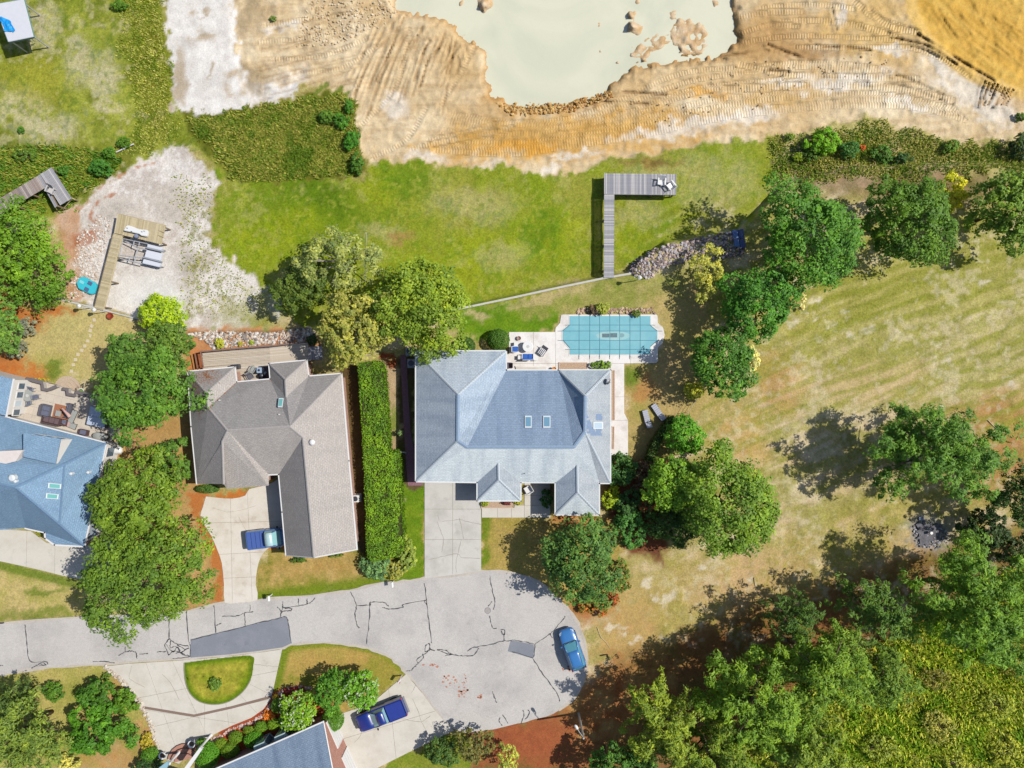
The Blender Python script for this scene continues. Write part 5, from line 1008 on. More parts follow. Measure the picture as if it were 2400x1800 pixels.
for k_ in range(4):
    x0 = 721 + 8.5 * k_; q = [P(x0, 813 - k_ * .6, .6 - .15 * k_), P(x0 + 8, 812.4 - k_ * .6, .6 - .15 * k_), P(x0 + 9.5, 844 - k_, .6 - .15 * k_), P(x0 + 1.5, 845 - k_, .6 - .15 * k_)]
    obj('stair_tread', MB().prism(q, 0, .6 - .15 * k_), GREYW[k_ % 4], dk2)
# ------------------------------------------------------------------ furniture and small things
WP = mat('white_plastic', S(242, 242, 240), .4, .4); BLUEC = mat('cushion_blue', S(52, 106, 196), .8, .2, var=.12, scale=5); GREYC = mat('wicker_grey', S(110, 108, 118), .85, .2, var=.25, scale=12)
BRNC = mat('wicker_brown', S(96, 76, 78), .85, .2, var=.25, scale=12); CUSH = mat('cushion_slate', S(116, 120, 140), .9, .1, var=.12, scale=6); STEEL = mat('grill_black', S(64, 66, 76), .35, .5); GREYF = mat('table_grey', S(172, 174, 170), .5, .4, var=.08)
def chair(label, px, py, z, ang, m=WP, w=.62, cushion=None, name='patio_chair', cat='chair', group=None, back=.5, depth=.6):
    c = P(px, py, z); t = thing(name, label, cat, (c.x, c.y, z), ang, group)
    obj('seat', MB().box((0, 0, .40), (w, depth, .05)), m, t, local=True, bevel=.015)
    obj('backrest', MB().hexa([(-w / 2, depth / 2 - .05, .42), (w / 2, depth / 2 - .05, .42), (w / 2, depth / 2, .42), (-w / 2, depth / 2, .42)], [(-w / 2, depth / 2 + .08, .42 + back), (w / 2, depth / 2 + .08, .42 + back), (w / 2, depth / 2 + .13, .42 + back), (-w / 2, depth / 2 + .13, .42 + back)]), m, t, local=True)
    for sx in (-1, 1):
        obj('armrest', MB().box((sx * (w / 2 + .02), 0, .62), (.07, depth, .04)), m, t, local=True)
        for sy in (-1, 1): obj('leg', MB().box((sx * (w / 2 - .02), sy * (depth / 2 - .04), .31), (.05, .05, .62)), m, t, local=True)
    if cushion:
        n_ = max(1, int(round(w / .62)))
        for k_ in range(n_): obj('cushion', MB().box((-w / 2 + (k_ + .5) * w / n_, -.02, .46), (w / n_ - .04, depth - .06, .1)), cushion, t, local=True, bevel=.03)
        obj('back_cushion', MB().box((0, depth / 2 - .02, .66), (w - .06, .12, .4)), cushion, t, local=True, bevel=.03)
    return t
def round_table(label, px, py, z, r, m, h=.72):
    c = P(px, py, z); t = thing('round_table', label, 'table', c); obj('tabletop', MB().lathe(c + Vector((0, 0, h)), [(r - .02, -.04), (r, -.02), (r, .0), (r - .03, .01)], 28), m, t); obj('pedestal', MB().lathe(c, [(.28, 0), (.26, .03), (.05, .1), (.04, h - .04)], 12), m, t)
    obj('umbrella_hole', MB().lathe(c + Vector((0, 0, h)), [(.17, .0), (.17, .02)], 14), mat('table_centre', S(206, 206, 204), .5), t); return t
PZ = .075
round_table('white round table on the pool patio', 1237, 813, PZ, .58, WP)
chair('white patio chair with blue cushion left of the round pool table', 1208, 819, PZ, math.radians(90), WP, .6, BLUEC)
chair('white patio loveseat with two blue cushions below the round pool table', 1237, 836, PZ, math.radians(180), WP, 1.2, BLUEC, 'loveseat', 'sofa')
for lab, x, y in [('small white side table above the single blue-cushioned chair', 1209, 807), ('small white side table left of the blue loveseat', 1218, 838), ('small white side table right of the blue loveseat', 1255, 841)]:
    c = P(x, y, PZ); t = thing('side_table', lab, 'side table', c); obj('tabletop', MB().box(c + Vector((0, 0, .44)), (.42, .42, .04)), WP, t, bevel=.01)
    for sx in (-1, 1):
        for sy in (-1, 1): obj('leg', MB().box(c + Vector((sx * .17, sy * .17, .21)), (.05, .05, .42)), WP, t)
t = thing('deck_chair', 'striped navy and white folding chair turned on the pool patio', 'chair', P(1271, 824, PZ), math.radians(-35)); 
for k_ in range(8): obj('slat', MB().box((-.32 + .09 * k_, -.05, .38), (.07, .75, .04)), WP if k_ % 2 == 0 else mat('navy_stripe', S(70, 74, 100), .8), t, local=True)
obj('backrest', MB().hexa([(-.36, .3, .38), (.36, .3, .38), (.36, .36, .38), (-.36, .36, .38)], [(-.36, .6, .8), (.36, .6, .8), (.36, .64, .8), (-.36, .64, .8)]), mat('stripe_grey', S(170, 166, 170), .8), t, local=True)
for sx in (-1, 1):
    for sy in (-1, 1): obj('leg', MB().box((sx * .36, sy * .34, .2), (.05, .05, .42)), MATS['navy_stripe'], t, local=True)
c = P(1216, 793, PZ); t = thing('fire_bowl', 'small rusty round bowl at the top edge of the pool patio', 'bowl', c); obj('bowl', MB().lathe(c, [(.1, .0), (.2, .1), (.24, .26), (.2, .26), (.12, .12)], 16), mat('rusty', S(176, 146, 136), .8, .2, var=.3), t)
chair('dark wicker chair tucked against the house corner beside the pool patio', 1193, 857, PZ, math.radians(-90), GREYC, .55)
c = P(1298, 865, PZ); t = thing('flower_pot', 'orange clay pot against the back wall of the house', 'pot', c); obj('pot', MB().lathe(c, [(.14, 0), (.22, .4), (.25, .44), (.2, .44), (.18, .36)], 16), mat('terracotta', S(226, 150, 66), .8, .2), t)
stp = thing('back_steps', 'low concrete back step along the rear wall by the pool patio', 'steps', P(1245, 866)); obj('step', MB().prism(W([(1209, 859), (1280, 859), (1280, 882), (1209, 882)]), 0, .22), CONC_W, stp); obj('nosing', MB().prism(W([(1208, 858), (1281, 858), (1281, 861), (1208, 861)]), 0, .24), CONC_P, stp)
bedm = mat('bed_mulch', S(200, 172, 146), .95, .1, var=.4, scale=10, bump=.6)
EDGB = mat('brick_edging', S(222, 200, 184), .9, .2, var=.25, scale=8)
for nm, poly in [('flower_bed', [(1310, 850), (1376, 850), (1376, 866), (1310, 866)]), ('flower_bed', [(1432, 868), (1440, 868), (1440, 985), (1432, 985)]), ('flower_bed', [(1433, 1000), (1439, 1000), (1438, 1052), (1432, 1052)]), ('flower_bed', [(1128, 1174), (1206, 1174), (1202, 1190), (1128, 1190)])]:
    fb = struct(nm, MB().prism(W(poly), 0, .11), bedm); obj('brick_edging', MB().ribbon(W(poly + poly[:1]), .1, 0, .16), EDGB, fb)
chair('white armchair on the front entry walk between the two roof wings', 1238, 1147, .07, math.radians(-60), WP, .75, None, depth=.75)
# two chaise longues
for lab, x, y, a_ in [('grey chaise longue lying straighter, further left on the dry grass', 1515, 981, math.radians(14)), ('grey chaise longue turned toward the shrubs, further right on the dry grass', 1541, 965, math.radians(34))]:
    t = thing('chaise_longue', lab, 'lounger', P(x, y), a_, 'two chaise longues beside the hedge')
    obj('frame', MB().box((0, 0, .3), (.62, 1.9, .05)), GREYP[1], t, local=True)
    for k_ in range(6): obj('slat', MB().box((0, .86 - .22 * k_, .35), (.6, .2, .05)), GREYP[0], t, local=True)
    obj('backrest', MB().hexa([(-.3, -.95, .8), (.3, -.95, .8), (.3, -.4, .36), (-.3, -.4, .36)], [(-.3, -.97, .85), (.3, -.97, .85), (.3, -.4, .41), (-.3, -.4, .41)]), GREYP[0], t, local=True)
    for sx in (-1, 1):
        for sy in (-.8, .75): obj('leg', MB().box((sx * .28, sy, .15), (.06, .06, .3)), GREYP[1], t, local=True)
# dock chairs
def adirondack(label, px, py, z, ang, m):
    t = thing('adirondack_chair', label, 'chair', P(px, py, z), ang)
    for k_ in range(5): obj('back_slat', MB().hexa([(-.28 + .115 * k_, .18, .3), (-.18 + .115 * k_, .18, .3), (-.18 + .115 * k_, .22, .3), (-.28 + .115 * k_, .22, .3)], [(-.33 + .135 * k_, .5, 1.0), (-.22 + .135 * k_, .5, 1.0), (-.22 + .135 * k_, .53, 1.0), (-.33 + .135 * k_, .53, 1.0)]), m, t, local=True)
    obj('seat', MB().hexa([(-.28, -.35, .34), (.28, -.35, .34), (.28, .22, .24), (-.28, .22, .24)], [(-.28, -.35, .39), (.28, -.35, .39), (.28, .22, .29), (-.28, .22, .29)]), m, t, local=True)
    for sx in (-1, 1):
        obj('armrest', MB().box((sx * .38, -.02, .58), (.14, .75, .03)), m, t, local=True); obj('leg', MB().box((sx * .34, -.34, .28), (.05, .1, .56)), m, t, local=True); obj('leg', MB().box((sx * .34, .25, .28), (.05, .1, .56)), m, t, local=True)
adirondack('larger white plastic chair with slatted back near the dock end', 1549, 428, DZ, math.radians(-5), WP)
adirondack('white plastic chair lying sideways at the corner of the grey dock', 1571, 438, DZ, math.radians(-140), WP)
adirondack('grey weathered armchair on the brown-grey dock in tall grass', 124, 447, DZ, math.radians(-25), GREYW[2])
# dark blue boards on the rocks
for i, (lab, q) in enumerate([('shorter dark blue board on the rock bank under the trees', [(1716, 538), (1728, 537), (1733, 577), (1722, 579)]), ('longer navy board at the outer end of the rock bank', [(1730, 537), (1742, 535), (1748, 587), (1736, 582)])]):
    t = thing('rack_board', lab, 'board', P(1730, 555)); bm_ = mat('board_blue_%d' % i, S(*[(96, 128, 186), (66, 88, 140)][i]), .5, .4)
    for k_ in range(2):
        w_ = [P(q[0][0] + (q[1][0] - q[0][0]) * s_ + (q[3][0] - q[0][0]) * r_, q[0][1] + (q[1][1] - q[0][1]) * s_ + (q[3][1] - q[0][1]) * r_, .35) for s_, r_ in [(0, .02 + .5 * k_), (1, .02 + .5 * k_), (1, .48 + .5 * k_), (0, .48 + .5 * k_)]]
        obj('panel', MB().prism(w_, .25, .36), bm_, t)
    for (x, y) in [(q[0][0] + 3, q[0][1] + 4), (q[3][0] + 4, q[3][1] - 5)]: obj('support', MB().box(P(x, y, -.3), (.5, .12, 1.2)), PILE, t)
# boat lift on dock 2 with pontoons
ALU = mat('aluminium', S(206, 208, 214), .35, .5, metal=.3); LZ = -.45
bl_ = thing('boat_lift', 'aluminium boat lift frame with white pontoon tanks beside the tan dock', 'boat lift', P(330, 600, -1.2))
def ZL(x, y): return (200 + x / 6.38, 490 + y / 6.38)
for a_, b_ in [((560, 440), (930, 520)), ((510, 690), (860, 735)), ((560, 440), (510, 720)), ((790, 570), (755, 690)), ((730, 480), (715, 560)), ((810, 500), (800, 540)), ((670, 700), (655, 770)), ((755, 700), (740, 780)), ((500, 735), (850, 820)), ((590, 480), (770, 570)), ((770, 570), (920, 610))]:
    obj('beam', MB().tube([P(*ZL(*a_), LZ), P(*ZL(*b_), LZ)], .06, 6), ALU, bl_)
for q in [[(930, 520), (1150, 575), (1140, 625), (920, 585)], [(915, 610), (1150, 665), (1115, 775), (880, 720)], [(870, 745), (1130, 805), (1110, 870), (850, 810)]]:
    obj('pontoon', MB().prism(W([ZL(*p) for p in q], LZ), LZ - .35, LZ + .02), mat('pontoon_white', S(226, 230, 240), .4, .4), bl_, bevel=.04)
for a_, b_ in [((900, 575), (1180, 640)), ((860, 720), (1150, 795))]: obj('bunk_rail', MB().tube([P(*ZL(*a_), LZ + .12), P(*ZL(*b_), LZ + .12)], .1, 6), mat('bunk_grey', S(160, 166, 176), .5, .4), bl_)
for x, y in [(575, 450), (515, 715), (920, 520), (865, 805), (1140, 600), (1115, 850)]: post(bl_, *ZL(x, y), LZ, ALU, .05, 'leg')
pw = thing('boat_console', 'white moulded boat console with round grey cap lying on the tan dock', 'boat part', P(318, 545, DZ))
obj('shell', MB().prism(W([ZL(*p) for p in [(570, 320), (610, 250), (640, 240), (715, 265), (800, 300), (920, 310), (935, 340), (915, 410), (830, 395), (800, 370), (690, 345)]], DZ + .4), DZ, DZ + .4), WP, pw, bevel=.05)
q = P(*ZL(765, 405), DZ + .2); obj('cap', MB().lathe((q.x, q.y, DZ), [(.2, -.2), (.24, .3), (.18, .4), (.05, .42)], 14), mat('cap_grey', S(140, 146, 166), .5), pw)
for x, y in [(625, 285), (690, 335), (845, 340), (880, 330)]: q = P(*ZL(x, y), DZ + .4); obj('hatch', MB().box((q.x, q.y, DZ + .41), (.16, .08, .03), -.3), mat('hatch_dark', S(120, 120, 126), .5), pw)
# pedal boat
pb = thing('pedal_boat', 'bright cyan pedal boat resting on the bare shore left of the tan dock', 'boat', G(200, 668)); CY = mat('cyan_plastic', S(70, 206, 226), .4, .5); z0_ = GZ(P(200, 668).x, P(200, 668).y)
hull = [(178, 662), (186, 650), (196, 648), (222, 662), (226, 670), (220, 688), (212, 690), (182, 676)]
obj('hull', MB().prism(W(hull, z0_ + .45), z0_ - .02, z0_ + .45), CY, pb, bevel=.08)
for (x, y) in [(211, 664), (203, 678)]: q = P(x, y, z0_ + .46); obj('seat', MB().box((q.x, q.y, z0_ + .48), (.5, .4, .1), -.5), mat('seat_dark', S(90, 110, 150), .6), pb, bevel=.03)
q = P(191, 661, z0_ + .5); obj('footwell', MB().box((q.x, q.y, z0_ + .46), (.5, .3, .03), -.5), mat('cyan_pale', S(150, 226, 236), .5), pb)
# red fire pit bowl in the yard, stepping stones, half-round brick steps
c = P(262, 741); t = thing('fire_pit', 'rust red round fire pit bowl by the yard bulkhead', 'fire pit', c); obj('bowl', MB().lathe(c, [(.2, 0), (.3, .2), (.38, .36), (.3, .36), (.1, .2)], 18), mat('rust_red', S(160, 70, 44), .8, .2, var=.3), t)
sstone = mat('stepping_stone', S(222, 206, 176), .9, .2, var=.12)
for i, (x, y) in enumerate([(221, 750), (215, 764), (212, 775), (211, 787), (206, 799), (199, 811), (192, 821), (183, 831), (177, 843), (172, 855), (168, 870)]):
    c = P(x, y); o_ = obj('stepping_stone', MB().box((0, 0, .03), (.36, .34, .06)), sstone, bevel=.015); o_.location = c; o_.rotation_euler[2] = rnd.uniform(-.5, .2); tag(o_, ['stepping stone nearest the tan dock', 'second stepping stone from the tan dock', 'third stepping stone from the tan dock', 'fourth stepping stone from the tan dock', 'fifth stepping stone from the tan dock', 'middle stepping stone of the garden path', 'fifth stepping stone from the half-round brick steps', 'fourth stepping stone from the half-round brick steps', 'third stepping stone from the half-round brick steps', 'second stepping stone from the half-round brick steps', 'stepping stone touching the half-round brick steps'][i], 'stepping stone', 'stepping stones across the dry yard')
hs = thing('half_round_steps', 'half-round tan brick steps leading down from the blue roofed house terrace', 'steps', P(160, 905)); bt = mat('brick_tan', S(204, 182, 158), .9, .15, var=.25, scale=10)
for k_, rr in enumerate([1.45, 1.12, .8, .48]):
    c = P(159, 912); obj('step', MB().prism([(c.x + rr * math.cos(t_), c.y + rr * math.sin(t_)) for t_ in [math.radians(-14 + 196 * j / 16) for j in range(17)]], 0, .12 * (k_ + 1)), bt, hs)
# terrace with pavers and furniture
TZ = .55
ter = struct('terrace', MB().prism(W([(60, 886), (130, 902), (200, 925), (262, 945), (272, 985), (262, 1032), (248, 1040), (10, 980)], TZ), 0, TZ - .02), JOINT)
TER = stain_mat('terrace_paving', S(220, 208, 192), S(190, 178, 164), .6, .6, .06)
tp = [(60, 886), (130, 902), (200, 925), (262, 945), (272, 985), (262, 1032), (248, 1040), (10, 980)]
bm = bmesh.new(); bm.faces.new([bm.verts.new(p) for p in W(tp, TZ)]); ax_ = (P(250, 1037, 0) - P(15, 977, 0)).normalized(); ay_ = Vector((-ax_.y, ax_.x, 0)); o0 = P(15, 977, TZ)
for k_ in range(1, 14): bmesh.ops.bisect_plane(bm, geom=bm.verts[:] + bm.edges[:] + bm.faces[:], plane_co=o0 + ax_ * k_ * .9, plane_no=ax_, dist=1e-5)
for k_ in range(0, 7): bmesh.ops.bisect_plane(bm, geom=bm.verts[:] + bm.edges[:] + bm.faces[:], plane_co=o0 + ay_ * k_ * .9, plane_no=ay_, dist=1e-5)
for f_ in bm.faces:
    if f_.calc_area() > .03: obj('paver', MB().prism(inset([v.co for v in f_.verts], .008), TZ - .06, TZ + rnd.uniform(-.003, .003)), TER, ter)
bm.free()
tw_ = thing('terrace_wall', 'low stone parapet with dark coping along the terrace of the blue roofed house', 'wall', P(150, 905)); STN = mat('parapet_stone', S(186, 180, 174), .9, .2, var=.2, scale=5); DCOP = mat('coping_dark', S(120, 112, 112), .8, .2, var=.2)
for seg in [[(60, 887), (98, 897), (100, 912), (112, 914), (132, 905)], [(146, 911), (157, 913), (158, 924), (176, 927), (178, 918), (210, 928), (232, 936), (262, 946)], [(266, 985), (262, 1030)]]:
    wp_ = [P(x, y, TZ + .6) for x, y in seg]; obj('parapet', MB().ribbon(wp_, .24, 0, TZ + .55), STN, tw_); obj('coping', MB().ribbon(wp_, .34, TZ + .55, TZ + .62), STN if len(seg) < 4 else DCOP, tw_)
q = P(216, 937, TZ + .75); obj('pillar_cap', MB().box((q.x, q.y, TZ + .7), (.45, .45, .12), -.25), STN, tw_)
round_table('grey oval dining table ringed by chairs on the terrace', 75, 927, TZ, .62, GREYF)
for lab, x, y, a_ in [('grey metal chair above the terrace dining table', 80, 913, 170), ('grey metal chair left of the terrace dining table', 58, 927, 80), ('grey metal chair right of the terrace dining table', 93, 930, -80), ('grey metal chair below the terrace dining table', 76, 944, 10)]:
    chair(lab, x, y, TZ, math.radians(a_ + 180), mat('chair_metal', S(150, 154, 162), .5, .4), .45, CUSH if 'left' not in lab else None, depth=.42)
RUG = mat('rug_orange', S(176, 120, 92), .95, .05, var=.2, scale=9); a15 = -math.radians(13)
def on_t(x, y, z=TZ): return P(x, y, z)
c = on_t(144, 966); o_ = obj('patio_rug', MB().box((0, 0, .008), (1.75, 1.55, .016)), RUG); o_.location = c; o_.rotation_euler[2] = a15; tag(o_, 'orange-brown rug between the wicker seats on the terrace', 'rug')
def lounge(label, x, y, w, d, ang, nseat, body, cush, name='wicker_sofa', cat='sofa'):
    t = thing(name, label, cat, on_t(x, y), a15 + ang); obj('base', MB().box((0, 0, .17), (w, d, .30)), body, t, local=True); obj('backrest', MB().box((0, d / 2 - .07, .48), (w, .14, .4)), body, t, local=True)
    for k_ in range(nseat): obj('cushion', MB().box((-w / 2 + (k_ + .5) * w / nseat, -.06, .37), (w / nseat - .05, d - .2, .12)), cush, t, local=True, bevel=.03)
    for sx in (-1, 1): obj('armrest', MB().box((sx * (w / 2 + .04), 0, .3), (.08, d, .5)), body, t, local=True)
lounge('dark wicker loveseat with slate cushions at the left of the rug', 111, 962, 1.15, 1.0, math.radians(90), 2, GREYC, CUSH); lounge('long brown wicker sofa with three seats below the rug', 126, 986, 1.8, .8, math.radians(180), 3, BRNC, mat('cushion_brown', S(120, 100, 104), .9, .1, var=.2, scale=6))
lounge('slim slate wicker sofa at the right of the rug', 165, 962, 1.4, .55, math.radians(-90), 3, GREYC, CUSH); lounge('wicker armchair at the lower right corner of the sofa group', 156, 990, .6, .6, math.radians(180), 1, BRNC, CUSH, 'wicker_armchair', 'chair')
c = on_t(142, 969); t = thing('coffee_table', 'small square grey coffee table on the orange-brown rug', 'table', c, a15); obj('tabletop', MB().box((0, 0, .40), (.6, .6, .05)), GREYF, t, local=True)
for sx in (-1, 1):
    for sy in (-1, 1): obj('leg', MB().box((sx * .26, sy * .26, .19), (.06, .06, .38)), GREYF, t, local=True)
t = thing('folded_parasol', 'folded pale pink parasol leaning across the terrace rug', 'parasol', on_t(155, 968)); obj('canopy', MB().tube([on_t(146, 957, TZ + 1.2), on_t(151, 963, TZ + 1.3), on_t(158, 970, TZ + 1.3), on_t(164, 977, TZ + 1.2)], .06, 8, .2), mat('parasol_pink', S(214, 176, 168), .9, .1, var=.08), t); obj('pole', MB().tube([on_t(144, 955, TZ + 1.2), on_t(165, 978, TZ + 1.2)], .025, 6), STEEL, t); obj('stand', MB().tube([on_t(165, 978, TZ + 1.2), (on_t(165, 978).x, on_t(165, 978).y, TZ)], .03, 6), STEEL, t)
for lab, x, y, a_ in [('grey sun lounger standing beside the slim slate sofa', 175, 976, 12), ('grey sun lounger with pink towel at the lower edge of the terrace', 168, 995, 100)]:
    t = thing('sun_lounger', lab, 'lounger', on_t(x, y), a15 - math.radians(a_) + .5 * 0); obj('frame', MB().box((0, 0, .28), (.6, 1.5, .06)), STEEL, t, local=True); obj('pad', MB().box((0, 0, .35), (.56, 1.45, .08)), GREYF, t, local=True, bevel=.02)
    for sx in (-1, 1):
        for sy in (-.6, .6): obj('leg', MB().box((sx * .26, sy, .14), (.05, .05, .28)), STEEL, t, local=True)
    if 'pink' in lab: obj('towel', MB().box((0, -.3, .40), (.5, .6, .03)), MATS['parasol_pink'], t, local=True)
t = thing('hot_tub', 'square hot tub under a pale blue-grey vinyl lid on the terrace', 'hot tub', on_t(240, 977), a15); obj('shell', MB().box((0, 0, .42), (1.95, 2.0, .84)), mat('tub_side', S(120, 116, 120), .8, .2, var=.15), t, local=True, bevel=.05)
for sy in (-1, 1): obj('lid', MB().box((0, sy * .505, .89), (1.98, 1.0, .12)), mat('tub_lid', S(196, 208, 228), .4, .4, var=.05), t, local=True, bevel=.04)
t = thing('gas_grill', 'covered black oval grill by the sun room wall', 'grill', on_t(49, 945)); c = on_t(49, 945); obj('lid', MB().lathe(c + Vector((0, 0, .75)), [(.36, 0), (.34, .18), (.2, .3), (.05, .34)], 18, 1.1, .55, .25), STEEL, t, True); obj('cart', MB().box(c + Vector((0, 0, .37)), (.6, .32, .75), .25), STEEL, t)
for lab, x, y, m_ in [('dark grey storage cube below the oval grill', 49, 956, GREYC), ('pale grey storage cube at the terrace corner by the sun room', 45, 968, GREYF)]:
    t = thing('storage_box', lab, 'box', on_t(x, y), a15); obj('body', MB().box((0, 0, .25), (.6, .5, .5)), m_, t, local=True, bevel=.03); obj('lid', MB().box((0, 0, .52), (.64, .54, .05)), m_, t, local=True)
lounge('brown wicker armchair near the eave of the blue roof', 200, 1014, .8, .7, math.radians(180), 1, BRNC, CUSH, 'wicker_armchair', 'chair')
t = thing('covered_table', 'grey fabric covered oval table at the terrace corner below the hot tub', 'table', on_t(240, 1022), a15); obj('cover', MB().lathe((0, 0, 0), [(.62, 0), (.58, .6), (.5, .7), (.1, .72)], 20, 1.3, .75), GREYF, t, True, local=True)
c = P(276, 1055); t = thing('propane_tank', 'white propane tank with grey dome standing beside the blue roofed house', 'tank', c); obj('tank', MB().tube([c + Vector((-.15, 0, .45)), c + Vector((-.05, 0, .5)), c + Vector((.55, .05, .5)), c + Vector((.65, .05, .45))], .42, 14), WP, t, True); obj('dome', MB().lathe(c + Vector((-.1, -.1, .8)), [(.22, 0), (.2, .16), (.08, .2)], 14), GREYF, t)
for s_ in (0, .5): obj('foot', MB().box(c + Vector((s_, 0, .06)), (.12, .5, .12)), CONC, t)
c = P(315, 1048); t = thing('garden_dome', 'rusty iron ring lattice frame on the ground beside the propane tank', 'garden frame', c); ir = mat('iron_rust', S(96, 84, 76), .7, .3)
obj('ring', MB().tube([c + Vector((.72 * math.cos(k_ * math.pi / 10), .68 * math.sin(k_ * math.pi / 10), .3)) for k_ in range(21)], .025, 5), ir, t)
for k_ in range(5):
    p0 = c + Vector((.72 * math.cos(k_ * 1.256), .68 * math.sin(k_ * 1.256), .3)); p1 = c + Vector((.3 * math.cos(k_ * 1.256 + .6), .3 * math.sin(k_ * 1.256 + .6), .55)); p2 = c + Vector((.72 * math.cos(k_ * 1.256 + 1.256), .68 * math.sin(k_ * 1.256 + 1.256), .3)); p3 = c + Vector((.3 * math.cos(k_ * 1.256 + 1.856), .3 * math.sin(k_ * 1.256 + 1.856), .55))
    obj('bar', MB().tube([p0, p1, p2], .022, 5), ir, t); obj('bar', MB().tube([p1, p3], .022, 5), ir, t); obj('leg', MB().tube([p0, p0 - Vector((0, 0, .3))], .022, 5), ir, t)
c = P(195, 917); t = thing('flower_pot', 'white ring planter with green plant above the terrace parapet', 'pot', c); obj('pot', MB().lathe(c, [(.2, 0), (.3, .34), (.33, .36), (.25, .36), (.2, .28)], 16), WP, t); obj('plant', MB().lathe(c + Vector((0, 0, .3)), [(.22, 0), (.25, .15), (.1, .26)], 9), mat('pot_green', S(110, 150, 50), .9, .1, var=.4, scale=9), t)
# deck furniture behind the middle house
t = thing('kettle_grill', 'black covered grill at the corner of the pale wooden deck', 'grill', P(556, 860, DH)); c = P(556, 860, DH); obj('cart', MB().box(c + Vector((0, 0, .4)), (.85, .5, .8), .1), STEEL, t, bevel=.04); obj('lid', MB().box(c + Vector((0, 0, .9)), (.75, .42, .26), .1, .7), STEEL, t, bevel=.06)
chair('pale wire chair near the middle of the wooden deck', 597, 865, DH, 2.6, GREYF, .5); chair('pale armchair with folded cover against the house on the deck', 591, 882, DH, .5, GREYF, .7, GREYC)
t = thing('smoker_grill', 'pale blue smoker grill on a dark mat in the deck niche', 'grill', P(614, 868, DH)); c = P(614, 868, DH); obj('body', MB().box(c + Vector((0, 0, .45)), (.55, .6, .9)), mat('smoker_blue', S(170, 190, 214), .4, .5), t, bevel=.04); obj('firebox', MB().lathe(c + Vector((0, 0, .9)), [(.13, 0), (.13, .04)], 14), STEEL, t)
o_ = obj('grill_mat', MB().prism(W([(604, 861), (631, 858), (633, 888), (607, 890)], DH), DH, DH + .02), mat('mat_brown', S(110, 90, 96), .9, .1)); tag(o_, 'dark grey-brown mat under the smoker on the wooden deck', 'mat')
c = P(619, 880, DH); t = thing('kettle_grill', 'round black kettle grill beside the pale blue smoker', 'grill', c); obj('bowl', MB().lathe(c, [(.05, .3), (.24, .5), (.28, .7), (.2, .88), (.05, .94)], 16), STEEL, t, True); obj('stand', MB().lathe(c, [(.2, .02), (.04, .35)], 6), STEEL, t)
obj('side_arm', MB().box(c + Vector((.3, .2, .7)), (.5, .2, .04), .9), GREYF, t)
# air conditioners beside the main house
def ac(label, px, py, z=0.0, s_=.8, sh=.8, m_=None):
    c = P(px, py, z); t = thing('air_conditioner', label, 'air conditioner', c); m_ = m_ or mat('ac_grey', S(176, 180, 186), .5, .4)
    obj('pad', MB().box(c + Vector((0, 0, .04)), (s_ + .2, s_ + .2, .08)), CONC_G, t); obj('case', MB().box(c + Vector((0, 0, .08 + sh / 2)), (s_, s_, sh)), m_, t, bevel=.02); obj('fan_grille', MB().lathe(c + Vector((0, 0, .08 + sh)), [(s_ * .38, 0), (s_ * .38, .03), (s_ * .3, .05), (.06, .05)], 18), STEEL, t)
ac('square air conditioner with round fan at the left wall of the main house', 966, 852); ac('air conditioner half under the tree at the upper left house corner', 962, 824)
ac('white air conditioner on the side of the long garage wing', 837, 1166, 0, .75, .8, WP)
# mailboxes
TLAMP_ = mat('red_plastic', S(206, 50, 50), .5)
def mailbox(label, px, py, ang, m_):
    c = P(px, py); t = thing('mailbox', label, 'mailbox', c, ang); obj('post', MB().box((0, 0, .5), (.1, .1, 1.0)), m_, t, local=True); obj('arm', MB().box((0, -.15, .95), (.08, .5, .08)), m_, t, local=True)
    obj('box', MB().loft([[(x_ * .12, y_, 1.02 + z_) for x_, z_ in [(-1, 0), (1, 0), (1, .13), (.7, .22), (0, .26), (-.7, .22), (-1, .13)]] for y_ in (-.42, .12)]), m_, t, local=True)
    if 'red' in label: obj('flag', MB().box((.15, -.3, 1.2), (.03, .2, .12)), TLAMP_, t, local=True)
mailbox('white mailbox at the kerb beside the brown-grey roofed house drive', 638, 1392, .1, WP); mailbox('white mailbox at the kerb in front of the grass clump by the tall hedge', 923, 1360, .1, WP)
mailbox('white mailbox with red mark at the lawn tip near the garage apron', 942, 1582, -.6, mat('mailbox_pinkish', S(232, 220, 220), .5, .4))
# street light
c = P(1356, 1671); t = thing('street_light', 'grey wooden street light pole with one arm in the red pine straw', 'street light', c); PW = mat('pole_wood', S(196, 186, 172), .9, .15, var=.2)
obj('pole', MB().tube([c, c + Vector((0, 0, 5.4))], .13, 10, .1), PW, t); obj('arm', MB().tube([c + Vector((0, 0, 5.2)), c + Vector((-.35, .5, 5.35)), c + Vector((-.65, .95, 5.3))], .035, 8), GREYF, t); obj('lamp_head', MB().lathe(c + Vector((-.72, 1.05, 5.18)), [(.2, 0), (.18, .1), (.06, .2)], 12, .8, 1.5, .6), WP, t)
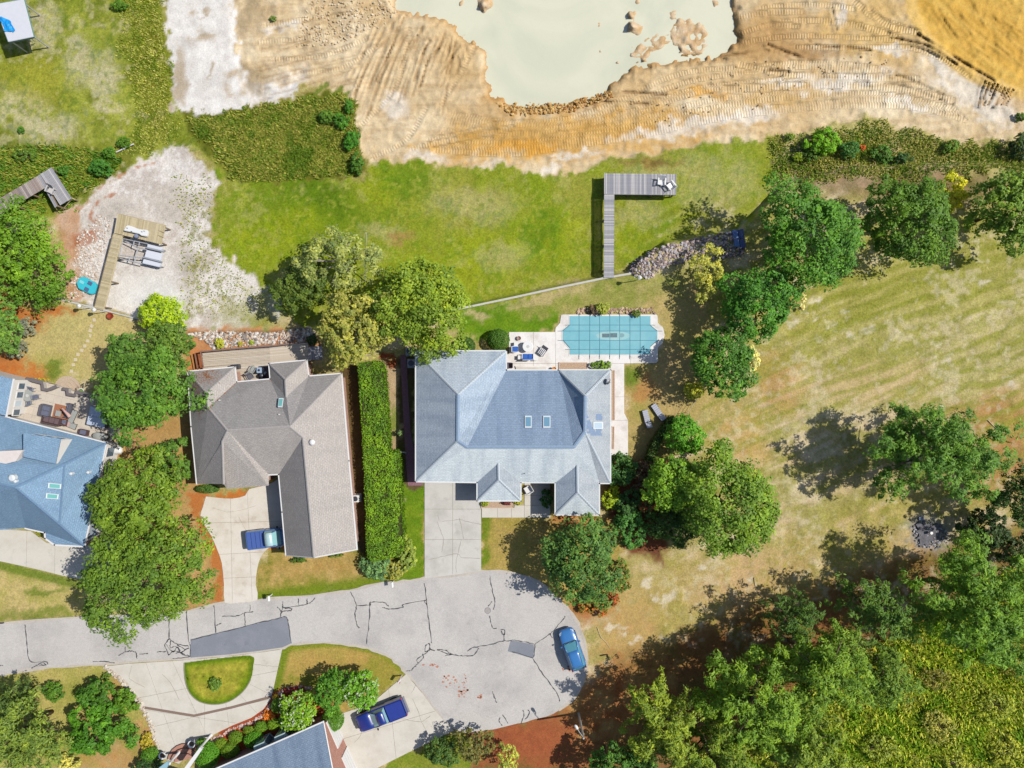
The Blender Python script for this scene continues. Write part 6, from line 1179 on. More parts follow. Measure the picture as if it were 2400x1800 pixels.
# boat house canopy upper left with blue tarpaulin
bh = thing('boat_canopy', 'pale grey flat boat canopy on a dark frame in the upper left corner', 'canopy', P(40, 50, -1.3)); CZ = 1.6
cq = [(-14, 10), (55, -2), (78, 86), (19, 98)]; obj('canopy_top', MB().prism(W(cq, CZ), CZ - .1, CZ), mat('canopy_vinyl', S(222, 224, 230), .6, .3, var=.04), bh, bevel=.03)
obj('valance', MB().prism(W([(-14.5, 9.5), (55.5, -2.6), (78.6, 86.4), (18.8, 98.6)], CZ - .12), CZ - .4, CZ - .1), mat('valance_teal', S(120, 160, 160), .6), bh)
for x, y in [(-8, 14), (52, 4), (74, 82), (22, 94)]: post(bh, x, y, CZ - .2, ALU, .07, 'post')
for a_, b_, z_ in [((-8, 14), (52, 4), -.2), ((52, 4), (74, 82), -.2), ((74, 82), (22, 94), -.2), ((22, 94), (-8, 14), -.2), ((52, 4), (74, 82), -1.0), ((74, 82), (22, 94), -1.0)]: obj('rail', MB().tube([P(*a_, z_), P(*b_, z_)], .05, 6), ALU, bh)
for a_, b_ in [((54, 85), (76, 99)), ((66, 84), (82, 97)), ((60, 40), (75, 52)), ((57, 8), (70, 20))]: obj('brace', MB().tube([P(*a_, 1.2), P(*b_, -1.0)], .04, 6), GREYF, bh)
tp_ = thing('tarpaulin', 'crumpled bright blue tarpaulin on the pale grey boat canopy', 'tarpaulin', P(18, 60, CZ)); rr_ = random.Random(3); poly = [(-6, 46), (4, 40), (14, 44), (22, 47), (28, 52), (29, 58), (37, 72), (32, 77), (30, 74), (27, 75), (12, 74), (11, 66), (6, 56), (2, 50)]
bm = bmesh.new(); f_ = bm.faces.new([bm.verts.new(p) for p in W(poly, CZ)]); bmesh.ops.triangulate(bm, faces=bm.faces[:]); bmesh.ops.subdivide_edges(bm, edges=bm.edges[:], cuts=3, use_grid_fill=True); bm.verts.ensure_lookup_table()
mb = MB(); mb.v = [(v.co.x, v.co.y, CZ + .03 + .22 * abs(mnoise.noise(v.co * 2.2))) for v in bm.verts]; nv_ = len(mb.v); mb.f = [tuple(v.index for v in f_.verts) for f_ in bm.faces]; bm.free()
obj('sheet', mb, mat('tarp_blue', S(20, 160, 240), .5, .4), tp_)
c = G(305, 343); o_ = obj('white_pole', MB().tube([G(275, 358) + Vector((0, 0, .2)), G(318, 340) + Vector((0, 0, .4))], .07, 6), WP); tag(o_, 'short white pole lying in the weeds above the white sand', 'pole')
c = G(858, 548); o_ = obj('flag_pole', MB().tube([G(857, 660), P(858, 546, 5.0)], .05, 6), mat('pole_pale', S(220, 214, 200), .7)); tag(o_, 'thin pale leaning pole rising through the grey bare-branched tree', 'pole')
c = P(2174, 1250); t = thing('burn_pit', 'ash covered burn pit ringed with grey grit under the right trees', 'fire pit', c)
obj('ash_bed', MB().prism([(c.x + r_ * math.cos(a_), c.y + r_ * math.sin(a_)) for a_, r_ in [(k_ * .2094, 1.25 + .3 * math.sin(k_ * 2.3) + .25 * math.sin(k_ * .7)) for k_ in range(30)]], -.05, .07), stain_mat('ash', S(120, 118, 124), S(70, 66, 72), .9, 1.2, .4), t); obj('white_can', MB().lathe(c + Vector((.1, .15, .3)), [(.16, 0), (.16, .28)], 10), WP, t)
c = P(2158, 1215); o_ = obj('grey_board', MB().box((0, 0, .08), (.5, .35, .06)), mat('board_grey_blue', S(140, 150, 180), .6)); o_.location = c + Vector((0, 0, .0)); tag(o_, 'small grey-blue board beside the ash covered burn pit', 'board')
c = P(1417, 1537); o_ = obj('dark_branch', MB().tube([P(1408, 1537, .1), P(1416, 1535, .12), P(1424, 1534, .1), P(1425, 1542, .1)], .06, 6), mat('bark_dark', S(80, 60, 48), .9, .1)); tag(o_, 'short dark broken branch on dry grass right of the cul-de-sac', 'branch')
for lab, pts in [('long pale fallen twig on dry grass right of the blue car', [(1400, 1470), (1408, 1492), (1420, 1505), (1430, 1520)]), ('pale curved fallen branch on bare ground below the big green tree', [(1768, 1354), (1772, 1380), (1790, 1402)]), ('pale fallen branch lying on bare soil in the dry field', [(1708, 1398), (1722, 1412), (1740, 1418)]), ('thin forked fallen branch beyond the lone pine', [(2316, 985), (2330, 1000), (2345, 1010), (2360, 1020)])]:
    o_ = obj('fallen_branch', MB().tube([P(x, y, .05) for x, y in spline(pts, 4)], .05, 5, .02), mat('twig_pale', S(216, 196, 160), .9, .1)); tag(o_, lab, 'branch')
# urns and picket gate
for lab, x, y in [('white urn planter at the top of the curved brick steps', 456, 1736), ('white urn planter at the left of the curved brick steps', 388, 1763)]:
    c = P(x, y); t = thing('urn_planter', lab, 'planter', c); obj('bowl', MB().lathe(c, [(.2, 0), (.12, .15), (.14, .35), (.34, .7), (.42, .78), (.34, .78), (.2, .6)], 18), WP, t, True); obj('soil', MB().lathe(c + Vector((0, 0, .6)), [(.26, 0), (.26, .1)], 14), mat('soil', S(110, 90, 70), .9), t)
t = thing('picket_gate', 'narrow white picket gate between hedge and brick path', 'gate', P(940, 1060)); 
for k_ in range(8): q = P(930 + 2.9 * k_, 1058 + .45 * k_, 1.0); obj('picket', MB().box((q.x, q.y, .5), (.07, .03, 1.0)), WP, t)
for z_ in (.3, .8): obj('rail', MB().tube([P(929, 1058, z_), P(952, 1061.5, z_)], .03, 4), WP, t)
# ------------------------------------------------------------------ vehicles (built facing +x)
TYRE = mat('tyre', S(44, 44, 46), .9, .1); RIM = mat('rim', S(190, 192, 196), .3, .5, metal=.6); HLAMP = mat('headlight', S(220, 226, 232), .1, .8); TLAMP = mat('taillight', S(200, 30, 34), .2, .6); TRIMK = mat('black_trim', S(40, 42, 48), .5, .4)
def wheel(t, x, y, r=.36, w=.24):
    mb = MB().lathe((0, 0, 0), [(r * .55, -w / 2), (r * .95, -w / 2), (r, -w * .3), (r, w * .3), (r * .95, w / 2), (r * .55, w / 2)], 20); mb.v = [(v[0] + x, v[2] + y, v[1] + r) for v in mb.v]
    o_ = obj('wheel', mb, TYRE, t, local=True); mb = MB().lathe((0, 0, 0), [(r * .62, -w * .46), (r * .62, w * .46)], 14); mb.v = [(v[0] + x, v[2] + y, v[1] + r) for v in mb.v]; obj('rim', mb, RIM, o_, local=True)
def section(x, w, zb, zs, zt, wt):          # half-profile mirrored into a ring
    h = [(w * .9, zb), (w, zb + .14), (w, zs), (w * .97, zs + (zt - zs) * .55), (wt, zt), (wt * .5, zt + .025)]
    return [(x, y, z) for y, z in h] + [(x, -y, z) for y, z in h[::-1]]
def strip(a, b, c, d, t_=.02): 
    q = [Vector(p) for p in (a, b, c, d)]; n_ = (q[1] - q[0]).cross(q[2] - q[0]).normalized(); n_ = n_ if n_.z > 0 or abs(n_.z) < .05 else -n_
    return MB().hexa(q, [p + n_ * t_ for p in q])
def suv(label, px, py, ang, body):
    t = thing('parked_car', label, 'car', P(px, py, RZ), ang); gl_ = mat('car_glass', S(96, 160, 178), .05, .9)  # teal base colour paints the sky's reflection into the glass
    secs = [section(x, w, zb, zs, zt, wt) for x, w, zb, zs, zt, wt in [(-2.32, .72, .45, .6, .78, .6), (-2.22, .84, .32, .7, .95, .7), (-1.9, .9, .25, .78, 1.02, .76), (-1.0, .92, .22, .8, 1.02, .78), (.4, .92, .22, .8, 1.02, .78), (.95, .91, .22, .78, 1.02, .76), (1.5, .9, .25, .74, .97, .72), (2.0, .85, .3, .66, .88, .64), (2.25, .72, .38, .58, .76, .52), (2.34, .5, .42, .54, .66, .4)]]
    obj('body', MB().loft(secs), body, t, True, True)
    obj('cabin', MB().loft([section(x, w, .95, zs, zt, wt) for x, w, zs, zt, wt in [(-2.12, .72, .97, 1.02, .66), (-1.75, .78, 1.05, 1.42, .6), (-1.2, .8, 1.1, 1.5, .62), (-.4, .8, 1.1, 1.52, .63), (.15, .8, 1.1, 1.48, .62), (.95, .76, .98, 1.02, .68)]]), gl_, t, False, True)
    obj('roof_panel', MB().loft([[(x, y, z) for y, z in [(w, zt - .07), (w * .96, zt), (w * .5, zt + .04), (-w * .5, zt + .04), (-w * .96, zt), (-w, zt - .07)]] for x, w, zt in [(-1.78, .6, 1.45), (-1.2, .64, 1.52), (-.4, .65, 1.54), (.12, .63, 1.5)]]), body, t, True, True)
    for sy in (-1, 1):
        for a_, b_ in [((.95, .74, 1.04), (.12, .6, 1.49)), ((-1.78, .6, 1.44), (-2.14, .7, 1.02)), ((-.45, .66, 1.5), (-.45, .8, 1.04))]: obj('pillar', MB().tube([(a_[0], sy * a_[1], a_[2] + .01), (b_[0], sy * b_[1], b_[2] + .01)], .04, 6), body, t, True, True)
        obj('mirror', MB().box((.72, sy * 1.02, 1.05), (.16, .2, .14)), body, t, local=True, bevel=.03); obj('roof_rail', MB().tube([(-1.5, sy * .6, 1.57), (-.2, sy * .61, 1.58)], .02, 5), RIM, t, local=True)
        obj('headlight', MB().hexa([(1.98, sy * .6, .72), (2.2, sy * .5, .66), (2.08, sy * .76, .64), (1.85, sy * .82, .7)], [(1.96, sy * .6, .9), (2.2, sy * .5, .8), (2.08, sy * .76, .8), (1.82, sy * .83, .86)]), HLAMP, t, local=True); obj('taillight', MB().box((-2.2, sy * .76, .86), (.12, .16, .22)), TLAMP, t, local=True)
        for x in (-1.42, 1.42): wheel(t, x, sy * .82)
        obj('door_seam', MB().box((-.45, sy * .925, .65), (.02, .02, .6)), TRIMK, t, local=True); obj('side_sill', MB().box((0, sy * .915, .3), (2.2, .05, .12)), TRIMK, t, local=True)
    obj('cowl', MB().box((.98, 0, 1.03), (.1, 1.36, .03)), TRIMK, t, local=True); obj('rear_wiper', MB().tube([(-2.1, -.1, 1.06), (-1.9, .3, 1.28)], .02, 5), TRIMK, t, local=True)
    for sy in (-.3, .3): obj('wiper', MB().tube([(.93, sy - .2, 1.07), (.86, sy + .35, 1.12)], .015, 5), TRIMK, t, local=True)
    obj('rear_bumper', MB().box((-2.28, 0, .55), (.16, 1.5, .3)), body, t, local=True, bevel=.05); obj('grille', MB().box((2.3, 0, .6), (.06, .7, .16)), TRIMK, t, local=True)
    return t
suv('metallic blue hatchback car parked alone on the cul-de-sac', 1340, 1516, math.atan2(85, -30), mat('paint_blue', S(62, 128, 196), .3, .5, coat=.6))
def pickup(label, px, py, ang, body, cover, z, panels, roofc=None, glass=None):
    t = thing('pickup_truck', label, 'pickup truck', P(px, py, z), ang); gl_ = glass or mat('truck_glass', S(150, 200, 202), .06, .8)  # default pale teal glass has the sky reflection in its base colour
    obj('hood', MB().loft([section(x, w, zb, .95, zt, w * .86) for x, w, zb, zt in [(.85, .96, .35, 1.18), (1.6, .96, .35, 1.16), (2.3, .93, .38, 1.08), (2.6, .82, .42, .98), (2.68, .66, .5, .88)]]), body, t, True, True)
    obj('cab', MB().loft([section(x, w, .35, 1.12, zt, wt) for x, w, zt, wt in [(-.72, .97, 1.2, .9), (-.66, .97, 1.2, .9), (.85, .97, 1.2, .88), (.9, .96, 1.18, .86)]]), body, t, False, True)
    obj('cabin_glass', MB().loft([[(x, y, z_) for y, z_ in [(.86, 1.18), (wt, zt), (-wt, zt), (-.86, 1.18)]] for x, zt, wt in [(-.68, 1.22, .84), (-.58, 1.72, .7), (.25, 1.74, .7), (.98, 1.2, .84)]]), gl_, t, False, True)
    obj('roof_panel', MB().loft([[(x, y, z_) for y, z_ in [(w, zt - .06), (w * .95, zt), (w * .5, zt + .04), (-w * .5, zt + .04), (-w * .95, zt), (-w, zt - .06)]] for x, w, zt in [(-.6, .7, 1.74), (-.2, .73, 1.78), (.25, .72, 1.76)]]), roofc or body, t, True, True)
    for sy in (-1, 1):
        obj('bed_side', MB().hexa([(-2.75, sy * .97 - .05, .5), (-.74, sy * .97 - .05, .5), (-.74, sy * .97 + .05, .5), (-2.75, sy * .97 + .05, .5)], [(-2.75, sy * .93 - .06, 1.2), (-.74, sy * .93 - .06, 1.2), (-.74, sy * .93 + .06, 1.2), (-2.75, sy * .93 + .06, 1.2)]), body, t, local=True, bevel=.03)
        obj('pillar', MB().tube([(.98, sy * .84, 1.2), (.25, sy * .7, 1.76)], .045, 6), body, t, True, True); obj('mirror', MB().box((.7, sy * 1.14, 1.2), (.14, .24, .2)), TRIMK, t, local=True, bevel=.03)
        obj('headlight', MB().box((2.6, sy * .7, .82), (.1, .28, .16)), HLAMP, t, local=True); obj('taillight', MB().box((-2.74, sy * .9, .95), (.1, .14, .36)), TLAMP, t, local=True)
        for x in (-1.75, 1.75): wheel(t, x, sy * .88, .4, .26)
    obj('tailgate', MB().box((-2.76, 0, .88), (.08, 1.72, .62)), body, t, local=True, bevel=.02); obj('bed_floor', MB().box((-1.75, 0, .62), (2.0, 1.76, .1)), TRIMK, t, local=True)
    n_ = panels
    for k_ in range(n_): obj('bed_cover', MB().box((-2.70 + (k_ + .5) * 1.9 / n_, 0, 1.21), (1.9 / n_ - .035, 1.76, .05)), cover, t, local=True, bevel=.012)
    obj('rear_bumper', MB().box((-2.9, 0, .55), (.2, 1.8, .2)), RIM, t, local=True, bevel=.04); obj('front_bumper', MB().box((2.72, 0, .55), (.14, 1.5, .22)), RIM, t, local=True, bevel=.04); obj('grille', MB().box((2.68, 0, .8), (.06, .9, .24)), TRIMK, t, local=True); obj('chassis', MB().box((-.2, 0, .45), (5, 1.2, .2)), TRIMK, t, local=True)
    return t
NAVY = mat('paint_navy', S(28, 50, 136), .3, .5, coat=.6)
pickup('navy blue pickup truck on the concrete apron by the white garage doors', 896, 1668, math.atan2(-35, -88) , NAVY, mat('bed_navy', S(34, 58, 150), .6, .3, var=.1), .05, 1)
PALEB = mat('paint_pale_blue', S(150, 190, 206), .35, .5, coat=.5)
pickup('pale blue pickup truck with ribbed blue bed cover nosed under the garage eave', 646, 1256, math.atan2(12, 100), mat('paint_mid_blue', S(88, 124, 180), .35, .5, coat=.5), mat('bed_blue', S(76, 104, 176), .6, .3), .055, 4, mat('roof_pale_blue', S(186, 216, 220), .3, .5, coat=.4))
# ------------------------------------------------------------------ vegetation
def leaf_material():
    m = bpy.data.materials.new('foliage'); m.use_nodes = True; nt = m.node_tree; n = nt.nodes; l = nt.links; n.remove(n['Principled BSDF'])
    a = n.new('ShaderNodeAttribute'); a.attribute_name = 'Col'
    df = n.new('ShaderNodeBsdfPrincipled'); df.inputs['Roughness'].default_value = .6; df.inputs['Specular IOR Level'].default_value = .25; tr = n.new('ShaderNodeBsdfTranslucent'); mx = n.new('ShaderNodeMixShader'); mx.inputs[0].default_value = .3
    tv = n.new('ShaderNodeVectorMath'); tv.operation = 'MULTIPLY'; tv.inputs[1].default_value = (1.15, 1.2, .6); l.new(a.outputs['Color'], tv.inputs[0])
    l.new(a.outputs['Color'], df.inputs['Base Color']); l.new(tv.outputs[0], tr.inputs['Color']); l.new(df.outputs[0], mx.inputs[1]); l.new(tr.outputs[0], mx.inputs[2]); l.new(mx.outputs[0], n['Material Output'].inputs[0])
    return m
LEAF = leaf_material(); BARK = mat('bark', S(120, 100, 84), .95, .1, var=.3, scale=6); BARKG = mat('bark_grey', S(176, 168, 156), .95, .1, var=.25, scale=6)
LK = np.array([1.74, 1.56, 1.3])
def leaves_mesh(name, pos, nrm, size, asp, col, rng):
    n = len(pos); r = rng.normal(size=(n, 3)); t = np.cross(nrm, r); t /= np.linalg.norm(t, axis=1, keepdims=True) + 1e-9; b = np.cross(nrm, t)
    a = (size * (.5 + 1.0 * rng.uniform(size=n) ** 1.6) / 2)[:, None]; w = a * asp
    v = np.stack([pos - t * a, pos - b * w + t * a * .15, pos + t * a, pos + b * w + t * a * .15], 1).reshape(-1, 3)
    q = np.arange(n * 4).reshape(-1, 4); return fast_mesh(name, v, q, np.repeat(np.clip(col, .002, 1), 4, axis=0), LEAF)
def unit(a): return a / (np.linalg.norm(a, axis=1, keepdims=True) + 1e-9)
def crown_points(rx, ry, rz, N, rng, style):
    """leaf positions, normals and tint factors for one crown centred on the origin"""
    if style == 'pine':
        nb = int(rng.integers(30, 38)); az = rng.uniform(0, 2 * np.pi, nb); hz = rng.uniform(-.75, 1.0, nb); rad = np.sqrt(np.clip(1.15 - np.maximum(hz, 0) ** 2 * 1.05, .06, 1)) * rng.uniform(.75, 1.05, nb)
        lc = []; 
        for i in range(nb):
            for s in np.linspace(.3, 1, 6): lc.append([np.cos(az[i]) * rad[i] * s * rx + rng.normal() * .06 * rx, np.sin(az[i]) * rad[i] * s * ry + rng.normal() * .06 * ry, (hz[i] + .16 * s) * rz * .8])
        lc = np.array(lc); lr = np.full(len(lc), min(rx, ry) * .16) * rng.uniform(.7, 1.3, len(lc)); ncl = 6; rcf = .55
    elif style == 'clip':
        lc = np.zeros((1, 3)); lr = np.ones(1); ncl = 1; rcf = 0
    else:
        nl = {'shrub': 14, 'loose': 18}.get(style, 26); i = np.arange(nl) + .5; zz = 1 - 1.25 * i / nl; ph = i * 2.39996 + rng.uniform(0, 6); rr = np.sqrt(np.clip(1 - zz * zz, 0, 1)); d = np.stack([rr * np.cos(ph), rr * np.sin(ph), zz], 1)
        k = (rng.uniform(.5, .8, nl) if style != 'loose' else rng.uniform(.5, .9, nl)) * (1 + .16 * np.sin(2 * ph + rng.uniform(0, 6)) + .12 * np.sin(3 * ph + rng.uniform(0, 6))); lc = d * k[:, None] * np.array([rx, ry, rz]); lr = min(rx, ry) * rng.uniform(.24, .44, nl); ncl = 16; rcf = .36
    if style == 'clip':
        d = unit(rng.normal(size=(N, 3))); d[:, 2] = np.abs(d[:, 2]) * 1.0 - .35 * (rng.uniform(size=N) < .35); d = unit(d); pos = d * np.array([rx, ry, rz]) * rng.uniform(.9, 1.03, N)[:, None]; nr = unit(d + rng.normal(size=(N, 3)) * .55 + [0, 0, .3]); return pos, nr, rng.uniform(.8, 1.2, N)
    nl = len(lc); cd = unit(rng.normal(size=(nl, ncl, 3)).reshape(-1, 3) + np.repeat(unit(lc), ncl, 0) * .55 + [0, 0, .45]); cp = np.repeat(lc, ncl, 0) + cd * np.repeat(lr, ncl)[:, None] * rng.uniform(.65, 1.0, nl * ncl)[:, None]; cr = np.repeat(lr, ncl) * rcf * rng.uniform(.7, 1.3, nl * ncl)
    lv = np.repeat(rng.uniform(.88, 1.14, nl), ncl); cv = lv * rng.uniform(.8, 1.22, nl * ncl); ci = rng.integers(0, nl * ncl, N)
    od = unit(rng.normal(size=(N, 3))); od[:, 2] = np.where(rng.uniform(size=N) < .6, np.abs(od[:, 2]), od[:, 2]); pos = cp[ci] + od * (cr[ci] * rng.uniform(.35, 1.05, N))[:, None]
    nr = unit(cd[ci] * .4 + od * .6 + rng.normal(size=(N, 3)) * .4 + [0, 0, .75]); return pos, nr, cv[ci] * rng.uniform(.82, 1.2, N)
SEED = [100]; NLEAF = [0]
def plant(name, label, cat, px, py, rx, ry, htop, col, style='broad', rot=0, dens=1.0, leaf=None, group=None, hbase=None, flowers=None, bark=None, col2=None):
    SEED[0] += 1; rng = np.random.default_rng(SEED[0]); hb = htop * (.22 if style in ('broad', 'pine', 'loose') else .0) if hbase is None else hbase
    zc = hb + (htop - hb) * .42; k = K * (CAM_H - zc) / CAM_H; c = P(px, py, zc); z0 = GZ(c.x, c.y); c = P(px, py, zc + z0); RX, RY, RZ_ = rx * k, ry * k, (htop - hb) * .56
    t = thing(name, label, cat, (c.x, c.y, z0), 0, group); lf = leaf or (.3 if RX > 3 else .25 if RX > 1.6 else .2); asp = .32 if style == 'pine' else .6
    if style == 'pine': lf *= 1.25
    N = int(min(30000, dens * (3.4 if style != 'pine' else 3.6) * 2 * math.pi * RX * RY * (1 + .5 * RZ_ / max(RX, RY)) / (lf * lf * asp))); N = max(N, 140)
    pos, nr, tv = crown_points(RX, RY, RZ_, N, rng, style); a = math.radians(-rot); R3 = np.array([[math.cos(a), -math.sin(a), 0], [math.sin(a), math.cos(a), 0], [0, 0, 1]])
    pos = pos @ R3.T + [0, 0, c.z - z0]; nr = nr @ R3.T; pos[:, 2] = np.maximum(pos[:, 2], .06); base = S(*col) * LK; cc = base[None] * tv[:, None]; cc = cc * (1 + (tv[:, None] - 1) * np.array([.5, .15, -.5]))
    if col2 is not None: s_ = (rng.uniform(size=N) < .3)[:, None]; cc = np.where(s_, S(*col2)[None] * LK * tv[:, None], cc)
    o_ = bpy.data.objects.new('crown' if cat == 'tree' else 'foliage', leaves_mesh('crown', pos, nr, lf, asp, cc, rng)); C.objects.link(o_); o_.parent = t; NLEAF[0] += N
    bk = bark or BARK; zt = (c.z - z0)
    if style != 'clip':
        tr = MB(); r0 = max(.04, min(.3, RX * .06)); tr.tube([(0, 0, -.1), (rng.normal() * .1, rng.normal() * .1, zt * .5), (0, 0, zt + RZ_ * (.75 if style == 'pine' else .3))], r0, 8, r0 * .35)
        for i in range(12 if style in ('pine', 'loose') else 7):
            th = rng.uniform(0, 6.28); zz0 = zt * rng.uniform(.45, 1.1); e = rng.uniform(.6, .9)
            tr.tube([(0, 0, zz0), (RX * e * .5 * math.cos(th), RY * e * .5 * math.sin(th), zz0 + RZ_ * .3), (RX * e * math.cos(th), RY * e * math.sin(th), zz0 + RZ_ * (.3 if style == 'pine' else .45))], r0 * .4, 5, r0 * .1)
        obj('trunk' if cat == 'tree' else 'stem', tr, bk, t, True, True)
    else: obj('stem', MB().lathe((0, 0, 0), [(min(RX, RY) * .25, 0), (min(RX, RY) * .6, zt * .8), (min(RX, RY) * .5, zt * 1.2)], 8), mat('inner_twigs', S(70, 74, 40), .95, .05), t, True, True)
    if flowers is not None:
        f_ = rng.choice(N, min(N, int(60 * RX)), replace=False); pp = pos[f_] * [1.03, 1.03, 1.04] + rng.normal(size=(len(f_), 3)) * .02; pp = np.repeat(pp, 3, 0) + rng.normal(size=(len(f_) * 3, 3)) * .07; k2 = pp[:, 2] > zt - .3; pp = pp[k2]
        o_ = bpy.data.objects.new('blossoms', leaves_mesh('blossoms', pp, unit(rng.normal(size=(len(pp), 3)) * .5 + [0, 0, 1]), .16, .8, np.repeat(S(*flowers)[None], len(pp), 0), rng)); C.objects.link(o_); o_.parent = t
    return t
T = lambda label, *a, **k: plant(k.pop('name', 'broadleaf_tree'), label, 'tree', *a, **k)
B = lambda label, *a, **k: plant(k.pop('name', 'shrub'), label, 'shrub', *a, **{'style': 'shrub', **k})
# trees behind the two middle houses
T('pale grey-green tree with bare twigs rising above the lake lawn', 800, 612, 100, 72, 8.5, (140, 158, 92), style='loose', dens=.5, bark=BARKG, hbase=1.5)
T('dark green tree left of the bare-twigged tree over the lawn edge', 712, 672, 62, 72, 6.5, (86, 112, 44), dens=.9)
T('olive-brown tinted tree at the upper end of the tall hedge', 835, 768, 88, 98, 8.5, (146, 158, 72), col2=(160, 160, 84))
T('bright yellow-green tree overhanging the upper left corner of the main house', 985, 722, 118, 118, 9.5, (122, 152, 46))
# left side
T('small lime green round tree at the edge of the white sand', 385, 738, 53, 52, 5, (150, 186, 32), hbase=.6)
T('dark green tree below the lime tree by the deck', 405, 800, 48, 56, 6, (92, 128, 48))
T('big billowy pine-green tree shading the terrace and hot tub', 345, 915, 112, 108, 9.5, (88, 134, 46))
T('small upright green tree joined to the terrace tree above', 305, 828, 56, 46, 8, (84, 126, 48))
B('rounded dark shrub mass between the left house and the middle house wall', 408, 1085, 46, 66, 4, (84, 126, 46), hbase=0)
T('leafy green tree between the blue roof and the mulch strip', 332, 1165, 120, 98, 9, (102, 136, 42))
T('largest yellow-green tree overhanging the road on the left', 352, 1345, 152, 132, 9.5, (100, 136, 44))
T('dense green tree at the left edge above the dry yard', 62, 606, 108, 118, 7.5, (98, 142, 36), hbase=.4)
T('mid green tree at the left edge beside the grey junipers', 8, 760, 48, 84, 6, (96, 138, 58))
for lab, x, y, rx, ry in [('grey-green juniper mound at the orange mulch edge', 66, 766, 20, 26), ('uppermost of three slim grey-blue conifers in the left yard', 52, 805, 18, 9), ('middle one of three slim grey-blue conifers in the left yard', 47, 818, 19, 9), ('lowest of three slim grey-blue conifers in the left yard', 38, 832, 22, 9)]:
    plant('conifer', lab, 'shrub', x, y, rx, ry, 2.6, (124, 134, 122), style='shrub', hbase=.1, group='grey conifers in the left yard')
# right of the pool
T('deep green tree nearest the rock bank and blue boards', 1885, 562, 122, 118, 9, (84, 138, 42))
T('broad dark green tree in the row above the dry field', 2115, 520, 105, 118, 9, (86, 128, 34))
T('olive green tree at the right frame edge above the dry field', 2365, 490, 92, 108, 9, (104, 142, 46))
B('bright yellow shrub between the two dark trees above the field', 2222, 455, 38, 46, 3.6, (196, 204, 40), name='yellow_shrub')
T('rounded emerald tree right of the pool shade', 1772, 715, 98, 82, 7.5, (72, 130, 40))
T('dark green tree above the low yellow-green shrub by the wire fence', 1690, 850, 84, 82, 7, (78, 128, 42))
B('cream variegated shrub on the right side of the emerald tree', 1872, 702, 15, 40, 2.2, (226, 226, 168))
B('cream variegated shrub on the right side of the dark green tree by the fence', 1762, 842, 20, 42, 2.2, (214, 220, 150))
B('low clipped yellow-green shrub near the two chaise longues', 1626, 916, 22, 24, 1.6, (168, 180, 58))
T('feathery pale yellow willow-like tree on the rock bank', 1655, 640, 42, 62, 4.2, (184, 192, 90), style='loose', dens=.6, name='willow_tree', leaf=.2)
B('pampas clump at the top edge of the pool', 1412, 724, 15, 16, 1.5, (156, 174, 72), leaf=.16); B('small dark bush at the top right edge of the pool', 1492, 736, 12, 8, .8, (96, 128, 50))
B('dark leafless-looking bush left of the pampas clump by the pool', 1388, 726, 10, 12, .9, (96, 84, 70)); B('broad fern leaved bush in the bed below the pool', 1408, 858, 26, 13, .9, (110, 150, 50), leaf=.26)
B('clipped boxwood ball at the back eave of the main house, left', 1092, 812, 22, 22, 1.7, (60, 104, 34), style='clip', leaf=.12); B('larger clipped boxwood ball beside the pool patio', 1168, 797, 26, 26, 1.9, (76, 120, 40), style='clip', leaf=.12)
# shrubs and trees right of the main house
T('bright green tree top at the bend of the clipped hedge', 1602, 1020, 50, 52, 4.6, (92, 156, 36), hbase=.5)
T('big light green tree in the field side thicket', 1700, 1178, 128, 122, 9.5, (106, 144, 44)); T('yellow-green tree rising from the thicket beside the house', 1575, 1130, 70, 74, 7, (110, 156, 42)); B('dark green undergrowth shrub below the thicket trees', 1570, 1225, 56, 56, 3.5, (70, 106, 44))
B('dark blue-green shrub at the right wall of the main house', 1452, 1100, 46, 42, 2.6, (72, 118, 54)); B('lime green shrub at the corner of the house wing', 1434, 1166, 25, 32, 1.7, (156, 186, 40)); B('dull maroon shrub behind the house thicket', 1512, 1108, 34, 44, 2.6, (112, 84, 66), col2=(92, 104, 60)); B('shrub with bright red flowers in the thicket', 1528, 1178, 34, 34, 2.4, (84, 112, 52), col2=(190, 52, 60)); B('green shrub between the red flowered shrub and the front oak', 1476, 1238, 40, 50, 2.8, (76, 132, 58)); B('small dark shrub under the thicket near the front oak', 1470, 1180, 34, 36, 2.2, (66, 108, 52))
T('dark green oak by the cul-de-sac in front of the main house', 1360, 1308, 98, 98, 7.5, (78, 122, 58), col2=(98, 132, 56)); B('low orange-tipped shrub below the front oak', 1388, 1424, 46, 18, 1.1, (120, 118, 44), col2=(206, 110, 50)); B('green shrub with red tips at the right side of the front oak', 1452, 1350, 28, 56, 2.2, (96, 134, 52), col2=(150, 116, 60)); B('rusty shrub fringe right of the front oak', 1432, 1404, 26, 20, .9, (170, 86, 46), col2=(104, 120, 50))
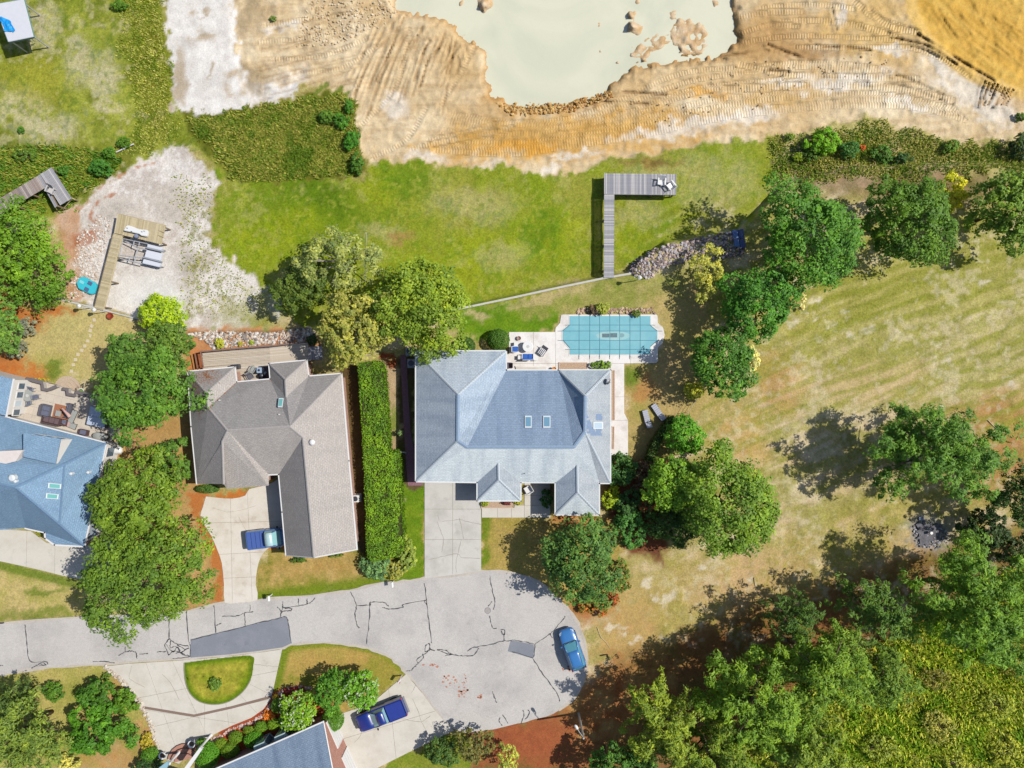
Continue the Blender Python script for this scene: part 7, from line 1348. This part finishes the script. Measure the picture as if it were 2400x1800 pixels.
# pines
PN = dict(style='pine', name='pine_tree')
T('lone wide pine standing on bare ground in the dry field', 2190, 1062, 160, 118, 11, (92, 138, 48), **PN); T('dark pine at the right edge beside the burn pit', 2392, 1170, 62, 78, 10, (66, 104, 42), **PN)
T('tallest pine crown at the right edge of the wood', 2290, 1405, 165, 138, 13, (100, 144, 42), dens=1.3, **PN); T('dense pine in the middle of the wood', 1915, 1560, 112, 96, 12.5, (108, 146, 40), dens=1.2, **PN); T('bright pine at the front of the wood facing the cul-de-sac', 1762, 1630, 122, 108, 12, (112, 152, 44), dens=1.2, **PN)
T('slender light pine nearest the street light', 1545, 1690, 76, 104, 10.5, (130, 156, 50), **PN); T('pine on the lower frame edge beyond the slender pine', 1660, 1765, 96, 74, 11, (116, 146, 44), dens=1.2, **PN); T('pine on the lower frame edge in the middle of the wood', 1875, 1745, 112, 84, 11, (118, 146, 46), dens=1.2, **PN); T('olive pine between the tallest pine and the middle of the wood', 2060, 1580, 70, 62, 9, (104, 140, 46), dens=1.1, **PN); T('thin pine at the upper edge of the wood', 2040, 1420, 80, 70, 10, (86, 124, 44), dens=.7, **PN)
T('thin dark pine at the wood edge facing the dry field', 1850, 1440, 64, 56, 9, (74, 110, 42), dens=.5, **PN)
T('dark broadleaf tree at the bottom of the red pine straw', 1425, 1788, 66, 44, 6, (78, 126, 46)); T('small tree at the lower frame edge near the pine straw', 1500, 1780, 44, 40, 5, (88, 132, 48))
T('young pale tree with open crown on the red straw', 1190, 1772, 24, 36, 4, (168, 184, 84), style='loose', dens=.6); B('dark round bush at the lower end of the garage apron lawn', 1032, 1758, 42, 36, 3, (76, 110, 48)); T('loose olive tree between the lawn and the red straw', 1112, 1742, 38, 42, 4.5, (108, 112, 60), style='loose', dens=.6)
for lab, x, y, rx, ry, c_ in [('golden bush in the lower right corner', 2360, 1765, 80, 62, (158, 172, 56)), ('golden bush above the lower right corner bush', 2330, 1655, 74, 56, (150, 168, 56)), ('tan-yellow bush left of the golden bushes', 2200, 1700, 74, 62, (160, 166, 76)), ('green bush at the bottom edge left of the tan-yellow bush', 2060, 1750, 70, 60, (136, 158, 52)), ('olive bush right of the tallest pine base', 2385, 1560, 50, 54, (138, 138, 50)), ('brownish bush under the tallest pine', 2190, 1590, 56, 44, (126, 128, 54)), ('yellow bush at the bottom edge between green and golden bushes', 2240, 1790, 60, 36, (158, 172, 60))]: B(lab, x, y, rx * .6, ry * .6, 1.0, c_, style='loose', dens=.5, leaf=.22)
B('dark green shrub mass right of the burn pit', 2300, 1240, 70, 46, 3, (52, 78, 34)); B('dark shrub under the dark pine', 2385, 1290, 46, 40, 3, (60, 84, 36))
# lower left garden
T('tall loose pine at the lower left frame edge', 55, 1715, 96, 92, 8, (112, 140, 60), **PN); T('small dark pine above the lower left pine', 32, 1640, 42, 46, 6, (84, 112, 54), **PN)
B('large dense green shrub mass in the lower left garden', 235, 1700, 90, 70, 3.2, (78, 132, 34)); B('dark shrub above the large shrub mass', 225, 1625, 44, 36, 2.6, (70, 116, 34)); B('bright shrub at the white stone edge of the drive', 298, 1640, 28, 34, 1.8, (96, 142, 40)); B('single oval shrub on the lower left lawn', 128, 1618, 24, 24, 1.4, (78, 122, 36)); B('tiny dark bush near the drive entrance', 250, 1586, 9, 9, .6, (90, 122, 44)); B('pale yellow-green bush at the lower left bottom edge', 160, 1788, 32, 22, 1.6, (186, 192, 104))
B('yellow flowering shrub beside the stone edge', 345, 1738, 14, 26, .9, (176, 168, 56)); B('green round shrub left of the entrance steps', 352, 1768, 20, 18, 1.4, (86, 138, 36), style='clip', leaf=.14); B('dark shrub under the portico left side', 345, 1792, 34, 24, 1.6, (48, 84, 38))
# crepe myrtles and clipped bed
B('white flowering crepe myrtle touching the navy pickup', 846, 1612, 47, 52, 4.2, (106, 164, 44), style='broad', flowers=(246, 246, 226), name='crepe_myrtle', hbase=.8); B('white flowering crepe myrtle over the brick bed wall', 703, 1662, 48, 46, 3.8, (120, 168, 44), style='broad', flowers=(246, 246, 226), name='crepe_myrtle', hbase=.8); B('green crepe myrtle without flowers between the two flowering ones', 775, 1618, 42, 50, 4, (84, 138, 40), style='broad', name='crepe_myrtle', hbase=.8)
for i, (lab, x, y, rx, ry, h_) in enumerate([('largest clipped ball at the garage corner by the apron', 780, 1686, 26, 26, 2.2), ('clipped ball at the upper end of the curved bed', 651, 1653, 15, 17, 1.2), ('clipped ball beside the white flower tub', 642, 1697, 15, 13, 1.1), ('clipped ball left of the tub in the curved bed', 612, 1702, 16, 12, 1.1), ('clipped dome in front of the brick wall', 690, 1698, 22, 15, 1.3), ('clipped dome at the bay window', 596, 1733, 24, 20, 1.5), ('clipped dome between the bay windows', 540, 1758, 22, 18, 1.4), ('tallest leafy bush right of the portico', 487, 1768, 28, 30, 2.0), ('clipped cube in the middle of the curved bed', 553, 1727, 17, 14, 1.0), ('clipped cube next to the brick edging', 518, 1742, 15, 12, 1.0), ('small clipped mound beside the upper urn', 473, 1737, 12, 8, .8), ('clipped mound between cube and dome', 583, 1710, 13, 9, .9), ('small clipped ball under the flowering myrtle', 668, 1688, 14, 14, 1.1)]):
    B(lab + ', lower house', x, y, rx, ry, h_, (86 + (i * 13) % 30, 138 + (i * 7) % 18, 36), style='clip', leaf=.13, name='clipped_bush', group='clipped bushes of the lower house bed')
B('small spiky plant in the half-moon lawn', 506, 1602, 15, 17, .9, (104, 140, 54), leaf=.3); B('red-leaved low barberry at the top of the curved bed', 690, 1617, 30, 9, .6, (150, 60, 62), leaf=.16); B('orange-red flowers along the brick edging', 632, 1678, 16, 14, .4, (206, 128, 48), leaf=.14); B('golden low plant at the bed corner', 646, 1632, 8, 6, .4, (206, 180, 60), leaf=.14)
# beside the main house front
B('dark leafy bush in the front entry niche', 1280, 1168, 15, 32, 1.4, (60, 110, 50)); B('yellow-green low bush at the porch bed, left', 1136, 1180, 11, 7, .6, (150, 170, 50), leaf=.14); B('yellow-green low bush at the porch bed, right', 1212, 1176, 10, 7, .6, (164, 172, 48), leaf=.14); B('small red barberry in the porch bed', 1187, 1178, 12, 7, .5, (110, 56, 66), leaf=.14)
B('blue-green grass clump at the foot of the tall hedge', 878, 1328, 34, 28, 1.2, (104, 146, 92), leaf=.34, style='loose', dens=1.2); B('yellow-green grass clump at the lower right of the tall hedge', 952, 1296, 24, 44, 1.4, (136, 160, 74), leaf=.34, style='loose', dens=1.2); B('mixed straw grass clump behind the kerb mailbox', 928, 1334, 28, 22, 1.0, (150, 158, 76), leaf=.34, style='loose', dens=1.1)
B('low hedge under the left eave of the middle house', 486, 1146, 28, 10, 1.0, (74, 116, 48), style='clip', leaf=.14); B('small green bush under the garage gable end', 702, 1312, 24, 7, .9, (74, 112, 36)); B('small mossy bush under the right gable end', 790, 1300, 22, 6, .8, (96, 124, 40))
B('yellow-green yucca on the rust mulch above the deck', 515, 805, 12, 11, .6, (168, 180, 62), leaf=.24); B('small yucca in the mulch right of the first', 563, 805, 7, 5, .4, (170, 168, 70), leaf=.2); B('small green yucca by the rock strip', 590, 803, 7, 5, .4, (140, 168, 66), leaf=.2); B('dark bush at the upper right corner of the deck', 733, 797, 14, 13, 1.2, (50, 82, 40)); B('small dark bush left of the deck mulch', 450, 808, 9, 11, .8, (64, 106, 48)); B('yellow flowering plant at the terrace bed', 96, 893, 22, 9, .5, (150, 158, 50), leaf=.16, col2=(220, 180, 40)); B('dark green pot bush beside the propane tank', 290, 1038, 10, 9, .9, (76, 120, 46)); B('yellow shrub in the garage niche of the middle house', 636, 1122, 5, 10, .8, (206, 180, 70), leaf=.14); B('green tuft beside the left house drive', 96, 1250, 11, 8, .6, (140, 150, 54), leaf=.16)
B('slender sapling on the strip beside the brick path', 938, 1015, 7, 7, 1.6, (110, 140, 90), leaf=.16)
# scrub along the earthworks
for lab, x, y, rx, ry, h_, c_ in [('brightest green bush in the scrub below the earthworks', 1928, 335, 40, 34, 2.4, (112, 172, 24)), ('dark green bush right of the brightest scrub bush', 1988, 352, 24, 22, 1.6, (72, 126, 52)), ('low green bush in the middle of the scrub', 2066, 362, 26, 22, 1.4, (84, 132, 46)), ('dark bush right of the middle scrub bush', 2112, 372, 22, 16, 1.4, (60, 100, 44)), ('small yellow-green bush in the scrub', 1868, 368, 12, 12, .9, (130, 160, 40)), ('scrub bush at the edge of the white track fan', 2228, 345, 20, 16, 1.2, (96, 136, 40)), ('dark scrub bush at the right frame edge', 2390, 350, 30, 30, 2.2, (60, 86, 44)), ('green bush at the top right below the tracks', 2392, 275, 14, 10, .8, (84, 124, 34)), ('small bush left in the earthworks scrub', 1850, 322, 16, 10, .8, (110, 140, 40)), ('dark bush below the brightest scrub bush', 1900, 362, 28, 16, 1.4, (78, 116, 36)), ('orange-leaved tiny bush in the scrub', 2022, 346, 6, 6, .6, (206, 110, 50)), ('upper bush on the right rim of the tall grass', 818, 250, 12, 18, 1.4, (70, 130, 34)), ('second bush on the right rim of the tall grass', 800, 285, 18, 22, 1.4, (74, 132, 36)), ('third bush on the right rim of the tall grass', 825, 330, 20, 26, 1.5, (66, 128, 34)), ('lowest bush on the right rim of the tall grass', 838, 385, 18, 26, 1.4, (72, 118, 36)), ('bush inside the tall grass near its upper rim', 765, 275, 20, 18, 1.2, (86, 128, 36)), ('bush at the top edge of the meadow', 282, 14, 22, 12, 1.0, (84, 130, 34)), ('tiny green bush on the dry meadow', 50, 305, 10, 8, .6, (80, 130, 40)), ('bush above the white sand near the white pole', 292, 334, 16, 14, 1.0, (84, 128, 34)), ('bush right above the short dock', 258, 358, 16, 14, 1.1, (82, 132, 36)), ('dark bush on the bank above the white sand', 235, 395, 34, 22, 1.5, (64, 120, 42)), ('dark bush at the head of the short dock', 150, 400, 18, 14, 1.0, (74, 124, 40)), ('bush in the weeds left of the short dock head', 60, 365, 34, 16, 1.0, (84, 118, 40)), ('lone small bush on the earthworks', 640, 44, 8, 7, .5, (100, 130, 60))]: B(lab, x, y, rx, ry, h_, c_, leaf=.2)
# ------------------------------------------------------------------ clipped hedges
def hedge(label, poly, h, col, name='hedge', leaf=.17, per=150):
    SEED[0] += 1; rng = np.random.default_rng(SEED[0]); wp_ = W(poly, h); cx = sum(p.x for p in wp_) / len(wp_); cy = sum(p.y for p in wp_) / len(wp_); t = thing(name, label, 'hedge', (cx, cy, 0))
    pl = [(p.x, p.y) for p in wp_]; x0, x1 = min(p[0] for p in pl), max(p[0] for p in pl); y0, y1 = min(p[1] for p in pl), max(p[1] for p in pl); n = int((x1 - x0) * (y1 - y0) * per)
    X = rng.uniform(x0, x1, n); Y = rng.uniform(y0, y1, n); d = sdf(pl, X, Y); k = d > 0; X, Y, d = X[k], Y[k], d[k]; bumps = fbm(.8, 3, 77, X, Y); zt = h - .35 * np.exp(-d / .22) + (bumps - .5) * .6
    pos = np.stack([X - cx, Y - cy, zt - np.abs(rng.normal(size=len(X))) * .05], 1); nr = unit(rng.normal(size=pos.shape) * .5 + [0, 0, 1]); tv = rng.uniform(.8, 1.2, len(X)) * (.62 + .76 * fbm(1.2, 3, 78, X, Y))
    per_ = []; nn = []
    for i in range(len(pl)):
        a_, b_ = pl[i], pl[(i + 1) % len(pl)]; L = math.hypot(b_[0] - a_[0], b_[1] - a_[1]); m_ = int(L * h * 110); s_ = rng.uniform(size=m_); zz = rng.uniform(.05, h - .1, m_)
        per_.append(np.stack([a_[0] + (b_[0] - a_[0]) * s_ - cx + rng.normal(size=m_) * .06, a_[1] + (b_[1] - a_[1]) * s_ - cy + rng.normal(size=m_) * .06, zz], 1)); nv = np.array([(b_[1] - a_[1]) / (L + 1e-6), -(b_[0] - a_[0]) / (L + 1e-6), .3]); nn.append(unit(rng.normal(size=(m_, 3)) * .5 + nv))
    pos = np.concatenate([pos] + per_); nr = np.concatenate([nr] + nn); tv = np.concatenate([tv, rng.uniform(.75, 1.15, len(pos) - len(tv))]); cc = S(*col)[None] * LK * tv[:, None] * (1 + (tv[:, None] - 1) * np.array([.5, .15, -.4])); NLEAF[0] += len(pos)
    o_ = bpy.data.objects.new('foliage', leaves_mesh('foliage', pos, nr, leaf, .6, cc, rng)); C.objects.link(o_); o_.parent = t
    obj('branches', MB().prism(inset(wp_, .12), 0, h - .3), mat('inner_twigs', S(70, 74, 40), .95, .05), t)
hedge('long tall clipped hedge between the middle house and the main house', spline([(838, 852), (892, 850), (902, 900), (912, 1050), (914, 1060), (936, 1066), (940, 1180), (944, 1290), (900, 1310), (862, 1308), (857, 1200), (848, 1000)], 3), 2.0, (112, 158, 36), per=170)
hedge('slanting clipped hedge screening the chaise longues from the thicket', [(1578, 975), (1588, 982), (1562, 1020), (1545, 1050), (1535, 1085), (1518, 1080), (1527, 1045), (1550, 1008)], 1.9, (84, 116, 56))
t = thing('wire_fence', 'pale wire fence line with posts beside the low yellow-green shrub', 'fence', P(1640, 930)); fp = [(1660, 890), (1645, 915), (1630, 940), (1612, 968)]
for x, y in fp: q = P(x, y, 1.1); obj('post', MB().tube([(q.x, q.y, 0), (q.x, q.y, 1.1)], .03, 6), GREYF, t)
for z_ in (.35, .7, 1.08): obj('wire', MB().tube([P(x, y, z_) for x, y in fp], .018, 4), mat('wire_pale', S(220, 214, 200), .5, .4), t)
# ------------------------------------------------------------------ rocks
def rock_mesh(seed):
    bm = bmesh.new(); bmesh.ops.create_icosphere(bm, subdivisions=1, radius=.5); r_ = random.Random(seed)
    for v in bm.verts: v.co *= r_.uniform(.75, 1.15)
    for v in bm.verts: v.co.z *= .6
    me = bpy.data.meshes.new('stone'); bm.to_mesh(me); bm.free(); me.materials.append(None); return me
ROCKS = [rock_mesh(i) for i in range(6)]
def rocks(label, poly, cols, nbig, nsmall, smax=.5):
    RM = [mat('stone_%d_%d_%d' % c_, S(*c_), .9, .2, var=.15, scale=5) for c_ in cols]; xs = [p[0] for p in poly]; ys = [p[1] for p in poly]; c0 = G(sum(xs) / len(xs), sum(ys) / len(ys)); t = thing('rock_bank', label, 'rocks', c0); L = Vector(c0); k_ = 0; big = MB()
    def pick():
        while True:
            x, y = rnd.uniform(min(xs), max(xs)), rnd.uniform(min(ys), max(ys))
            if in_poly(x, y, poly): return x, y
    for i in range(nbig):
        x, y = pick(); p = G(x, y) + Vector((0, 0, .08)); s_ = rnd.uniform(.28, smax); link_copy(rnd.choice(ROCKS), 'stone', t, p - L, (rnd.uniform(-.4, .4), rnd.uniform(-.4, .4), rnd.uniform(0, 6)), (s_, s_ * rnd.uniform(.6, 1), s_ * rnd.uniform(.6, 1)), rnd.choice(RM))
    for q in range(len(RM)):
        mb = MB()
        for i in range(nsmall // len(RM)):
            x, y = pick(); p = G(x, y) + Vector((0, 0, .03)) - L; me = rnd.choice(ROCKS); s_ = rnd.uniform(.14, .3); a_ = rnd.uniform(0, 6); cs, sn = math.cos(a_) * s_, math.sin(a_) * s_; s2 = rnd.uniform(.6, 1.0)
            mb.add([(p.x + v.co.x * cs - v.co.y * sn * s2, p.y + v.co.x * sn + v.co.y * cs * s2, p.z + v.co.z * s_) for v in me.vertices], [tuple(f.vertices) for f in me.polygons])
        o_ = obj('small_stones', mb, RM[q], t, local=True); o_['kind'] = 'stuff'
rocks('bank of pinkish grey riprap curving from the bulkhead to the blue boards', [(1470, 640), (1478, 620), (1500, 600), (1550, 578), (1620, 560), (1720, 540), (1745, 560), (1745, 600), (1700, 605), (1620, 612), (1560, 625), (1520, 655)], [(214, 190, 178), (160, 142, 140), (196, 190, 192), (124, 110, 112)], 260, 1100)
rocks('strip of pale rubble rocks above the wooden deck', [(440, 782), (500, 776), (560, 778), (640, 780), (690, 772), (725, 765), (745, 785), (715, 800), (640, 806), (560, 812), (500, 818), (480, 800)], [(222, 204, 186), (196, 172, 152), (232, 226, 218), (150, 140, 134)], 240, 900, .55)
rocks('scattered pinkish rubble along the clay shore left of the tan dock', [(165, 700), (180, 560), (230, 500), (262, 520), (240, 600), (220, 690)], [(226, 210, 196), (206, 180, 158), (236, 230, 222)], 60, 420, .4)
rocks('white edging stones along the left curve of the lower drive', [(240, 1562), (250, 1560), (280, 1583), (318, 1620), (342, 1660), (360, 1705), (380, 1760), (372, 1762), (350, 1705), (332, 1662), (310, 1626), (272, 1590)], [(226, 216, 200), (206, 190, 172)], 90, 160, .5)
rocks('pinkish edging stones along the right curve of the lower drive', [(476, 1742), (545, 1706), (592, 1688), (622, 1664), (640, 1636), (664, 1610), (700, 1606), (735, 1612), (735, 1618), (700, 1612), (668, 1617), (646, 1642), (628, 1670), (596, 1694), (548, 1712), (482, 1748)], [(220, 190, 178), (206, 160, 146)], 80, 140, .45)
rocks('small rubble rocks bordering the top of the pool', [(1356, 722), (1530, 722), (1536, 735), (1350, 736)], [(214, 186, 158), (176, 146, 124)], 50, 200, .4)
rocks('grey stones round the ash covered burn pit', [(2130, 1235), (2170, 1215), (2215, 1235), (2225, 1270), (2190, 1290), (2150, 1280)], [(180, 180, 184), (120, 116, 120)], 40, 160, .36)
rocks('broken clods scattered on the earthworks left of the pond', [(720, 0), (930, 0), (935, 30), (900, 60), (780, 110), (690, 110)], [(222, 194, 150), (204, 172, 128), (234, 214, 182)], 90, 360, .32)
rocks('small clods thrown up between the crawler tracks right of the pond', [(1440, 260), (1600, 190), (1750, 150), (1950, 100), (2120, 130), (2000, 200), (1750, 260), (1500, 310)], [(214, 180, 128), (190, 150, 100), (230, 204, 160)], 24, 80, .24)
rocks('broken clods lining the lower pond bank', [(1160, 240), (1330, 242), (1430, 212), (1440, 228), (1340, 262), (1200, 272)], [(206, 160, 90), (170, 120, 62), (222, 186, 120)], 70, 420, .5)
# ------------------------------------------------------------------ tall grass, weeds and undergrowth: stuff
def tufts(name, label, poly, n, hmin, hmax, cols, w=.09, lean=1.3, fade=34.0):
    SEED[0] += 1; rng = np.random.default_rng(SEED[0]); xs = [p[0] for p in poly]; ys = [p[1] for p in poly]; X = rng.uniform(min(xs), max(xs), n * 3); Y = rng.uniform(min(ys), max(ys), n * 3)
    d = sdf(poly, X + (fbm(25, 2, 81, X, Y) - .5) * 30, Y + (fbm(25, 2, 82, X, Y) - .5) * 30); k = d > rng.uniform(size=n * 3) ** 2 * fade; X, Y = X[k][:n], Y[k][:n]; m_ = len(X)
    ii = np.clip(np.searchsorted(AX, X), 0, nx - 1); jj = np.clip(np.searchsorted(AY, Y), 0, ny - 1); zz = Z[jj, ii]; s_ = K * (CAM_H - zz) / CAM_H; bx, by = (X - 1200) * s_, (900 - Y) * s_
    h = rng.uniform(hmin, hmax, m_) * (.6 + .8 * fbm(60, 2, 83, X, Y)); az = rng.uniform(0, 6.28, m_); ln = rng.uniform(.2, 1, m_) * lean * h; tx, ty = np.cos(az), np.sin(az); base = np.stack([bx, by, zz], 1); tip = base + np.stack([tx * ln, ty * ln, h], 1); sd_ = np.stack([-ty, tx, tx * 0], 1) * (w * rng.uniform(.5, 1.2, m_))[:, None]
    v = np.stack([base - sd_ * .6, base + sd_ * .6, base * .45 + tip * .55 + sd_, tip, base * .45 + tip * .55 - sd_], 1).reshape(-1, 3); CS = np.array([S(*c_) for c_ in cols]); nzv = fbm(40, 3, 84, X, Y); ix = np.clip((nzv * 1.3 - .15 + rng.normal(size=m_) * .18) * len(cols), 0, len(cols) - 1).astype(int); cc = CS[ix] * rng.uniform(.75, 1.2, m_)[:, None] * np.array([2.0, 2.05, 1.6])
    me = fast_mesh(name, v, np.arange(m_ * 5).reshape(-1, 5), np.repeat(cc, 5, 0), LEAF, 5); o_ = bpy.data.objects.new(name, me); C.objects.link(o_); o_['kind'] = 'stuff'; o_['label'] = label; o_['category'] = 'grass'; return o_
tufts('tall_grass', 'patch of tall olive grass between white sand and earthworks', [(430, 275), (560, 256), (690, 236), (780, 212), (830, 245), (845, 330), (855, 412), (700, 424), (560, 422), (505, 372), (475, 330)], 34000, .12, .34, [(92, 116, 30), (122, 130, 46), (156, 150, 76), (104, 124, 34)], .06)
tufts('meadow_grass', 'long rough grass of the upper left meadow', [(260, -40), (375, -40), (408, 262), (440, 300), (360, 360), (270, 370), (330, 280), (290, 150)], 12000, .07, .2, [(112, 128, 34), (140, 146, 52), (176, 170, 96), (104, 122, 26)], .05)
tufts('weeds', 'tall weeds round the short brown-grey dock', [(-40, 340), (240, 345), (300, 380), (240, 430), (190, 470), (170, 500), (100, 490), (60, 495), (-40, 480)], 9000, .15, .42, [(70, 112, 26), (104, 128, 36), (136, 138, 54), (84, 118, 30)], .07)
tufts('scrub_grass', 'rough scrub grass strip below the earthworks at right', [(1805, 322), (1980, 290), (2060, 280), (2120, 300), (2280, 335), (2440, 315), (2440, 400), (2200, 420), (2020, 420), (1880, 425), (1800, 440)], 15000, .1, .32, [(100, 124, 36), (132, 140, 56), (168, 160, 92), (92, 118, 34)], .06)
tufts('undergrowth', 'yellow-green undergrowth covering the lower right wood floor', [(1960, 1560), (2120, 1470), (2480, 1280), (2480, 1870), (1500, 1870), (1600, 1760), (1750, 1700)], 40000, .2, .6, [(112, 144, 34), (146, 164, 44), (188, 188, 72), (130, 150, 46), (174, 172, 86)], .1, 1.2)
tufts('sand_weeds', 'sparse weeds sprouting on the white lake bed sand', [(400, 400), (500, 420), (490, 560), (640, 690), (600, 760), (430, 740), (420, 560)], 1500, .06, .2, [(120, 134, 44), (150, 150, 70)], .07)
